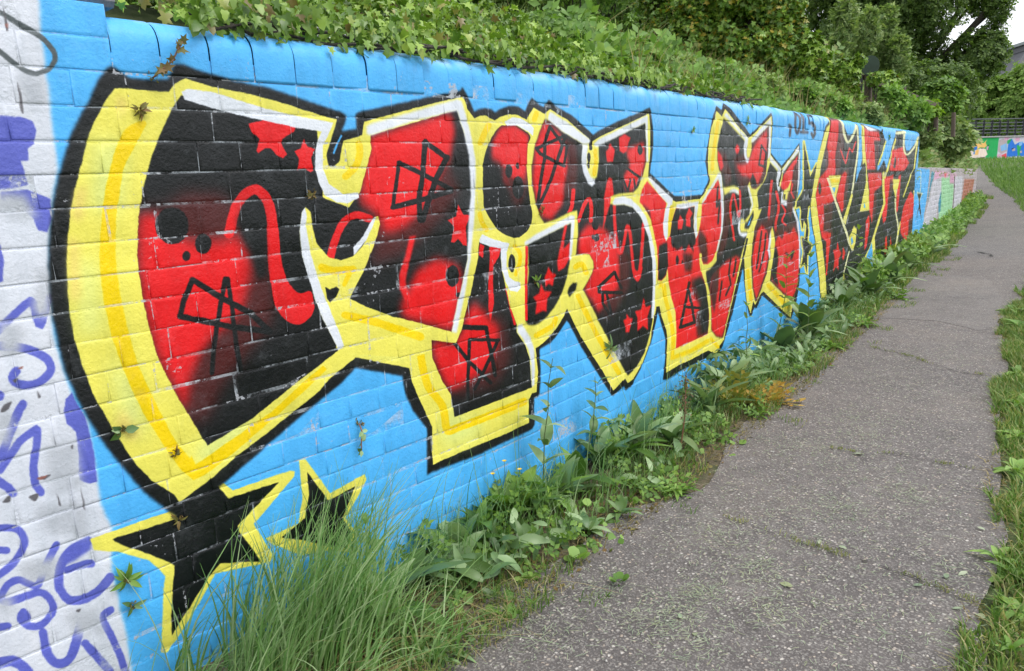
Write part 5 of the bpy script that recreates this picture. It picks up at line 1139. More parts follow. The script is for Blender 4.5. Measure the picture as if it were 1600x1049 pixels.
def brick(s0, s1, z0, z1, off, br):
    """rounded brick: back, shoulder and face rings; returns (s,off,z) points and quads"""
    b = .0036
    j = br.normal(0, .0011, (4, 2))
    c = np.array([(s0, z0), (s1, z0), (s1, z1), (s0, z1)]) + j
    ins = np.array([(b, b*.9), (-b, b*.9), (-b, -b), (b, -b)])
    P = np.concatenate([np.c_[c[:, 0], np.full(4, -.03), c[:, 1]], np.c_[c[:, 0], np.full(4, off-.0014), c[:, 1]],
                        np.c_[c[:, 0]+ins[:, 0]*.35, np.full(4, off-.0006), c[:, 1]+ins[:, 1]*.35],
                        np.c_[c[:, 0]+ins[:, 0], off+br.normal(0, .0004, 4), c[:, 1]+ins[:, 1]],
                        np.c_[c[:, 0]+ins[:, 0]*2.4, off+br.normal(0.0004, .0004, 4), c[:, 1]+ins[:, 1]*2.4]])
    F = [(16, 17, 18, 19)]
    for r in (0, 4, 8, 12):
        F += [(r+i, r+(i+1) % 4, r+4+(i+1) % 4, r+4+i) for i in range(4)]
    return P, F

def course_bricks(k, s_from, s_to, br):
    """(start, end) of the bricks in course k below the coping"""
    out = []
    s = s_from - br.uniform(.0, .06)
    head = (k % 4 == 0)
    first = True
    while s < s_to:
        L = .1125 if head else .225
        if not head and br.random() < .42: L = .1125
        if first and not head: L = (.17 if k % 2 else .06) + .05; first = False
        L *= br.uniform(.97, 1.03)
        out.append((max(s, s_from), min(s+L, s_to))); s += L
    return [(a, b) for a, b in out if b-a > .03]

def row_z(k, s):
    return CB - .075*k + .0022*np.sin(np.asarray(s)*2.1+k*1.7) + .0012*np.sin(np.asarray(s)*7.3+k*.9)

br = np.random.default_rng(11)
bricks = []
for k in range(-2, 22):
    rng_s = (-1.3, S_PIER) if k < 0 else (-1.3, S_TALL)
    for a, b in course_bricks(k, *rng_s, br):
        g_ = .0016
        sm = (a+b)/2
        z1 = float(row_z(k, sm))-.0022; z0 = float(row_z(k+1, sm))+.0016
        off = br.normal(0, .0009) - (.0012 if br.random() < .05 else 0) + float(lean(sm, (z0+z1)/2))
        bricks.append((sm, (z0+z1)/2, *brick(a+g_*br.uniform(.3, 1.1), b-g_*br.uniform(.3, 1.1), z0, z1, off, br)))
# the 300 that show largest become parts of their own
def screen_area(P):
    q = wp(P[12:, 0], P[12:, 1], P[12:, 2]) - CAM
    c = q @ CAMM.T
    if (c[:, 2] < .2).any(): return 0
    x = 800+F_PX*c[:, 0]/c[:, 2]; y = 524.5-F_PX*c[:, 1]/c[:, 2]
    if x.max() < 5 or x.min() > 1595 or y.max() < 5 or y.min() > 1044: return 0
    return .5*abs(np.dot(x, np.roll(y, -1))-np.dot(y, np.roll(x, -1)))
order = sorted(range(len(bricks)), key=lambda i: -screen_area(bricks[i][2]))
singles = set(order[:296])
# core of the wall: the recessed, painted mortar and the mass behind it
def core(name, s0, s1, ztop, zbot, ds, label, cat, mat, back=-.26, zt=None):
    ss = np.arange(s0, s1+ds*.5, ds); ss[-1] = s1
    nz = 26
    V, F, uv = [], [], []
    for s in ss:
        top = zt(s) if zt else ztop
        for j in range(nz):
            z = zbot + (top-zbot)*j/(nz-1)
            V.append((s, -.0016+float(lean(s, z)), z))
        V.append((s, back, top)); V.append((s, back, zbot))
    m_ = nz+2
    for i in range(len(ss)-1):
        for j in range(m_):
            a, b_ = i*m_+j, i*m_+(j+1) % m_
            F.append((a, a+m_, b_+m_, b_))
    F.append(tuple(range(m_))); F.append(tuple(range((len(ss)-1)*m_, len(ss)*m_))[::-1])
    V = np.array(V)
    return V, F
V1, F1 = core("", -1.3, S_PIER, 1.712-.012, -.12, .12, "", "", None)
V2, F2 = core("", S_PIER, S_TALL-.003, CB+.045, -.12, .12, "", "", None)
Vc = np.concatenate([V1, V2]); Fc = list(F1)+[tuple(i+len(V1) for i in f) for f in F2]
wall = empty("brick_wall", wp(.6, 0, 0), "long brick retaining wall painted with red, black and yellow graffiti letters on sky blue", "wall")
def wobj(name, P, F, mat, own=False, uvf=uvT, **k):
    W = wp(P[:, 0], P[:, 1], P[:, 2])
    og = W.mean(0) if own else None
    return obj(name, W, F, mat, wall, og, uv=uvf(P[:, 0], P[:, 2]), **k)
wobj("mortar", Vc, Fc, M_JOINT)
acc = []
for i, (sm, zm, P, F) in enumerate(bricks):
    if i in singles:
        wobj("brick", P, F, M_PAINT, True, smooth=True)
    else:
        acc.append((P, F))
Vb = np.concatenate([p for p, _ in acc]); Fb = []
o_ = 0
for p, f in acc:
    Fb += [tuple(i+o_ for i in q) for q in f]; o_ += len(p)
tag(wobj("brickwork", Vb, np.array(Fb), M_PAINT, smooth=True), kind="stuff")

# bullnose coping, one special brick after the other
prof = [(-.03, CB+.002), (.000, CB+.003), (.0012, CB+.010), (.0018, 1.612)]
prof += [(.0018-.062+.062*math.cos(a), 1.625+.062*math.sin(a)) for a in np.linspace(.1, math.pi/2, 7)]
prof += [(-.12, 1.689), (-.22, 1.69), (-.22, CB+.01)]
prof = np.array(prof)
s = S_PIER+.001
n = len(prof)
cops = []
while s < S_TALL-.03:
    L = min(br.uniform(.108, .132), S_TALL-s)
    cops.append((s, s+L)); s += L
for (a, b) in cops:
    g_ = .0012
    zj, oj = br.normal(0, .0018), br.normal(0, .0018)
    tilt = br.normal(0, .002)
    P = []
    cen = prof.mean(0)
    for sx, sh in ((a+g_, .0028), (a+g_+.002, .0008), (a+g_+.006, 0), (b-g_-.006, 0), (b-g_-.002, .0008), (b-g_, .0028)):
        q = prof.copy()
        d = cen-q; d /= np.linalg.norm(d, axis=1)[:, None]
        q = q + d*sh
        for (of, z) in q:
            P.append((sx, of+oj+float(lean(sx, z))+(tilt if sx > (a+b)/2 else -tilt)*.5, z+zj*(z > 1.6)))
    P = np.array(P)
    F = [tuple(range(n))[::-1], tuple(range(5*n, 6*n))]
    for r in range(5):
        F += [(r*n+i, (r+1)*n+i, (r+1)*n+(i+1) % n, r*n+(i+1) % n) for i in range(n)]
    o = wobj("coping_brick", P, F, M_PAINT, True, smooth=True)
# grey stone slab bedded on the end of the pier
def stone(name, s0, s1, z0, z1, o0, o1, mat, parent):
    P = np.array([(s, o, z) for s in (s0, s1) for o, z in ((o0, z0), (o1-.01, z0), (o1, z0+.012), (o1, z1-.015), (o1-.02, z1), (o0, z1))])
    F = [tuple(range(6))[::-1], tuple(range(6, 12))]+[(i, 6+i, 6+(i+1) % 6, (i+1) % 6) for i in range(6)]
    W = wp(P[:, 0], P[:, 1], P[:, 2])
    return obj(name, W, F, mat, parent, W.mean(0))
M_STONE = plain("grey_stone", (.16, .165, .18), .85, .35, 14, .004)
stone("capstone", S_PIER-.07, S_PIER+.03, 1.702, 1.76, -.25, -.012, M_STONE, wall)
stone("capstone", -1.25, S_PIER-.085, 1.714, 1.765, -.25, -.03, M_STONE, wall)

# ------------------------------------------------------------------ lower wall beyond
LS0, LS1, LZ0, LZ1 = 11.4, 23.4, -.2, 1.4
IMG2 = raster(LOWP, LS0, LS1, LZ0, LZ1, 70, 170, 'l')
M_LOW = paint_mat("low_wall_paint", to_image("low_wall_tags", IMG2))
M_LOWJ = paint_mat("low_wall_joint_paint", bpy.data.images["low_wall_tags"], worn_glint=.16, gloss=.5, grain=.003)
uvL = lambda s, z: np.stack([(np.asarray(s)-LS0)/(LS1-LS0), (np.asarray(z)-LZ0)/(LZ1-LZ0)], -1)
S_LOW0, S_LOW1 = S_TALL+.004, S_END-.12
ztop = lambda s: 1.215 - (np.asarray(s)-S_LOW0)*(1.215-1.035)/(S_LOW1-S_LOW0)
low = empty("low_wall", wp(17, 0, gz(17)), "low brick wall with pale tags and a brick red end, continuing beyond the tall mural wall", "wall")
def lowobj(name, P, F, mat, own=False, **k):
    W = wp(P[:, 0], P[:, 1], P[:, 2])
    return obj(name, W, F, mat, low, W.mean(0) if own else None, uv=uvL(P[:, 0], P[:, 2]), **k)
def _nolean(s, z): return np.zeros_like(np.asarray(s, float))
_keep = lean
lean = _nolean
V, F = core("", S_LOW0, S_LOW1, 0, -.12, .25, "", "", None, zt=lambda s: float(ztop(s))-.012)
lowobj("mortar", V, F, M_LOWJ)
acc, front = [], []
for k in range(0, 18):
    for a, b in course_bricks(k+1, S_LOW0, S_LOW1, br):
        sm = (a+b)/2
        z1 = float(ztop(sm))-.075*k-.004; z0 = z1-.067
        if z1 < float(gz(sm))-.1: continue
        item = brick(a+.004, b-.004, z0, z1, br.normal(0, .0015), br)
        (front if (sm < S_LOW0+1.6 and k < 14) else acc).append(item)
for P, F in front: lowobj("brick", P, F, M_LOW, True)
Vb = np.concatenate([p for p, _ in acc]); Fb = []; o_ = 0
for p, f in acc:
    Fb += [tuple(i+o_ for i in q) for q in f]; o_ += len(p)
tag(lowobj("brickwork", Vb, np.array(Fb), M_LOW), kind="stuff")
lean = _keep

# ================================================================== THE BANK BEHIND THE WALL
NS, NO = 150, 16
ss = np.linspace(-2, S_END+9, NS)
oo = np.concatenate([[-.20], -.26-np.linspace(0, 1, NO-1)**1.6*24])
def bank_z(s, off, Y):
    top = np.where(s < S_TALL, 1.665, ztop(np.minimum(s, S_LOW1))-.03)
    d = -off-.2
    rise = np.where(s < S_TALL, .34*(1-np.exp(-d/1.6)), .85*(1-np.exp(-d/1.1)))
    rise = rise + .11*(1-np.exp(-np.maximum(d-.03, 0)/.10))
    z = top + rise + .05*np.sin(s*1.9+d*2.3)*np.minimum(1, d)
    past = np.clip((s-S_LOW1)/4.5, 0, 1); past = past*past*(3-2*past)
    return z*(1-past) + (gz(Y)-.06)*past
V = []
for s_ in ss:
    for of in oo:
        p = wp(min(s_, S_END), of, 0)
        if s_ > S_END:
            p = p + np.array([np.interp(S_END, SG, TXG), np.interp(S_END, SG, TYG), 0])*(s_-S_END)
        V.append((p[0], p[1], float(bank_z(s_, of, p[1]))))
V = np.array(V)
Fq = np.array([(i*NO+j, i*NO+j+1, (i+1)*NO+j+1, (i+1)*NO+j) for i in range(NS-1) for j in range(NO-1)])
tag(obj("bank", V, Fq, ground_mat(), smooth=True), kind="structure")
def bank_pt(s, off):
    p = wp(s, off, 0)
    p[..., 2] = bank_z(np.asarray(s, float), np.asarray(off, float), p[..., 1])
    return p

# ================================================================== FAR THINGS
# painted wall across the end of the field
fa, fb = at(1503, 250, 45.0), at(1600, 246, 49.0)
FK = np.linalg.norm(fb-fa)/(97*.0378)
FARH = float(at(1503, 216.5, 45.0)[2]-at(1503, 253, 45.0)[2])
fa[2] = fb[2] = float(at(1503, 253, 45.0)[2])
fd = (fb-fa)/np.linalg.norm(fb-fa)
fn = np.array([fd[1], -fd[0], 0.0])
FARL = 8.4
IMG3 = raster(FARP, -.2, FARL, 0, 1.36, 90, 130, 'w')
M_FAR = paint_mat("far_wall_paint", to_image("far_wall_tags", IMG3), gloss=.6)
fw_ = empty("painted_wall", fa, "far off wall across the field covered in green, orange and blue graffiti", "wall")
Vf, Ff, uvf = [], [], []
nU = 22
for i in range(nU+1):
    u = -.2 + (FARL+.2)*i/nU
    for o_, v in ((0, -.15), (0, FARH*.5), (0, FARH), (-.3, FARH), (-.3, -.15)):
        Vf.append(fa + fd*u*FK + fn*o_ + np.array([0, 0, v])); uvf.append(((u+.2)/(FARL+.2), v/FARH))
for i in range(nU):
    for j in range(5):
        Ff.append((i*5+j, (i+1)*5+j, (i+1)*5+(j+1) % 5, i*5+(j+1) % 5))
Ff += [tuple(range(5)), tuple(range(nU*5, nU*5+5))[::-1]]
obj("wall_face", Vf, Ff, M_FAR, fw_, fa, uv=uvf)
M_CONC = plain("pale_coping", (.33, .33, .33), .8, .2, 6, .003)
v, f = bar(fa+fd*-.25+np.array([0, 0, FARH+.03])-fn*.15, fa+fd*(FARL*FK+.05)+np.array([0, 0, FARH+.03])-fn*.15, .4, .07)
obj("coping", v, f, M_CONC, fw_, fa)
# steel railings on top
M_RAIL = plain("black_painted_steel", (.016, .017, .022), .4, .2, 20, 0)
M_RAILB = plain("grey_steel_rail", (.06, .065, .08), .35, .2, 20, 0)
base = np.array([0, 0, FARH+.07])-fn*.15
rl = empty("railings", fa+base, "black steel railings with five horizontal bars along the top of the far painted wall", "railings")
for u in np.arange(-.2, FARL*FK, float(np.linalg.norm(at(1540, 215, 45)-at(1517.5, 215, 45)))*1.02):
    p = fa+fd*u+base
    v, f = bar(p, p+np.array([0, 0, float(at(1540, 190, 46)[2]-at(1540, 215, 46)[2])]), .10, .06)
    obj("post", v, f, M_RAIL, rl, p)
for k, h in enumerate((.85, .66, .49, .33, .17)):
    v, f = bar(fa+fd*-.15+base+np.array([0, 0, h]), fa+fd*(FARL*FK-.1)+base+np.array([0, 0, h]), .04, .05)
    obj("rail", v, f, M_RAILB, rl, fa+base+np.array([0, 0, h]))

# slate roofed maltings
def slate_mat():
    mt, nt, b, _ = new_mat("slate")
    p = pos(nt)
    bk = N(nt, "ShaderNodeTexBrick")
    bk.inputs["Scale"].default_value = 1.0
    bk.inputs["Brick Width"].default_value = .5; bk.inputs["Row Height"].default_value = .28
    bk.inputs["Mortar Size"].default_value = .02
    bk.inputs["Color1"].default_value = (.035, .037, .048, 1); bk.inputs["Color2"].default_value = (.05, .051, .066, 1); bk.inputs["Mortar"].default_value = (.05, .05, .06, 1)
    mp = N(nt, "ShaderNodeMapping"); mp.inputs["Rotation"].default_value = (R(90), 0, 0)
    nt.links.new(p, mp.inputs[0]); nt.links.new(mp.outputs[0], bk.inputs["Vector"])
    nt.links.new(bk.outputs[0], b.inputs["Base Color"])
    b.inputs["Roughness"].default_value = .6
    return mt
tc = at(1611, 246, 92.0); tc[2] = float(gz(92))
mh = empty("malt_house", tc, "grey slate kiln roof with a flat capped top, rising behind the far right trees", "building")
def sqring(h, z, rot=R(33)):
    return [tc + np.array([h*math.cos(rot+k*math.pi/2+math.pi/4)*1.414, h*math.sin(rot+k*math.pi/2+math.pi/4)*1.414, z-tc[2]]) for k in range(4)]
def frustum(h0, z0, h1, z1):
    return sqring(h0, z0)+sqring(h1, z1), [(3, 2, 1, 0), (4, 5, 6, 7)]+[(i, (i+1) % 4, 4+(i+1) % 4, 4+i) for i in range(4)]
M_SLATE = slate_mat()
M_LEAD = plain("lead_grey", (.17, .19, .2), .5, .2, 3, 0)
M_MBRICK = plain("dark_brick", (.16, .09, .07), .85, .3, 4, .01)
ZC = [float(at(1611, y, 92.0)[2]) for y in (196, 84, 75, 71, 67)]
v, f = frustum(7.4, tc[2]-.3, 7.4, ZC[0]+.02); obj("wall", v, f, M_MBRICK, mh, tc)
v, f = frustum(7.9, ZC[0], 2.45, ZC[1]); obj("roof", v, f, M_SLATE, mh, tc)
v, f = frustum(2.55, ZC[1]-.04, 2.5, ZC[2]); obj("lantern", v, f, M_SLATE, mh, tc)
v, f = frustum(2.72, ZC[2]-.02, 2.72, ZC[3]); obj("cap", v, f, M_LEAD, mh, tc)
v, f = frustum(2.72, ZC[3]-.01, 2.0, ZC[4]); obj("cap_top", v, f, M_LEAD, mh, tc)

# ================================================================== PLANTS
# leaf shapes lie in the xy plane, stalk at the origin, tip towards +y, unit length
def fan(outline, fold=.12, droop=.15):
    V = [(0, .45, 0)] + [(x, y, 0) for x, y in outline]
    V = np.array(V, float)
    V[:, 2] = fold*np.abs(V[:, 0]) - droop*V[:, 1]**2
    n = len(outline)
    return V, np.array([(0, 1+i, 1+(i+1) % n) for i in range(n)])
IVY = fan([(0, 0), (.17, -.12), (.48, .0), (.25, .27), (.50, .56), (.17, .55), (0, 1), (-.17, .55), (-.50, .56), (-.25, .27), (-.48, .0), (-.17, -.12)], .2, .25)
OVAL = fan([(0, 0), (.26, .25), (.3, .55), (0, 1), (-.3, .55), (-.26, .25)], .25, .25)
ROUND = fan([(0, .05), (.38, .1), (.52, .45), (.36, .85), (0, .95), (-.36, .85), (-.52, .45), (-.38, .1)], .1, .1)
def lance(width, n=5, bend=.5, wave=.0):
    V, F = [], []
    for i in range(n+1):
        t = i/n
        wd = width*math.sin(math.pi*min(1, .08+.92*t)**.85)*.5 + .012
        if i == n: wd = .002
        z = -bend*t*t
        V += [(-wd, t*(1-.25*bend*t), z+.3*wd+wave*math.sin(9*t)), (0, t*(1-.25*bend*t), z), (wd, t*(1-.25*bend*t), z+.3*wd-wave*math.sin(8*t))]
    for i in range(n):
        for a in (0, 1):
            F += [(i*3+a, i*3+a+1, i*3+a+4), (i*3+a, i*3+a+4, i*3+a+3)]
    return np.array(V), np.array(F)
SPRAY = None
def make_spray(n, leaf, spread, seed):
    """a twig's worth of leaves as one template"""
    r = np.random.default_rng(seed)
    Vs, Fs, o_ = [], [], 0
    for i in range(n):
        t = (i+.5)/n
        a = (1 if i % 2 else -1)*r.uniform(.6, 1.2)
        s_ = spread*r.uniform(.8, 1.2)
        ca, sa = math.cos(a), math.sin(a)
        V = leaf[0]*s_
        X = np.stack([V[:, 0]*ca+V[:, 1]*sa, -V[:, 0]*sa+V[:, 1]*ca + t*.8, V[:, 2]+r.normal(0, .12)*V[:, 1]*2], 1)
        Vs.append(X); Fs.append(leaf[1]+o_); o_ += len(V)
    return np.concatenate(Vs), np.concatenate(Fs)
DIAM = (np.array([(0, 0, 0), (.3, .45, .06), (0, 1, -.08), (-.3, .45, .06)], float), np.array([(0, 1, 2), (0, 2, 3)]))
SPR1 = make_spray(5, DIAM, .55, 1)
SPR2 = make_spray(7, DIAM, .38, 2)

def frames(nrm, up_bias=0.0, r=rng, tip=None):
    """rotation matrices: leaf plane normal nrm, tip random or towards tip"""
    n = nrm/np.linalg.norm(nrm, axis=1)[:, None]
    t = r.normal(0, 1, n.shape) if tip is None else tip + r.normal(0, .35, n.shape)
    t -= n*np.sum(n*t, 1)[:, None]
    t /= np.linalg.norm(t, axis=1)[:, None]+1e-9
    s = np.cross(t, n)
    return np.stack([s, t, n], 2)

def inst(tpl, P, Rm, S):
    tv, tf = tpl
    n, k = len(P), len(tv)
    V = np.einsum('nij,kj->nki', Rm, tv)*np.asarray(S)[:, None, None] + P[:, None, :]
    F = tf[None] + (np.arange(n)*k)[:, None, None]
    return V.reshape(-1, 3), F.reshape(-1, 3)

def merge(L):
    Vs, Fs, o_ = [], [], 0
    for V, F in L:
        Vs.append(V); Fs.append(np.asarray(F)+o_); o_ += len(V)
    return np.concatenate(Vs), np.concatenate(Fs)

def clump_noise(P, f, seed=0):
    r = np.random.default_rng(seed)
    v = 0
    for k in range(4):
        d = r.normal(0, 1, (3,)); d /= np.linalg.norm(d)
        e = r.normal(0, 1, (3,)); e /= np.linalg.norm(e)
        v = v + np.sin(P@d*f*(1+.6*k)+r.uniform(0, 6))*np.sin(P@e*f*(1.2+.5*k)+r.uniform(0, 6))
    return v/2

def crown(lobes, n, size, tpl, gap=.25, f=2.5, seed=1, up=.5, inner=.35, tip=None, flat=1.0):
    """leaf sprays through a set of ellipsoid lobes [(centre, (rx,ry,rz))], thinned into clumps"""
    r = np.random.default_rng(seed)
    vol = np.array([a[0]*a[1]+a[1]*a[2]+a[0]*a[2] for _, a in lobes]); vol /= vol.sum()
    out = []
    for (c, a), vfr in zip(lobes, vol):
        k = int(n*vfr)
        d = r.normal(0, 1, (k, 3)); d /= np.linalg.norm(d, axis=1)[:, None]
        rad = np.where(r.random(k) < inner, r.uniform(.3, .9, k), 1-np.abs(r.normal(0, .13, k)))
        bulge = 1+.20*clump_noise(d*2.2+np.array(c), 2.2, seed+3)
        P = np.array(c) + d*np.array(a)*(rad*bulge)[:, None]
        keep = clump_noise(P, f, seed+5) > gap*2-1+r.normal(0, .16, k)
        P, d = P[keep], d[keep]
        nr = d*.7 + np.array([0, 0, up]) + r.normal(0, .45, d.shape)
        Rm = frames(nr, r=r, tip=None if tip is None else np.tile(tip, (len(P), 1)))
        out.append(inst(tpl, P, Rm, size*r.uniform(.65, 1.3, len(P))))
    return merge(out)

def px_lobe(px, py, dist, rx, ry, deep=None):
    c = at(px, py, dist); k = dist/F_PX*.86
    return (c, (rx*k, (deep or min(rx, ry)*.9)*k, ry*k))

# leaf colours (linear)
G_DARK = [(0.029, 0.061, 0.016), (0.047, 0.094, 0.023), (0.072, 0.134, 0.029), (0.100, 0.172, 0.036)]
G_MID = [(0.079, 0.164, 0.030), (0.124, 0.241, 0.043), (0.168, 0.306, 0.056), (0.224, 0.360, 0.064)]
G_LITE = [(0.125, 0.250, 0.049), (0.167, 0.316, 0.063), (0.233, 0.392, 0.083), (0.283, 0.451, 0.117)]
G_IVY = [(0.076, 0.162, 0.018), (0.130, 0.242, 0.027), (0.181, 0.316, 0.035), (0.242, 0.382, 0.050), (0.304, 0.441, 0.071)]
G_PALE = [(0.162, 0.259, 0.097), (0.227, 0.324, 0.121), (0.292, 0.389, 0.162), (0.356, 0.438, 0.194)]
G_BLUE = [(0.101, 0.193, 0.078), (0.156, 0.265, 0.113), (0.238, 0.366, 0.172), (0.348, 0.476, 0.259)]
G_DRY = [(0.331, 0.262, 0.138), (0.455, 0.373, 0.207), (0.276, 0.207, 0.110), (0.207, 0.221, 0.083)]
G_GRASS = [(0.080, 0.168, 0.035), (0.120, 0.224, 0.048), (0.160, 0.280, 0.064), (0.240, 0.320, 0.112), (0.384, 0.368, 0.176)]
M_DARK = leaf_mat("dark_tree_leaf", G_DARK+G_MID[:1], .5)
M_HEDGE = leaf_mat("hedge_leaf", [(.07, .135, .03), (.105, .18, .04), (.14, .23, .05), (.19, .28, .075)], .5, .34)
M_BIG = leaf_mat("big_tree_leaf", [(.06, .115, .026), (.09, .16, .036), (.13, .21, .048), (.17, .25, .065)], .5, .42)
M_MID = leaf_mat("mid_leaf", G_MID, .5)
M_LITE = leaf_mat("bright_leaf", G_LITE, .5, .32)
M_IVY = leaf_mat("ivy_leaf", G_IVY*5+[(.30, .30, .08), (.20, .15, .05)], .38, .22, .5)
M_IVY2 = leaf_mat("yellowing_ivy_leaf", G_IVY+G_LITE[:3]+[(.12, .19, .03), (.17, .24, .04), (.40, .32, .04)], .42, .22, .5)
M_PALE = leaf_mat("pale_leaf", G_PALE, .55, .3)
M_DOCK = leaf_mat("dock_leaf", G_BLUE+[(.10, .18, .05), (.075, .155, .035)], .42, .2, .5)
M_WEED = leaf_mat("weed_leaf", G_LITE+G_MID, .5, .3)
M_GRASS = leaf_mat("grass_blade", G_GRASS, .5, .3)
M_LGRASS = leaf_mat("long_grass_blade", [(.12, .25, .075), (.17, .31, .10), (.22, .37, .14), (.28, .42, .20), (.35, .46, .26)], .42, .3)
M_DRY = leaf_mat("dry_stalk", G_DRY, .8, .2, .2)
M_RUST = leaf_mat("rusty_orange_leaf", [(.50, .29, .05), (.58, .38, .08), (.40, .27, .06), (.34, .33, .09)], .6, .3)
M_BROWNLEAF = leaf_mat("brown_leaf", [(.16, .12, .04), (.22, .13, .05), (.12, .11, .03), (.19, .17, .05)], .6, .2)
M_CLIP = leaf_mat("cut_pale_leaf", [(.25, .33, .23), (.33, .40, .28), (.40, .45, .34), (.30, .34, .2)], .6, .15)
M_BARK = plain("bark", (.05, .042, .034), .9, .4, 6, .02)
M_STEM = plain("green_stem", (.10, .14, .05), .6, .25, 20, 0)
M_RSTEM = plain("reddish_stem", (.20, .09, .05), .6, .3, 20, 0)
M_WOOD = plain("weathered_wood", (.115, .085, .07), .9, .35, 9, .01)
M_FLOWER = plain("yellow_petal", (.75, .52, .02), .6, .1, 30, 0)
M_SEED = plain("reddish_seed", (.22, .13, .10), .8, .4, 60, 0)

def blades(P, H, lean_dir, width, r, bend=.5, segs=3):
    """grass blades rooted at P, height H, curving over towards lean_dir"""
    n = len(P)
    a = r.uniform(0, 2*np.pi, n)
    side = np.stack([np.cos(a), np.sin(a), np.zeros(n)], 1)
    d = lean_dir*r.uniform(.3, 1.25, (n, 1)) + r.normal(0, .42, (n, 3)); d[:, 2] = 0
    Vs = []
    for k in range(segs+1):
        t = k/segs
        q = P + np.array([0, 0, 1])*(H*t*(1-.28*bend*t))[:, None] + d*(H*bend*t*t)[:, None]
        wd = (width*(1-t**1.6)+.0004)[:, None] if not np.isscalar(width) else width*(1-t**1.6)+.0004
        Vs += [q-side*wd, q+side*wd]
    V = np.stack(Vs, 1)
    m_ = 2*(segs+1)
    T = []
    for k in range(segs):
        T += [(2*k, 2*k+1, 2*k+3), (2*k, 2*k+3, 2*k+2)]
    T = np.array(T)
    F = T[None] + (np.arange(n)*m_)[:, None, None]
    return V.reshape(-1, 3), F.reshape(-1, 3)

def leaf_objs(name, tpls, P, Rm, S, mat, parent, label=None):
    """separate leaf objects sharing a few meshes"""
    mes = [mesh(name, tv, np.asarray(tf), mat) for tv, tf in tpls]
    base = np.array(parent.location)
    for i in range(len(P)):
        o = bpy.data.objects.new(name, mes[i % len(mes)])
        M4 = Matrix([[*(Rm[i][j]*S[i]), P[i][j]-base[j]] for j in range(3)]+[[0, 0, 0, 1]])
        link(o, parent)
        o.matrix_local = M4

# ------------------------------------------------------------------ ivy spilling over the near coping
r = np.random.default_rng(21)
def ivy_surface(n, s0, s1, r, hmax):
    s = r.uniform(s0, s1, n)
    u = r.random(n)**.8                       # 0 at the front lip, 1 far back
    h = hmax(s)*(1+.28*smooth_noise(s*3.3, 5)) * (1-np.exp(-u*2.6)) + .055*np.sin(s*17+u*9)*np.sin(s*7.1-u*14)*np.minimum(1, u*4) - .05*r.random(n)**3 
    off = -.035 - u*.75
    z = 1.692 + h + r.normal(0, .018, n)
    P = wp(s, off + r.normal(0, .02, n), z)
    nr = wp(s, off+.9-.7*u, z+.25+.7*u) - wp(s, off, z)
    return s, P, nr
hm = lambda s: np.interp(s, [.8, 1.1, 2, 3, 4, 5], [.2, .34, .33, .27, .2, .12])
ivy = empty("ivy", wp(2.2, -.2, 1.69), "thick bright green ivy lying along the coping at the near end of the mural wall", "ivy")
s_, P, nr = ivy_surface(30000, .83, 5.0, r, hm)
fr = s_ > .84+.10*r.random(len(s_))
fr &= clump_noise(P, 16, 77) > -.75+.35*r.random(len(P))
P, nr, s_ = P[fr], nr[fr], s_[fr]
V, F = inst(IVY, P, frames(nr+r.normal(0, .8, nr.shape), r=r, tip=wp(s_, 1, 1.0)-wp(s_, 0, 1.5)), r.uniform(.013, .042, len(P)))
tag(obj("foliage", V, F, M_IVY, ivy), kind="stuff")
# the leaves along the lip, each by itself
n = 290
s_ = np.sort(1.0 + (r.random(n)**1.5)*2.4)
P = wp(s_, r.uniform(-.03, .02, n), 1.692+r.uniform(-.012, .075, n))
nr = wp(s_, 1.0, 1.0) - wp(s_, 0, .55) + r.normal(0, .35, (n, 3))
leaf_objs("leaf", [IVY, fan([(0, 0), (.3, -.06), (.42, .25), (.3, .5), (.26, .75), (0, 1), (-.28, .72), (-.3, .45), (-.45, .22), (-.25, -.07)], .1, .3)],
          P, frames(nr, r=r, tip=wp(s_, .3, .2)-wp(s_, 0, 1)), r.uniform(.024, .042, n), M_IVY, ivy)
# woody runners under the leaves
parts = []
for k in range(26):
    s0_ = r.uniform(.95, 4.6)
    q = [wp(s0_+t*r.uniform(.25, .6), -.03-.02*math.sin(t*5+k), 1.70+.02*math.sin(t*7+k)) for t in np.linspace(0, 1, 6)]
    parts.append(tube(q, [.005]*6, 5))
V, F = join(parts); tag(obj("runner", V, F, M_BARK, ivy), kind="stuff")

# ------------------------------------------------------------------ rough weeds on top of the bank
def scatter_bank(n, s0, s1, o0, o1, r):
    s = r.uniform(s0, s1, n); of = -(o0 + (o1-o0)*r.random(n)**1.4)
    return s, of, bank_pt(s, of)
r = np.random.default_rng(22)
s_, of, P = scatter_bank(26000, 3.2, 11.9, .16, 2.6, r)
cn = clump_noise(P, 2.2, 4)
k = cn > -.35
P, of, cn = P[k], of[k], cn[k]
hz = (.05+.26*np.clip(cn+.45, 0, 1))*np.clip(-of*1.6, .22, 1)
P2 = P.copy(); P2[:, 2] += hz*r.random(len(P))
V, F = inst(SPR1, P2, frames(r.normal(0, .6, P2.shape)+np.array([.5, -.4, .7]), r=r), r.uniform(.05, .12, len(P2)))
tag(obj("bank_weeds", V, F, M_WEED), kind="stuff")
s_, of, P = scatter_bank(15000, 3.0, 12.2, .14, 2.2, r)
V, F = blades(P, r.uniform(.1, .34, len(P))*np.clip(-of*1.8, .3, 1), np.array([.25, -.1, 0]), .004, r, .6)
tag(obj("bank_grass", V, F, M_PALE), kind="stuff")
s_, of, P = scatter_bank(1500, 3.4, 12.0, .14, 1.6, r)
V, F = blades(P, r.uniform(.18, .45, len(P)), np.array([.3, -.2, 0]), .0028, r, .7)
tag(obj("dry_bank_stalks", V, F, M_DRY), kind="stuff")
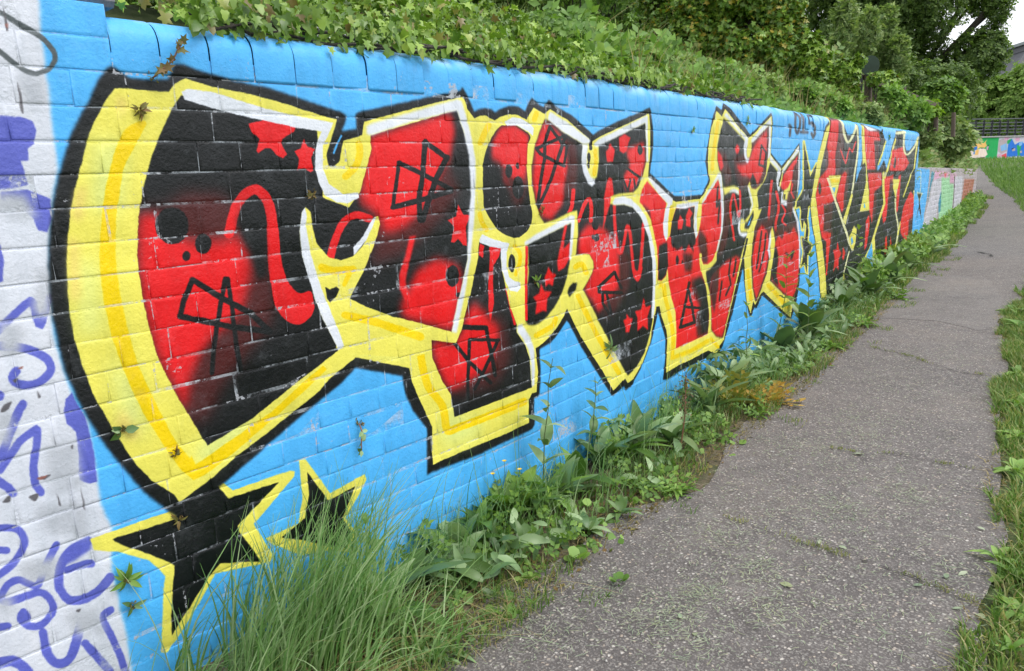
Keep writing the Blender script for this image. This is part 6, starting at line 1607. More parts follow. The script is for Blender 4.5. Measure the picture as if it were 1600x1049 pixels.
# tumbling down behind the low wall
s_, of, P = scatter_bank(26000, 11.7, 24.5, .14, 5.0, r)
cn = clump_noise(P, 1.6, 9)
P2 = P.copy(); P2[:, 2] += np.clip(.10+.5*np.clip(cn+.5, 0, 1.2), .05, .75)*r.random(len(P))*np.clip(-of*1.3, .35, 1.6)
V, F = inst(SPR1, P2, frames(r.normal(0, .6, P2.shape)+np.array([.4, -.6, .7]), r=r), r.uniform(.09, .2, len(P2)))
tag(obj("bank_scrub", V, F, leaf_mat("scrub_leaf", [G_PALE[0], G_PALE[1], G_PALE[2], G_LITE[1], (.27, .28, .12)], .6, .3)), kind="stuff")
s_, of, P = scatter_bank(9000, 11.9, 25.5, .14, 4.0, r)
V, F = blades(P, r.uniform(.2, .6, len(P))*np.clip(-of*1.2, .3, 1), np.array([.3, -.2, 0]), .008, r, .6)
tag(obj("bank_long_grass", V, F, M_PALE), kind="stuff")

# ------------------------------------------------------------------ trees and bushes
def woody(name, label, cat, foot, lobes, nleaf, size, tpl, mat, trunk_r=.1, seed=1, group=None, gap=.25, f=2.5, up=.5, inner=.35, tip=None, lean_=(0, 0), trunk_mat=None):
    r = np.random.default_rng(seed)
    t = empty(name, foot, label, cat, group)
    foot = Vector(foot)
    cs = [Vector(c) for c, _ in lobes]
    mid = sum(cs, Vector((0, 0, 0)))/len(cs)
    top = Vector((foot.x*.6+mid.x*.4, foot.y*.6+mid.y*.4, (foot.z*.45+mid.z*.55)))
    V, F = tube([foot-Vector((0, 0, .15)), foot.lerp(top, .35)+Vector((r.normal(0, trunk_r), r.normal(0, trunk_r), 0)), top], [trunk_r*1.25, trunk_r, trunk_r*.7], 9)
    obj("trunk", V, F, trunk_mat or M_BARK, t)
    for c, (_, a) in zip(cs, lobes):
        b = top.lerp(c, .5)+Vector((r.normal(0, .12), r.normal(0, .12), abs(r.normal(0, .2))))*max(a)*.4
        e = c + Vector((0, 0, a[2]*.45))
        bits = [tube([top, b, e], [trunk_r*.6, trunk_r*.4, trunk_r*.1], 6)]
        for q in range(3):
            d = Vector(r.normal(0, 1, 3)).normalized()
            bits.append(tube([b, c+Vector((d.x*a[0]*.5, d.y*a[1]*.5, d.z*a[2]*.5)), c+Vector((d.x*a[0]*.9, d.y*a[1]*.9, d.z*a[2]*.9))], [trunk_r*.25, trunk_r*.16, trunk_r*.05], 5))
        V, F = join(bits)
        obj("branch", V, F, trunk_mat or M_BARK, t)
    V, F = crown([(np.array(c), a) for c, a in lobes], nleaf, size, tpl, gap, f, seed, up, inner, tip)
    tag(obj("crown", V, F, mat, t), kind=None)
    return t

def base_of(px, dist, z=None):
    p = at(px, 240, dist)
    p[2] = z if z is not None else float(gz(p[1]))
    return p

# the big dark tree over the end of the wall
D = 25
woody("spreading_tree", "big dark green tree hanging over the end of the mural wall, sky showing through it", "tree", base_of(1392, D, 1.0),
      [px_lobe(*a) for a in ((1290, -30, D, 110, 95), (1385, 0, D-1, 100, 90), (1370, -120, D, 170, 120), (1330, 70, D+1, 80, 65), (1412, 85, D, 64, 64), (1458, 152, D, 54, 56),
                             (1450, -25, D+1, 50, 48), (1535, -28, D, 42, 46), (1530, 84, D-1, 38, 34), (1492, 124, D, 44, 34), (1500, -110, D, 80, 70), (1562, 8, D-1, 16, 26), (1536, 92, D-1, 24, 18), (1548, 62, D-1, 20, 24), (1400, 150, D+2, 70, 40))],
      76000, .135, SPR1, M_BIG, .19, 31, gap=.27, f=1.9, inner=.2)
D = 54
woody("willow_bush", "bright green willow bush in front of the slate roof beyond the railings", "bush", base_of(1560, D),
      [px_lobe(*a) for a in ((1530, 168, D, 40, 36), (1572, 158, D, 42, 40), (1612, 155, D, 42, 60), (1550, 192, D, 58, 22), (1500, 186, D, 34, 22), (1585, 128, D, 12, 14), (1552, 134, D, 12, 16), (1650, 160, D, 50, 60))],
      15000, .42, SPR2, leaf_mat("willow_leaf", [(.14, .25, .045), (.18, .31, .06), (.23, .36, .08), (.28, .40, .11)], .5, .3), .2, 32, gap=.2, f=1.2, tip=np.array([0, 0, -1.0]))
D = 66
for i, (px, py, rx, ry, lb) in enumerate(((1500, 170, 50, 42, "dark round tree behind the left end of the far railings"), (1585, 182, 50, 34, "dark broad tree low behind the middle of the far railings"), (1690, 150, 70, 70, "tall dark tree beyond the right end of the far railings"))):
    woody("field_tree", lb, "tree", base_of(px, D), [px_lobe(px, py, D, rx, ry), px_lobe(px-rx*.5, py+30, D, rx*.6, ry*.6), px_lobe(px+rx*.5, py+26, D, rx*.7, ry*.7)],
          4500, .5, SPR1, M_MID if i == 1 else M_DARK, .3, 40+i, gap=.05, f=.8, group="dark trees beyond the far railings")
D = 17
woody("laurel_hedge", "dense mid green hedge filling the space behind the bank under the big tree", "hedge", base_of(1250, D, 1.8),
      [px_lobe(*a) for a in ((1060, 110, D, 110, 60), (1200, 120, D, 110, 56), (1320, 120, D, 90, 56), (1420, 150, D+1, 90, 48), (1468, 184, D+3, 30, 34))], 30000, .10, SPR1, M_HEDGE, .08, 67, gap=.16, f=2.8, inner=.2)
# ivy clad tree in the middle of the bank
D = 10.6
woody("ivy_clad_tree", "dense ivy covered tree with yellowing leaves above the middle of the wall", "tree", base_of(1130, D, 1.9),
      [px_lobe(*a) for a in ((1075, 60, D, 62, 68), (1150, 60, D, 72, 72), (1215, 75, D, 46, 66), (1130, -30, D, 105, 80), (1200, 5, D, 55, 55), (1040, 0, D+.3, 48, 70), (1240, 42, D, 20, 30))],
      36000, .056, IVY, M_IVY2, .12, 51, gap=.26, f=5.0, inner=.2)
D = 10.4
woody("ivy_stump", "ivy smothered stump, the wider one left of the leaning sign", "stump", base_of(1275, D, 1.9),
      [px_lobe(*a) for a in ((1272, 92, D, 26, 34), (1282, 132, D, 24, 34), (1268, 70, D, 16, 18))], 3600, .07, IVY, M_IVY, .06, 52, gap=.12, f=6, group="ivy smothered stumps")
woody("ivy_stump", "slim ivy smothered stump close beside the leaning sign", "stump", base_of(1325, D, 1.9),
      [px_lobe(*a) for a in ((1322, 112, D, 19, 22), (1325, 142, D, 17, 26), (1342, 95, D, 9, 9))], 2400, .065, IVY, M_IVY, .05, 53, gap=.12, f=6, group="ivy smothered stumps")
# dark hedge right behind the ivy
D = 6.6
woody("hawthorn_hedge", "dark hawthorn hedge straight behind the near ivy", "hedge", base_of(620, D, 1.9),
      [px_lobe(*a) for a in ((150, -50, D, 150, 90), (300, -70, D, 170, 110), (480, -60, D, 150, 100), (640, -50, D, 140, 95), (780, -45, D, 95, 80))], 16000, .085, SPR1, M_HEDGE, .05, 54, gap=.22, f=4, inner=.2)
# slender saplings against the sky
for i, (px, D, hgt, lb) in enumerate(((806, 8.8, 120, "slender sapling nearest the near ivy, bare lower stem"), (850, 9.4, 150, "taller slender sapling second from the near ivy"), (905, 9.2, 130, "leafy sapling in the middle of the row behind the ivy"),
                                 (962, 9.6, 140, "bushier sapling touching the ivy covered tree"))):
    woody("sapling", lb, "sapling", base_of(px, D, 1.85), [px_lobe(px-12, 20-hgt*.3, D, 48, 50), px_lobe(px+16, 52, D, 34, 32), px_lobe(px-22, 62, D, 26, 24), px_lobe(px+4, -70-hgt*.2, D, 60, 60)],
          1900, .10, SPR2, M_MID if i % 2 else M_LITE, .022, 60+i, gap=.42, f=5, group="saplings behind the ivy")
D = 17
woody("hedgerow_tree", "dark tree filling the gap behind the row of saplings", "tree", base_of(880, D, 1.9),
      [px_lobe(*a) for a in ((780, -40, D, 130, 130), (930, -30, D, 120, 130), (1020, 40, D, 70, 90), (860, 70, D, 110, 44), (720, 10, D, 90, 70), (980, 90, D, 70, 34))], 26000, .14, SPR1, M_BIG, .12, 66, gap=.2, f=2.2, inner=.2)
# pale young ash stems in front of the big tree
for i, (px, py, rx, ry, D, lb) in enumerate(((1318, 48, 18, 42, 13.4, "feathery pale young ash at the left of the group under the dark tree"), (1352, 58, 20, 34, 13.8, "feathery pale young ash just above the leaning sign"),
                                        (1383, 62, 17, 40, 14.2, "feathery pale young ash reaching highest right of the leaning sign"), (1402, 95, 15, 28, 14.0, "small feathery young ash above the broken fence"))):
    woody("young_ash", lb, "sapling", base_of(px, D, 1.9), [px_lobe(px, py, D, rx, ry), px_lobe(px+6, py-ry*.7, D, rx*.5, ry*.5), px_lobe(px-6, py+ry*.8, D, rx*.7, ry*.5)],
          1700, .13, SPR2, M_PALE, .016, 70+i, gap=.36, f=5, tip=np.array([.1, 0, .9]), group="young ash stems under the dark tree")
# leafy things growing among the fence posts
for i, (px, py, rx, ry, D, mt_, sz, nl, nm, lb) in enumerate((
        (1378, 158, 30, 22, 11.6, M_LITE, .11, 1300, "elder_bush", "fresh green elder bush right of the leaning sign"),
        (1418, 176, 26, 20, 12.2, M_LITE, .11, 1200, "elder_bush", "fresh green elder bush at the far end of the mural wall top"),
        (1446, 172, 15, 11, 13.2, leaf_mat("lime_leaf", [(.20, .34, .03), (.25, .40, .04), (.16, .28, .03)], .5, .35), .10, 700, "lime_shrub", "small vivid lime green shrub before the last fence post"),
        (1366, 124, 12, 12, 11.0, M_IVY, .05, 420, "ivy_ball", "small clump of ivy climbing over the round sign's post"),
        (1385, 128, 16, 16, 12.4, M_IVY, .08, 700, "ivy_ball", "round clump of ivy hanging on the fence rail"),
        (1470, 150, 26, 24, 16.0, M_MID, .14, 1500, "hazel_bush", "mid green hazel bush behind the end of the fence"),
        (1300, 158, 40, 16, 10.8, M_WEED, .08, 1500, "nettle_patch", "low nettles in front of the ivy smothered stumps"),
        (1440, 205, 24, 20, 13.4, M_PALE, .12, 1400, "bramble_bush", "pale bramble arching over the corner where the tall wall ends"),
        (1478, 215, 34, 30, 16.5, M_PALE, .16, 2200, "bramble_bush", "wide pale bramble heap above the low wall"),
        (1490, 214, 16, 22, 20.0, M_PALE, .16, 1300, "bramble_bush", "green bramble against the left end of the far railings"))):
    woody(nm, lb, "bush", base_of(px, D, 1.75), [px_lobe(px, py, D, rx, ry), px_lobe(px-rx*.5, py+ry*.3, D, rx*.6, ry*.7), px_lobe(px+rx*.5, py+ry*.2, D, rx*.6, ry*.7)],
          nl, sz, SPR1 if mt_ is not M_IVY else IVY, mt_, .014, 80+i, gap=.25, f=5)

# low shrubs and creepers tangled along the lip of the bank
for i, (px, py, rx, ry, D, k_, lb) in enumerate(((985, 88, 44, 24, 4.6, 0, "tangled bramble where the ivy on the coping peters out"), (1052, 112, 42, 20, 5.2, 1, "pale creeping shrub over the plain blue part of the wall"), (1120, 122, 40, 20, 5.9, 2, "leafy creeper over the fourth letter's twin points"),
                                            (1180, 138, 34, 16, 6.6, 1, "pale creeping shrub just left of the sprayed 015"), (1236, 152, 34, 16, 7.4, 0, "bramble right above the sprayed 015"), (1290, 166, 30, 14, 8.4, 2, "leafy creeper over the start of the last word"), (1345, 180, 30, 14, 9.6, 1, "pale creeper over the middle of the last word"))):
    woody("creeper", lb, "shrub", base_of(px, D, 1.66), [px_lobe(px, py, D, rx, ry), px_lobe(px-rx*.6, py+ry*.3, D, rx*.6, ry*.6), px_lobe(px+rx*.6, py+ry*.3, D, rx*.6, ry*.6)],
          1500, .055+.004*i, (SPR1, SPR2, IVY)[k_] if k_ < 2 else SPR1, (M_WEED, M_PALE, M_LITE)[k_], .008, 110+i, gap=.3, f=9)

# ------------------------------------------------------------------ broken post and rail fence, and the old sign
fence = empty("wooden_fence", base_of(1380, 12, 1.85), "broken brown post and rail fence on the bank above the far end of the mural", "fence")
posts = []
for px, py0, py1, D, wd in ((1292, 96, 170, 10.9, .06), (1355, 112, 168, 11.3, .07), (1410, 135, 175, 12.0, .07), (1462, 160, 205, 13.2, .06), (1489, 176, 214, 15.0, .06)):
    a, b = at(px, py1, D), at(px+1, py0, D)
    v, f = bar(a, b, wd, wd, .2); obj("post", v, f, M_WOOD, fence, a); posts.append((a, b))
for px0, py0, px1, py1, d0, d1 in ((1296, 102, 1318, 108, 10.9, 11.05), (1338, 117, 1372, 130, 11.25, 11.5), (1298, 133, 1316, 135, 10.9, 11.05), (1366, 129, 1411, 146, 11.4, 12.0), (1410, 143, 1464, 166, 12.0, 13.2), (1411, 160, 1440, 172, 12.0, 12.6)):
    a, b = at(px0, py0, d0), at(px1, py1, d1)
    v, f = bar(a, b, .035, .06, .2); obj("rail", v, f, M_WOOD, fence, a)
sg = empty("round_sign", at(1356, 165, 11.1), "dull dark green round sign seen from behind on the bank fence", "sign")
c = at(1360, 103, 11.1)
M_SIGN = plain("dull_sign_back", (.035, .055, .04), .95, .2, 6, 0)
fwd = (CAM-c)/np.linalg.norm(CAM-c); fwd[2] = .12
rt = np.cross(fwd, [0, 0, 1]); rt /= np.linalg.norm(rt); upv = np.cross(rt, fwd)
ring = [(math.cos(a)*.105, math.sin(a)*.125) for a in np.linspace(0, 2*math.pi, 28, endpoint=False)]
V = [c+rt*x+upv*y+fwd*.012 for x, y in ring]+[c+rt*x+upv*y-fwd*.012 for x, y in ring]
obj("sign_plate", V, [tuple(range(28)), tuple(range(28, 56))[::-1]]+[(i, 28+i, 28+(i+1) % 28, (i+1) % 28) for i in range(28)], M_SIGN, sg)
v, f = bar(at(1359, 168, 11.14), at(1359, 90, 11.14), .05, .05, .2); obj("sign_post", v, f, M_WOOD, sg)
v, f = bar(c-fwd*.03-rt*.09+upv*.02, c-fwd*.03+rt*.09+upv*.02, .03, .03, .2); obj("bracket", v, f, M_SIGN, sg)
bp = empty("shade_gap_panel", at(1342, 142, 11.0), "narrow black curved panel standing in for the shaded gap left of the round sign", "shade panel")
ring = [(-.05, -.17), (.03, -.19), (.07, -.08), (.085, .05), (.075, .17), (.04, .2), (-.02, .13), (-.055, 0)]  # black panel added where there is only a shaded gap
c2 = at(1341, 126, 11.0)
V = [c2+rt*x+upv*y+fwd*.012 for x, y in ring]+[c2+rt*x+upv*y-fwd*.012 for x, y in ring]
obj("shade_panel_face", V, [tuple(range(8)), tuple(range(8, 16))[::-1]]+[(i, 8+i, 8+(i+1) % 8, (i+1) % 8) for i in range(8)], plain("gap_shade_black", (.012, .013, .015), .6, .2, 10, 0), bp)
v, f = bar(c2+upv*-.15-fwd*.02, c2+upv*.15-fwd*.02, .02, .015, .2); obj("batten", v, f, M_WOOD, bp)

# ================================================================== ALONG THE FOOT OF THE WALL
r = np.random.default_rng(101)
def strip_pts(n, s0, s1, o0, o1, r, pw=1.0):
    s = r.uniform(s0, s1, n); of = o0+(o1-o0)*r.random(n)**pw
    return s, of, wpg(s, of, .012)
# short grass and moss in the strip, patchy
s_, of, P = strip_pts(26000, .7, 13, .02, .48, r, 1.3)
k = clump_noise(P, 4.5, 2) > .05+.35*(of > .36)
V, F = blades(P[k], r.uniform(.015, .085, k.sum()), np.array([.2, 0, 0]), .0022, r, .7)
tag(obj("strip_grass", V, F, M_GRASS), kind="stuff")
s_, of, P = strip_pts(9000, .9, 12, .36, .66, r)
k = clump_noise(P, 5.5, 41) > .55
V, F = blades(P[k], r.uniform(.008, .045, k.sum()), np.array([.3, 0, 0]), .002, r, .9, 2)
tag(obj("edge_grass", V, F, M_GRASS), kind="stuff")
s_, of, P = strip_pts(8000, .7, 8, .05, .48, r)
V, F = blades(P, r.uniform(.01, .05, len(P)), np.array([.3, 0, 0]), .0016, r, 1.6, 2)
tag(obj("dry_litter", V, F, M_DRY), kind="stuff")
s_, of, P = strip_pts(15000, 6.5, 23, .02, .42, r, 1.4)
k = clump_noise(P, 2.0, 12) > -.35
V, F = blades(P[k], r.uniform(.04, .20, k.sum())*np.clip(1.15-of[k]*1.4, .3, 1.2), np.array([.2, -.1, 0]), .005, r, .7)
tag(obj("far_strip_grass", V, F, M_GRASS), kind="stuff")
s_, of, P = strip_pts(2600, 7.5, 22, .02, .26, r, 1.5)
k = clump_noise(P, 2.0, 13) > -.1
P = P[k]; P[:, 2] += r.uniform(.02, .24, len(P))
V, F = inst(SPR1, P, frames(r.normal(0, .6, P.shape)+np.array([.6, -.3, .6]), r=r), r.uniform(.08, .16, len(P)))
tag(obj("far_strip_weeds", V, F, M_WEED), kind="stuff")
DK = lance(.30, 4, .6)
# thin tall stalks against the blue
s_, of, P = strip_pts(90, 1.35, 3.6, .02, .25, r)
V, F = blades(P, r.uniform(.2, .5, len(P)), np.array([.2, .1, 0]), .0016, r, .5, 5)
tag(obj("tall_stalks", V, F, M_LGRASS), kind="stuff")

# the big tuft of long grass
tuft = empty("grass_tuft", wpg(1.2, .15), "big tuft of long green grass against the wall under the small black star", "grass tuft")
def tuft_obj(parent, n, s0, s1, o0, o1, h0, h1, lean_, wd, seed, bend, mat=M_LGRASS):
    r = np.random.default_rng(seed)
    s_, of, P = strip_pts(n, s0, s1, o0, o1, r, .9)
    c = clump_noise(P, 9, seed) > -.5
    P = P[c]
    V, F = blades(P, r.uniform(h0, h1, len(P))*r.uniform(.55, 1, len(P)), np.array(lean_), wd, r, bend, 6)
    obj("blades", V, F, mat, parent)
tuft_obj(tuft, 560, .70, 1.22, .02, .36, .30, .62, (.35, .42, 0), .0029, 5, .5)
tuft_obj(tuft, 800, .62, 1.30, .06, .50, .14, .38, (.55, .3, 0), .0028, 6, .85)
tuft_obj(tuft, 190, .98, 1.34, .02, .2, .40, .60, (.2, .5, 0), .0026, 55, .4)
tuft_obj(tuft, 260, .7, 1.4, .15, .46, .06, .26, (.6, .2, 0), .0016, 7, 1.2, M_DRY)
t2 = empty("grass_tuft", wpg(.72, .1), "thin green grass blades in the bottom left corner before the purple tags", "grass tuft")
tuft_obj(t2, 170, .5, 1.02, .05, .35, .20, .46, (.4, .5, 0), .0017, 8, .5)
t3 = empty("grass_tuft", wpg(1.25, .5), "low dry tuft of grass on the path edge at the bottom of the picture", "grass tuft")
tuft_obj(t3, 700, 1.05, 1.66, .32, .54, .04, .13, (.4, -.2, 0), .0015, 9, 1.1, M_GRASS)
tuft_obj(t3, 400, 1.05, 1.75, .3, .54, .03, .10, (.5, -.2, 0), .0013, 10, 1.5, M_DRY)
# mixed weeds filling in between the docks
def weed_fill(name, n, s0, s1, o0, o1, hmax, size, mat, seed, thr, tpl):
    r = np.random.default_rng(seed)
    s_, of, P = strip_pts(n, s0, s1, o0, o1, r, 1.3)
    c = clump_noise(P, 5, seed)
    k = c > thr; P, of, c = P[k], of[k], c[k]
    P[:, 2] += hmax*np.clip(.25+.75*(c-thr), .1, 1)*np.clip(1.1-of*1.7, .15, 1)*r.random(len(P))
    V, F = inst(tpl, P, frames(r.normal(0, .55, P.shape)+np.array([.6, -.3, .7]), r=r), size*r.uniform(.6, 1.3, len(P)))
    tag(obj(name, V, F, mat), kind="stuff")
weed_fill("ground_weeds", 2000, 1.45, 9, .02, .42, .24, .045, M_MID, 71, .0, SPR1)
weed_fill("ground_ivy", 800, 1.4, 5, .04, .5, .07, .030, M_LITE, 72, .05, ROUND)
weed_fill("grey_weeds", 2300, 1.5, 9, .02, .36, .24, .095, M_DOCK, 73, -.05, (DK[0], DK[1]))
s_, of, P = strip_pts(4200, 1.4, 8, .02, .34, r, 1.3)
k = clump_noise(P, 3.0, 15) > -.2
V, F = blades(P[k], r.uniform(.06, .28, k.sum())*np.clip(1.2-of[k]*2, .4, 1), np.array([.3, .05, 0]), .0018, r, .7, 4)
tag(obj("wall_foot_grass", V, F, M_LGRASS), kind="stuff")
s_, of, P = strip_pts(2200, 1.2, 7, .18, .50, r)
P[:, 2] += .004
V, F = inst(DIAM, P, frames(r.normal(0, .5, P.shape)+np.array([0, 0, 1]), r=r), r.uniform(.008, .028, len(P)))
tag(obj("dead_leaf_litter", V, F, M_BROWNLEAF), kind="stuff")

DOCK1, DOCK2, DOCK3 = lance(.32, 6, .55, .02), lance(.26, 6, .9, .03), lance(.38, 6, .35, .025)
def rosette(name, label, cat, foot, n, L, up, mat, seed, tpls=(DOCK1, DOCK2, DOCK3), group=None, azr=None, leafname="leaf"):
    """leaves rising from one crown; up 0 flat .. 1 upright"""
    r = np.random.default_rng(seed)
    t = empty(name, foot, label, cat, group)
    az = np.linspace(0, 2*np.pi, n, endpoint=False)+r.uniform(-.4, .4, n) if azr is None else r.uniform(azr[0], azr[1], n)
    el = np.clip(r.normal(up, .16, n), .05, .97)*np.pi/2
    tip = np.stack([np.cos(az)*np.cos(el), np.sin(az)*np.cos(el), np.sin(el)], 1)
    nrm = np.stack([-np.cos(az)*np.sin(el), -np.sin(az)*np.sin(el), np.cos(el)], 1)
    sd = np.cross(tip, nrm)
    Rm = np.stack([sd, tip, nrm], 2)
    P = np.array(foot)[None]+tip*.012+np.array([0, 0, .004])
    leaf_objs(leafname, list(tpls), P, Rm, L*r.uniform(.6, 1.15, n), mat, t)
    return t

def stalk(t, pts, rad, mat=M_STEM, name="stem"):
    V, F = tube(pts, [rad*(1-.6*i/(len(pts)-1)) for i in range(len(pts))], 6)
    obj(name, V, F, mat, t)

def tall_stalk(name, label, cat, foot, top, npair, L, seed, mat=M_DOCK, tpls=(OVAL,), stem=M_STEM, rad=.003, droop=.3):
    r = np.random.default_rng(seed)
    t = empty(name, foot, label, cat)
    a, b = Vector(foot), Vector(top)
    pts = [a.lerp(b, k/6)+Vector((r.normal(0, .006), r.normal(0, .006), 0))*(k > 0) for k in range(7)]
    stalk(t, pts, rad, stem)
    P, Rm, S = [], [], []
    for k in range(npair):
        q = np.array(a.lerp(b, .25+.75*(k+.5)/npair))
        for sgn in (0, 1):
            az = k*1.9 + sgn*math.pi + r.normal(0, .3)
            el = r.uniform(.35, 1.2)
            P.append(q)
            tip = np.array([math.cos(az)*math.cos(el), math.sin(az)*math.cos(el), math.sin(el)])
            nr = np.array([-math.cos(az)*math.sin(el), -math.sin(az)*math.sin(el), math.cos(el)])+r.normal(0, .25, 3)
            Rm.append((tip, nr)); S.append(L*r.uniform(.7, 1.15)*(1-.35*k/npair))
    tip = np.array([x for x, _ in Rm]); nr = np.array([x for _, x in Rm]); nr -= tip*np.sum(tip*nr, 1)[:, None]; nr /= np.linalg.norm(nr, axis=1)[:, None]
    leaf_objs("leaf", list(tpls), np.array(P), np.stack([np.cross(tip, nr), tip, nr], 2), np.array(S), mat, t)
    return t

def foot_px(px, py, dz=.01):
    p = on_ground(px, py); p[2] += dz
    lim = float(np.interp(p[1], YG, XG))+.03
    p[0] = max(p[0], lim)
    return p
# docks and other broad leaved weeds, near to far
for i, (px, py, n, L, up, lb) in enumerate((
        (600, 975, 9, .22, .72, "broad leaved dock at the right edge of the long grass tuft"),
        (648, 925, 7, .17, .62, "dock behind the long grass tuft, pressed to the blue wall"),
        (706, 905, 8, .17, .4, "dock with big pale grey green leaves right of the small black star"),
        (880, 790, 9, .15, .6, "upright dock in front of the yellow foot of the second letter"),
        (918, 838, 7, .10, .35, "small dock on the path edge below the blue gap"),
        (968, 812, 6, .09, .3, "small flat dock lying out on the asphalt edge"),
        (1000, 712, 11, .25, .68, "large upright dock with greyish leaves below the third letter"),
        (1052, 700, 9, .22, .6, "large leaning dock beside the reddish seed stem"),
        (1105, 655, 10, .24, .6, "spreading dock left of the orange plant"),
        (1140, 625, 10, .25, .65, "dark spreading dock directly above the orange plant"),
        (1222, 556, 12, .30, .66, "heavy clump of docks at the foot of the black and yellow bar"),
        (1262, 532, 10, .30, .6, "dock clump left of the yellow bar's foot"),
        (1318, 492, 10, .28, .6, "dock under the small yellow spike of the last word"),
        (1352, 470, 11, .34, .62, "dock in front of the blue triangle of the last word"),
        (1388, 450, 11, .36, .6, "broad pale dock right of the blue triangle"),
        (1418, 425, 9, .36, .62, "dock at the far corner of the tall mural wall"),
        (1452, 402, 9, .40, .6, "dock at the start of the low wall"))):
    rosette("dock_plant", lb, "dock plant", foot_px(px, py), n+2, L*(1.1 if i < 6 or i > 10 else .95), min(.82, up+.12), M_DOCK, 200+i, azr=(-1.9, 1.9) if i in (1, 3) else None)
for i, (px, py, n, L, up) in enumerate(((722, 872, 9, .19, .7), (752, 846, 8, .21, .76), (800, 826, 9, .22, .74), (838, 806, 8, .2, .78), (862, 792, 8, .21, .74), (900, 770, 9, .2, .74), (942, 742, 8, .22, .78), (974, 724, 8, .24, .76))):
    lb = ("upright greyish weed next after the pale grey green dock by the grass tuft", "upright bright green weed just left of the small yellow flowers", "upright dark green weed directly behind the yellow flowered weed",
          "upright greyish weed just right of the yellow flowered weed", "upright bright green weed at the foot of the first tall paired leaf stalk", "upright dark green weed between the two tall paired leaf stalks",
          "upright greyish weed right of the second tall paired leaf stalk", "upright bright green weed touching the large greyish dock on its left")[i]
    rosette("upright_weed", lb, "weed", foot_px(px, py), n, L, up, (M_DOCK, M_WEED, M_MID)[i % 3], 260+i, group="upright weeds under the second and third letters")
# tall leafy stalks
for i, (px, py, tx, ty, npr, L, lb) in enumerate((
        (846, 800, 862, 560, 6, .075, "tall stalk with paired oval leaves before the blue right of the second letter"),
        (918, 745, 935, 590, 6, .06, "tall leafy stalk before the pointed foot of the third letter"),
        (1212, 560, 1232, 396, 8, .10, "tall willowherb in front of the fifth letter, the left of two"),
        (1262, 545, 1268, 378, 8, .11, "tall willowherb in front of the little black star"),
        (1345, 480, 1342, 352, 7, .11, "tall willowherb rising before the last word"),
        (1168, 600, 1166, 468, 5, .07, "thin weed climbing the blue below the fourth letter"),
        (560, 905, 568, 808, 4, .06, "pointed weed beside the small black star"))):
    f_ = foot_px(px, py); D = math.hypot(f_[0], f_[1])
    tp = at(tx, ty, D*.995)
    if tp[0] < np.interp(tp[1], YG, XG)+.02: tp[0] = float(np.interp(tp[1], YG, XG))+.02
    tall_stalk("leafy_stalk", lb, "weed", f_, tp, npr, L*(1.7 if i < 2 else 1.25), 300+i, M_DOCK if i < 2 else M_WEED, (lance(.36, 5, .35), lance(.3, 5, .6)) if i < 2 else (lance(.28, 4, .4),))
# yellow flowered weed
f_ = foot_px(785, 818)
t = rosette("hawkweed", "leafy green weed with small yellow flowers below the second letter's yellow foot", "weed", f_, 24, .17, .66, M_WEED, 330, (ROUND, DOCK3, DOCK1))
for tx, ty in ((788, 722), (770, 742), (812, 735)):
    tp = at(tx, ty, math.hypot(f_[0], f_[1])*.99)
    stalk(t, [Vector(f_), Vector(f_).lerp(Vector(tp), .55)+Vector((.01, .0, .01)), Vector(tp)], .0018)
    V, F = [], []
    for k in range(9):
        a = 2*math.pi*k/9
        d = np.array([math.cos(a), math.sin(a), 0]); q = np.array([-math.sin(a), math.cos(a), 0])
        o_ = len(V)
        V += [tp, tp+d*.006+q*.0025+np.array([0, 0, .005]), tp+d*.010+np.array([0, 0, .006]), tp+d*.006-q*.0025+np.array([0, 0, .005])]
        F += [(o_, o_+1, o_+2, o_+3)]
    obj("flower", V, F, M_FLOWER, t)
# dock gone to reddish seed
f_ = foot_px(1062, 716); tp = at(1072, 584, math.hypot(f_[0], f_[1])*.99)
t = empty("seeding_dock", f_, "reddish brown dock seed stem standing before the blue wall", "dock plant")
stalk(t, [Vector(f_), Vector(f_).lerp(Vector(tp), .5)+Vector((.01, 0, 0)), Vector(tp)], .004, M_RSTEM)
rr = np.random.default_rng(5)
Ps = np.array([np.array(Vector(f_).lerp(Vector(tp), u)) for u in rr.uniform(.45, 1.02, 170)])+rr.normal(0, .016, (170, 3))
V, F = inst(DIAM, Ps, frames(rr.normal(0, 1, (170, 3)), r=rr), rr.uniform(.008, .017, 170))
tag(obj("seed_head", V, F, leaf_mat("seed_head", [(.24, .13, .10), (.16, .13, .07), (.2, .2, .1)], .8), t), kind="stuff")
# the orange plant
f_ = foot_px(1196, 632)
t = rosette("orange_fern", "low rusty orange fern like plant spreading onto the path", "fern", f_, 24, .22, .2, M_RUST, 340, (make_spray(11, DIAM, .2, 8), make_spray(9, DIAM, .24, 9)))
f_ = foot_px(1150, 640)
rosette("yellowing_fern", "yellow green fern like plant left of the rusty orange one", "fern", f_, 16, .24, .45, leaf_mat("yellowing_fern", [(.22, .24, .05), (.15, .2, .04), (.3, .26, .05)], .6), 341, (make_spray(11, DIAM, .2, 8),))
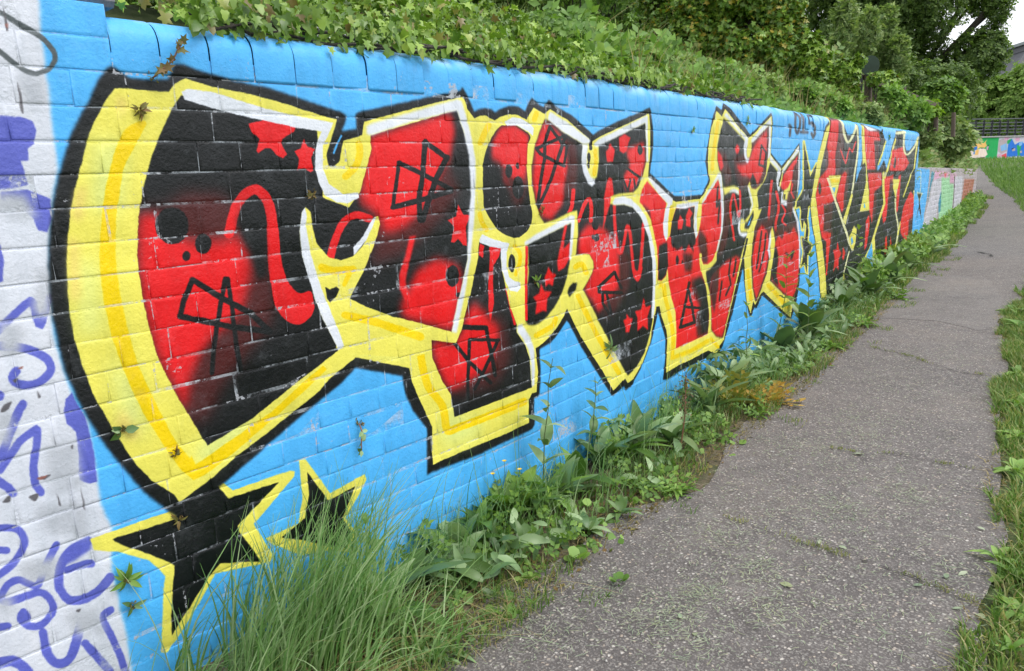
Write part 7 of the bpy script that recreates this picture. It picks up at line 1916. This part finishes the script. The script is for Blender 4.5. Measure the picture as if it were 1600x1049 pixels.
# low green mats and bright seedlings on the path edge
for i, (px, py, n, L, up, lb) in enumerate(((1058, 775, 26, .085, .3, "low green weed mat spreading onto the asphalt right of the third letter"), (1000, 770, 16, .08, .35, "low mat of weeds left of the larger green mat"),
                                        (1185, 655, 20, .09, .3, "flat green mat before the rusty orange plant"), (1300, 548, 22, .13, .25, "flat green weed mat at the foot of the yellow bar"),
                                        (1350, 512, 22, .13, .25, "flat green weed mat further along, lying on the asphalt"), (1405, 470, 22, .16, .28, "long green weed mat by the pale asphalt repair"),
                                        (700, 1032, 18, .075, .3, "grey green weed mat at the bottom edge of the picture"))):
    rosette("weed_mat", lb, "weed", foot_px(px, py), n, L, up, M_WEED if i < 6 else M_DOCK, 360+i, (lance(.22, 4, .6), make_spray(6, DIAM, .3, 4)))
for i, (px, py, L, lb) in enumerate(((905, 882, .045, "bright green seedling with round leaves on the path edge, the larger one"), (825, 915, .036, "bright green seedling with round leaves nearest the viewer"), (968, 918, .028, "tiny green tuft growing alone out of the asphalt"))):
    rosette("seedling", lb, "seedling", foot_px(px, py), 7, L, .45, M_LITE, 380+i, (ROUND,))

# little things rooted in the wall
def wall_sprout(px, py, n, L, mat, label, seed, tpl=OVAL, hang=False, stem=None):
    r = np.random.default_rng(seed)
    d = ray(px, py)
    az = math.atan2(d[0], d[1]); s = float(np.interp(az, np.arctan2(XG, YG), SG))
    q = wp(s, 0, 0); z = CAM_Z + d[2]*math.hypot(q[0], q[1])/math.hypot(d[0], d[1])
    p = wp(s, .004, z)
    t = empty("wall_sprout", p, label, "plant")
    out = wp(s, 1, 0)-wp(s, 0, 0); al = wp(s+.1, 0, 0)-wp(s, 0, 0); al /= np.linalg.norm(al)
    a = r.uniform(-2.6, 2.6, n)
    tip = out*r.uniform(.25, .7, n)[:, None] + al*np.sin(a)[:, None] + np.array([0, 0, 1])*(np.cos(a)*(-1 if hang else 1))[:, None]
    tip /= np.linalg.norm(tip, axis=1)[:, None]
    nr = out[None]+r.normal(0, .3, (n, 3)); nr -= tip*np.sum(nr*tip, 1)[:, None]; nr /= np.linalg.norm(nr, axis=1)[:, None]
    P = np.tile(p, (n, 1))+tip*.004
    if stem:
        pts = [Vector(p)] + [Vector(wp(s+ds, .02, z+dz)) for ds, dz in stem]
        V, F = tube(pts, [.0022]*len(pts), 5); obj("stem", V, F, M_RSTEM, t)
        P = np.array([np.array(pts[1+i % (len(pts)-1)]) for i in range(n)])
    leaf_objs("leaf", [tpl], P, np.stack([np.cross(tip, nr), tip, nr], 2), L*r.uniform(.65, 1.2, n), mat, t)
    V, F = inst(DIAM, np.tile(p, (14, 1))+r.normal(0, .005, (14, 3)), frames(r.normal(0, 1, (14, 3)), r=r), r.uniform(.008, .016, 14))
    obj("root_moss", V, F, M_BROWNLEAF, t)
wall_sprout(196, 905, 12, .040, M_LITE, "bright green sprout at the edge of the white patch by the big black star", 1, lance(.3, 4, .3))
wall_sprout(190, 672, 4, .03, M_DOCK, "three leaved sprout in the black outline at the left of the first letter", 2)
wall_sprout(238, 122, 9, .026, M_BROWNLEAF, "ivy sprig with brown leaves and a red stem under the coping", 3, IVY, stem=[(.02, .02), (.045, .04), (.06, .065), (.075, .085)])
wall_sprout(216, 172, 10, .022, M_BROWNLEAF, "dead brown tuft stuck on the yellow top of the first letter", 4, lance(.3, 4, .5), True)
wall_sprout(278, 812, 9, .022, M_BROWNLEAF, "grey dead tuft where the first letter's point meets the star", 5, lance(.3, 4, .5), True)
wall_sprout(836, 440, 8, .030, M_WEED, "small grey green sprout beside the red stars of the middle letter", 6, lance(.3, 4, .3))
wall_sprout(952, 545, 14, .060, M_DOCK, "spiky green sprout on the yellow foot of the third letter", 7, lance(.16, 5, .6))
wall_sprout(560, 662, 9, .024, M_DOCK, "dark trailing sprout on the blue below the first letter", 8, OVAL, True, stem=[(-.004, -.02), (-.01, -.05), (-.012, -.08)])
wall_sprout(271, 708, 7, .018, M_BROWNLEAF, "withered sprout in the yellow near the first letter's point", 9, lance(.3, 4, .5))
wall_sprout(1081, 204, 9, .022, M_WEED, "moss tuft on the plain blue under the middle of the coping", 10, lance(.3, 3, .3))
wall_sprout(1167, 191, 12, .040, M_WEED, "spidery green tuft in the notch of the fourth letter, under the coping", 11, lance(.16, 4, .5))
wall_sprout(486, 305, 8, .016, M_BROWNLEAF, "brown moss lump beside the white stroke of the first letter", 12, lance(.4, 3, .3))
wall_sprout(1388, 214, 12, .06, M_WEED, "leafy tuft in the broken coping at the far end of the wall", 13, lance(.3, 3, .3))
wall_sprout(1376, 208, 9, .05, M_BROWNLEAF, "brownish tuft in the broken coping left of the leafy one", 14, lance(.3, 3, .3))
wall_sprout(206, 946, 4, .028, M_DOCK, "single dark pointed leaf below the bright sprout on the blue", 15, lance(.35, 4, .2), True)
wall_sprout(846, 330, 6, .03, M_BROWNLEAF, "brownish sprout where the red letter meets the yellow tip", 16, lance(.2, 4, .3))

# ================================================================== RIGHT HAND VERGE
r = np.random.default_rng(140)
def verge_pts(n, y0, y1, w_, r, pw=1.0):
    i = r.uniform(0, 1, n)
    Yb = y0+(y1-y0)*i
    o_ = np.argsort(B[:, 1])
    Xb = np.interp(Yb, B[o_, 1], B[o_, 0])
    d = w_*r.random(n)**pw - .025 + .06*smooth_noise(Yb*4, 9)
    P = np.stack([Xb+d, Yb, gz(Yb)+.004], 1)
    return P, d
P, d = verge_pts(85000, .6, 9.5, 1.3, r, 1.2)
c = clump_noise(P, 3.2, 6)
k = (c > -1.3+1.2*(d < .03))
V, F = blades(P[k], r.uniform(.02, .075, k.sum())*(1+.5*np.clip(c[k], 0, 1)), np.array([-.15, -.1, 0]), .003, r, .8)
tag(obj("verge_grass", V, F, M_GRASS), kind="stuff")
P, d = verge_pts(18000, .6, 8.5, 1.1, r, 1.1)
V, F = blades(P, r.uniform(.01, .05, len(P)), np.array([-.3, -.2, 0]), .002, r, 1.6, 2)
tag(obj("verge_dry_grass", V, F, M_DRY), kind="stuff")
M_FIELD = leaf_mat("field_grass", [(.10, .20, .05), (.13, .25, .06), (.17, .29, .075), (.21, .32, .10)], .6, .3)
P, d = verge_pts(34000, 8, 34, 6.0, r, 1.0)
V, F = blades(P, r.uniform(.06, .20, len(P)), np.array([-.2, -.2, 0]), .008, r, .8)
tag(obj("field_grass", V, F, M_FIELD), kind="stuff")
P = np.stack([r.uniform(-9, 14, 22000), r.uniform(22, 46, 22000), np.zeros(22000)], 1)
P[:, 2] = gz(P[:, 1])
o_ = np.argsort(B[:, 1]); xb = np.interp(P[:, 1], B[o_, 1], B[o_, 0])
P = P[(P[:, 0] > xb+.1) & (P[:, 1] < 45)]
V, F = blades(P, r.uniform(.10, .24, len(P)), np.array([-.2, -.2, 0]), .016, r, .8)
tag(obj("meadow_grass", V, F, M_FIELD), kind="stuff")
for i, (px, py, n, L, up, lb) in enumerate(((1588, 745, 12, .10, .35, "broad leaved plantain at the right edge, level with the asphalt crack"), (1590, 690, 12, .09, .35, "plantain just beyond the first one on the right verge"),
        (1556, 882, 9, .075, .45, "upright dark green plantain on the near right verge"), (1585, 910, 12, .085, .3, "dandelion rosette right of the upright plantain"),
        (1590, 965, 12, .08, .3, "dandelion rosette in the lower right corner"), (1577, 1030, 7, .06, .55, "small two leaved plantain at the very bottom right"), (1592, 640, 12, .10, .35, "plantain on the verge by the narrow part of the path"),
        (1590, 590, 11, .11, .3, "dandelion on the verge beside the middle of the path"), (1592, 515, 12, .14, .3, "leafy weed on the verge beside the asphalt repair"), (1580, 490, 12, .15, .3, "grassy weed at the far right end of the asphalt repair"))):
    rosette("plantain" if "plantain" in lb else "verge_weed", lb, "weed", foot_px(px, py), n, L, up, M_WEED, 400+i, (lance(.34, 4, .5), lance(.26, 4, .7)))

# ================================================================== LITTER ON THE PATH
# single cut leaves lying about
LIE = lance(.42, 5, .12, .03)
for i, (px, py, L, a, lb) in enumerate(((1237, 926, .05, 1.3, "long pale cut leaf lying alone in the middle of the near path"), (1478, 912, .036, .2, "round pale cut leaf standing out at the end of the moss line"), (1441, 923, .03, 2.2, "small pale leaf left of the round one"),
        (1502, 960, .028, 1.9, "curled grey leaf near the right verge"), (1536, 976, .05, .6, "large crumpled pale leaf at the near right verge"), (1510, 902, .035, 2.6, "thin pale leaf touching the right verge"),
        (1062, 975, .03, .4, "pale leaf among the clippings in the middle foreground"), (1088, 1003, .024, 1.0, "tiny pale leaf nearest the bottom of the path"), (1350, 716, .05, 1.9, "pale torn leaf in the clippings further up the path"),
        (1322, 866, .035, 1.2, "pale leaf on the left part of the moss line"), (1280, 858, .03, .2, "greenish leaf left end of the moss line"), (1538, 836, .03, 1.2, "pale leaf at the verge by the big plantain"))):
    p = on_ground(px, py); p[2] += .019
    o = obj("cut_leaf", LIE[0]*np.array([L, L, L])*np.array([1, 1, .8]), LIE[1], M_CLIP)
    o.location = [float(v) for v in p]; o.rotation_euler = (random.uniform(-.15, .15), random.uniform(-.2, .2), a)
    tag(o, lb, "leaf", "cut leaves lying on the path")
# mown clippings in drifts
def clippings(px, py, spread, n, r):
    c = on_ground(px, py)
    P = c + np.concatenate([r.normal(0, spread, (n, 2)), np.zeros((n, 1))], 1)
    P[:, 2] = gz(P[:, 1])+.0165+r.uniform(0, .008, n)
    a = r.uniform(0, 2*np.pi, n); L = r.uniform(.006, .030, n)*(1+1.2*(r.random(n) < .06))
    d = np.stack([np.cos(a), np.sin(a), r.normal(0, .06, n)], 1)*L[:, None]; q = np.stack([-np.sin(a), np.cos(a), np.zeros(n)], 1)*.0008
    b = np.stack([np.sin(a), -np.cos(a), np.full(n, .5)], 1)*(L*r.normal(0, .06, n))[:, None]
    V = np.stack([P-d/2-q, P-d/2+q, P+b+q, P+b-q, P+d/2+q*.4, P+d/2-q*.4], 1)
    T = np.array([(0, 1, 2), (0, 2, 3), (3, 2, 4), (3, 4, 5)])
    return V.reshape(-1, 3), (T[None]+(np.arange(n)*6)[:, None, None]).reshape(-1, 3)
r = np.random.default_rng(150)
L_ = [clippings(*a, r) for a in ((1095, 935, .05, 190), (1050, 970, .055, 150), (1085, 1020, .05, 120), (1010, 985, .14, 90), (1340, 690, .09, 150), (1280, 715, .10, 120), (1300, 745, .2, 160), (1250, 830, .16, 150),
        (1350, 960, .15, 120), (1250, 1010, .12, 70), (1480, 905, .07, 90), (1420, 560, .3, 160), (1380, 640, .3, 140), (900, 960, .16, 70), (1150, 850, .25, 150), (1450, 760, .25, 150), (1500, 1000, .14, 70), (780, 1010, .12, 90), (1420, 840, .3, 260), (1250, 930, .35, 300), (1400, 700, .4, 320), (1350, 600, .5, 300), (1450, 520, .6, 260), (1160, 780, .2, 130), (1480, 620, .4, 200), (1005, 985, .05, 60), (1180, 900, .06, 150), (1200, 960, .05, 120), (1310, 800, .07, 160), (1420, 780, .06, 120), (1350, 660, .12, 220), (1230, 700, .1, 160), (1400, 600, .18, 240), (1460, 560, .2, 200), (1120, 850, .08, 160), (930, 930, .07, 120), (860, 1000, .07, 110))]
V, F = merge(L_); tag(obj("grass_clippings", V, F, M_CLIP), kind="stuff")
# cracks with moss in them
M_CRACK = plain("dark_crack", (.03, .028, .026), .95, .4, 40, 0)
def crack(name, pts, wd, mat, dz, seed, tufts=0):
    r = np.random.default_rng(seed)
    Q = resample(np.array([on_ground(*p) for p in pts]), 60)
    Q[:, :2] += np.cumsum(r.normal(0, .011, (60, 2)), 0)*.6
    T = np.gradient(Q, axis=0); T /= np.linalg.norm(T, axis=1)[:, None]; Nn = np.stack([-T[:, 1], T[:, 0], 0*T[:, 0]], 1)
    ww = wd*np.clip(r.normal(.35, .45, 60), .0, 1)[:, None]
    Q[:, 2] = gz(Q[:, 1])+dz
    V = np.concatenate([Q-Nn*ww, Q+Nn*ww])
    F = np.array([(i, i+1, 61+i, 60+i) for i in range(59)])
    tag(obj(name, V, F, mat), kind="structure")
    if tufts:
        ix = np.clip(np.round(r.choice(r.integers(2, 58, 8), tufts)+r.normal(0, 2.2, tufts)), 0, 59).astype(int)
        P = Q[ix]+np.concatenate([r.normal(0, wd*1.5, (tufts, 2))*1.6, np.zeros((tufts, 1))], 1)
        return blades(P, r.uniform(.006, .022, tufts), np.array([.1, 0, 0]), .0016, r, .8, 2)
MS = []
MS.append(crack("path_crack", [(1135, 815), (1200, 838), (1290, 862), (1370, 882), (1440, 905), (1490, 925), (1535, 945)], .004, M_CRACK, .0175, 1, 260))
MS.append(crack("path_crack", [(1300, 705), (1380, 712), (1450, 722), (1500, 728)], .002, M_CRACK, .0175, 2, 120))
MS.append(crack("path_crack", [(1360, 545), (1420, 560), (1480, 578), (1545, 592)], .004, M_CRACK, .0175, 3, 200))
#MS.append(crack("path_crack", [(1300, 545), (1330, 538), (1400, 545)], .012, M_CRACK, .0175, 4, 60))
MS.append(crack("path_crack", [(1520, 395), (1545, 397), (1560, 402)], .03, M_CRACK, .0185, 5))
V, F = merge([x for x in MS if x]); tag(obj("crack_moss", V, F, leaf_mat("moss", [(.20, .24, .10), (.27, .30, .14), (.34, .32, .17)], .8)), kind="stuff")
# loose stones
r = np.random.default_rng(160)
n = 900
i_ = r.integers(12, 300, n); u = r.random(n)[:, None]
P = A[i_]*(1-u)+B[i_]*u; P[:, 2] = gz(P[:, 1])+.014
OCT = (np.array([(1, 0, 0), (-.8, .1, 0), (0, .9, 0), (.1, -.8, 0), (0, 0, .7), (0, 0, -.5)]), np.array([(0, 2, 4), (2, 1, 4), (1, 3, 4), (3, 0, 4), (2, 0, 5), (1, 2, 5), (3, 1, 5), (0, 3, 5)]))
V, F = inst(OCT, P, frames(r.normal(0, .3, (n, 3))+np.array([0, 0, 1]), r=r), r.uniform(.0022, .0065, n))
tag(obj("loose_chippings", V, F, plain("pale_chips", (.42, .40, .38), .8, .4, 90, 0)), kind="stuff")
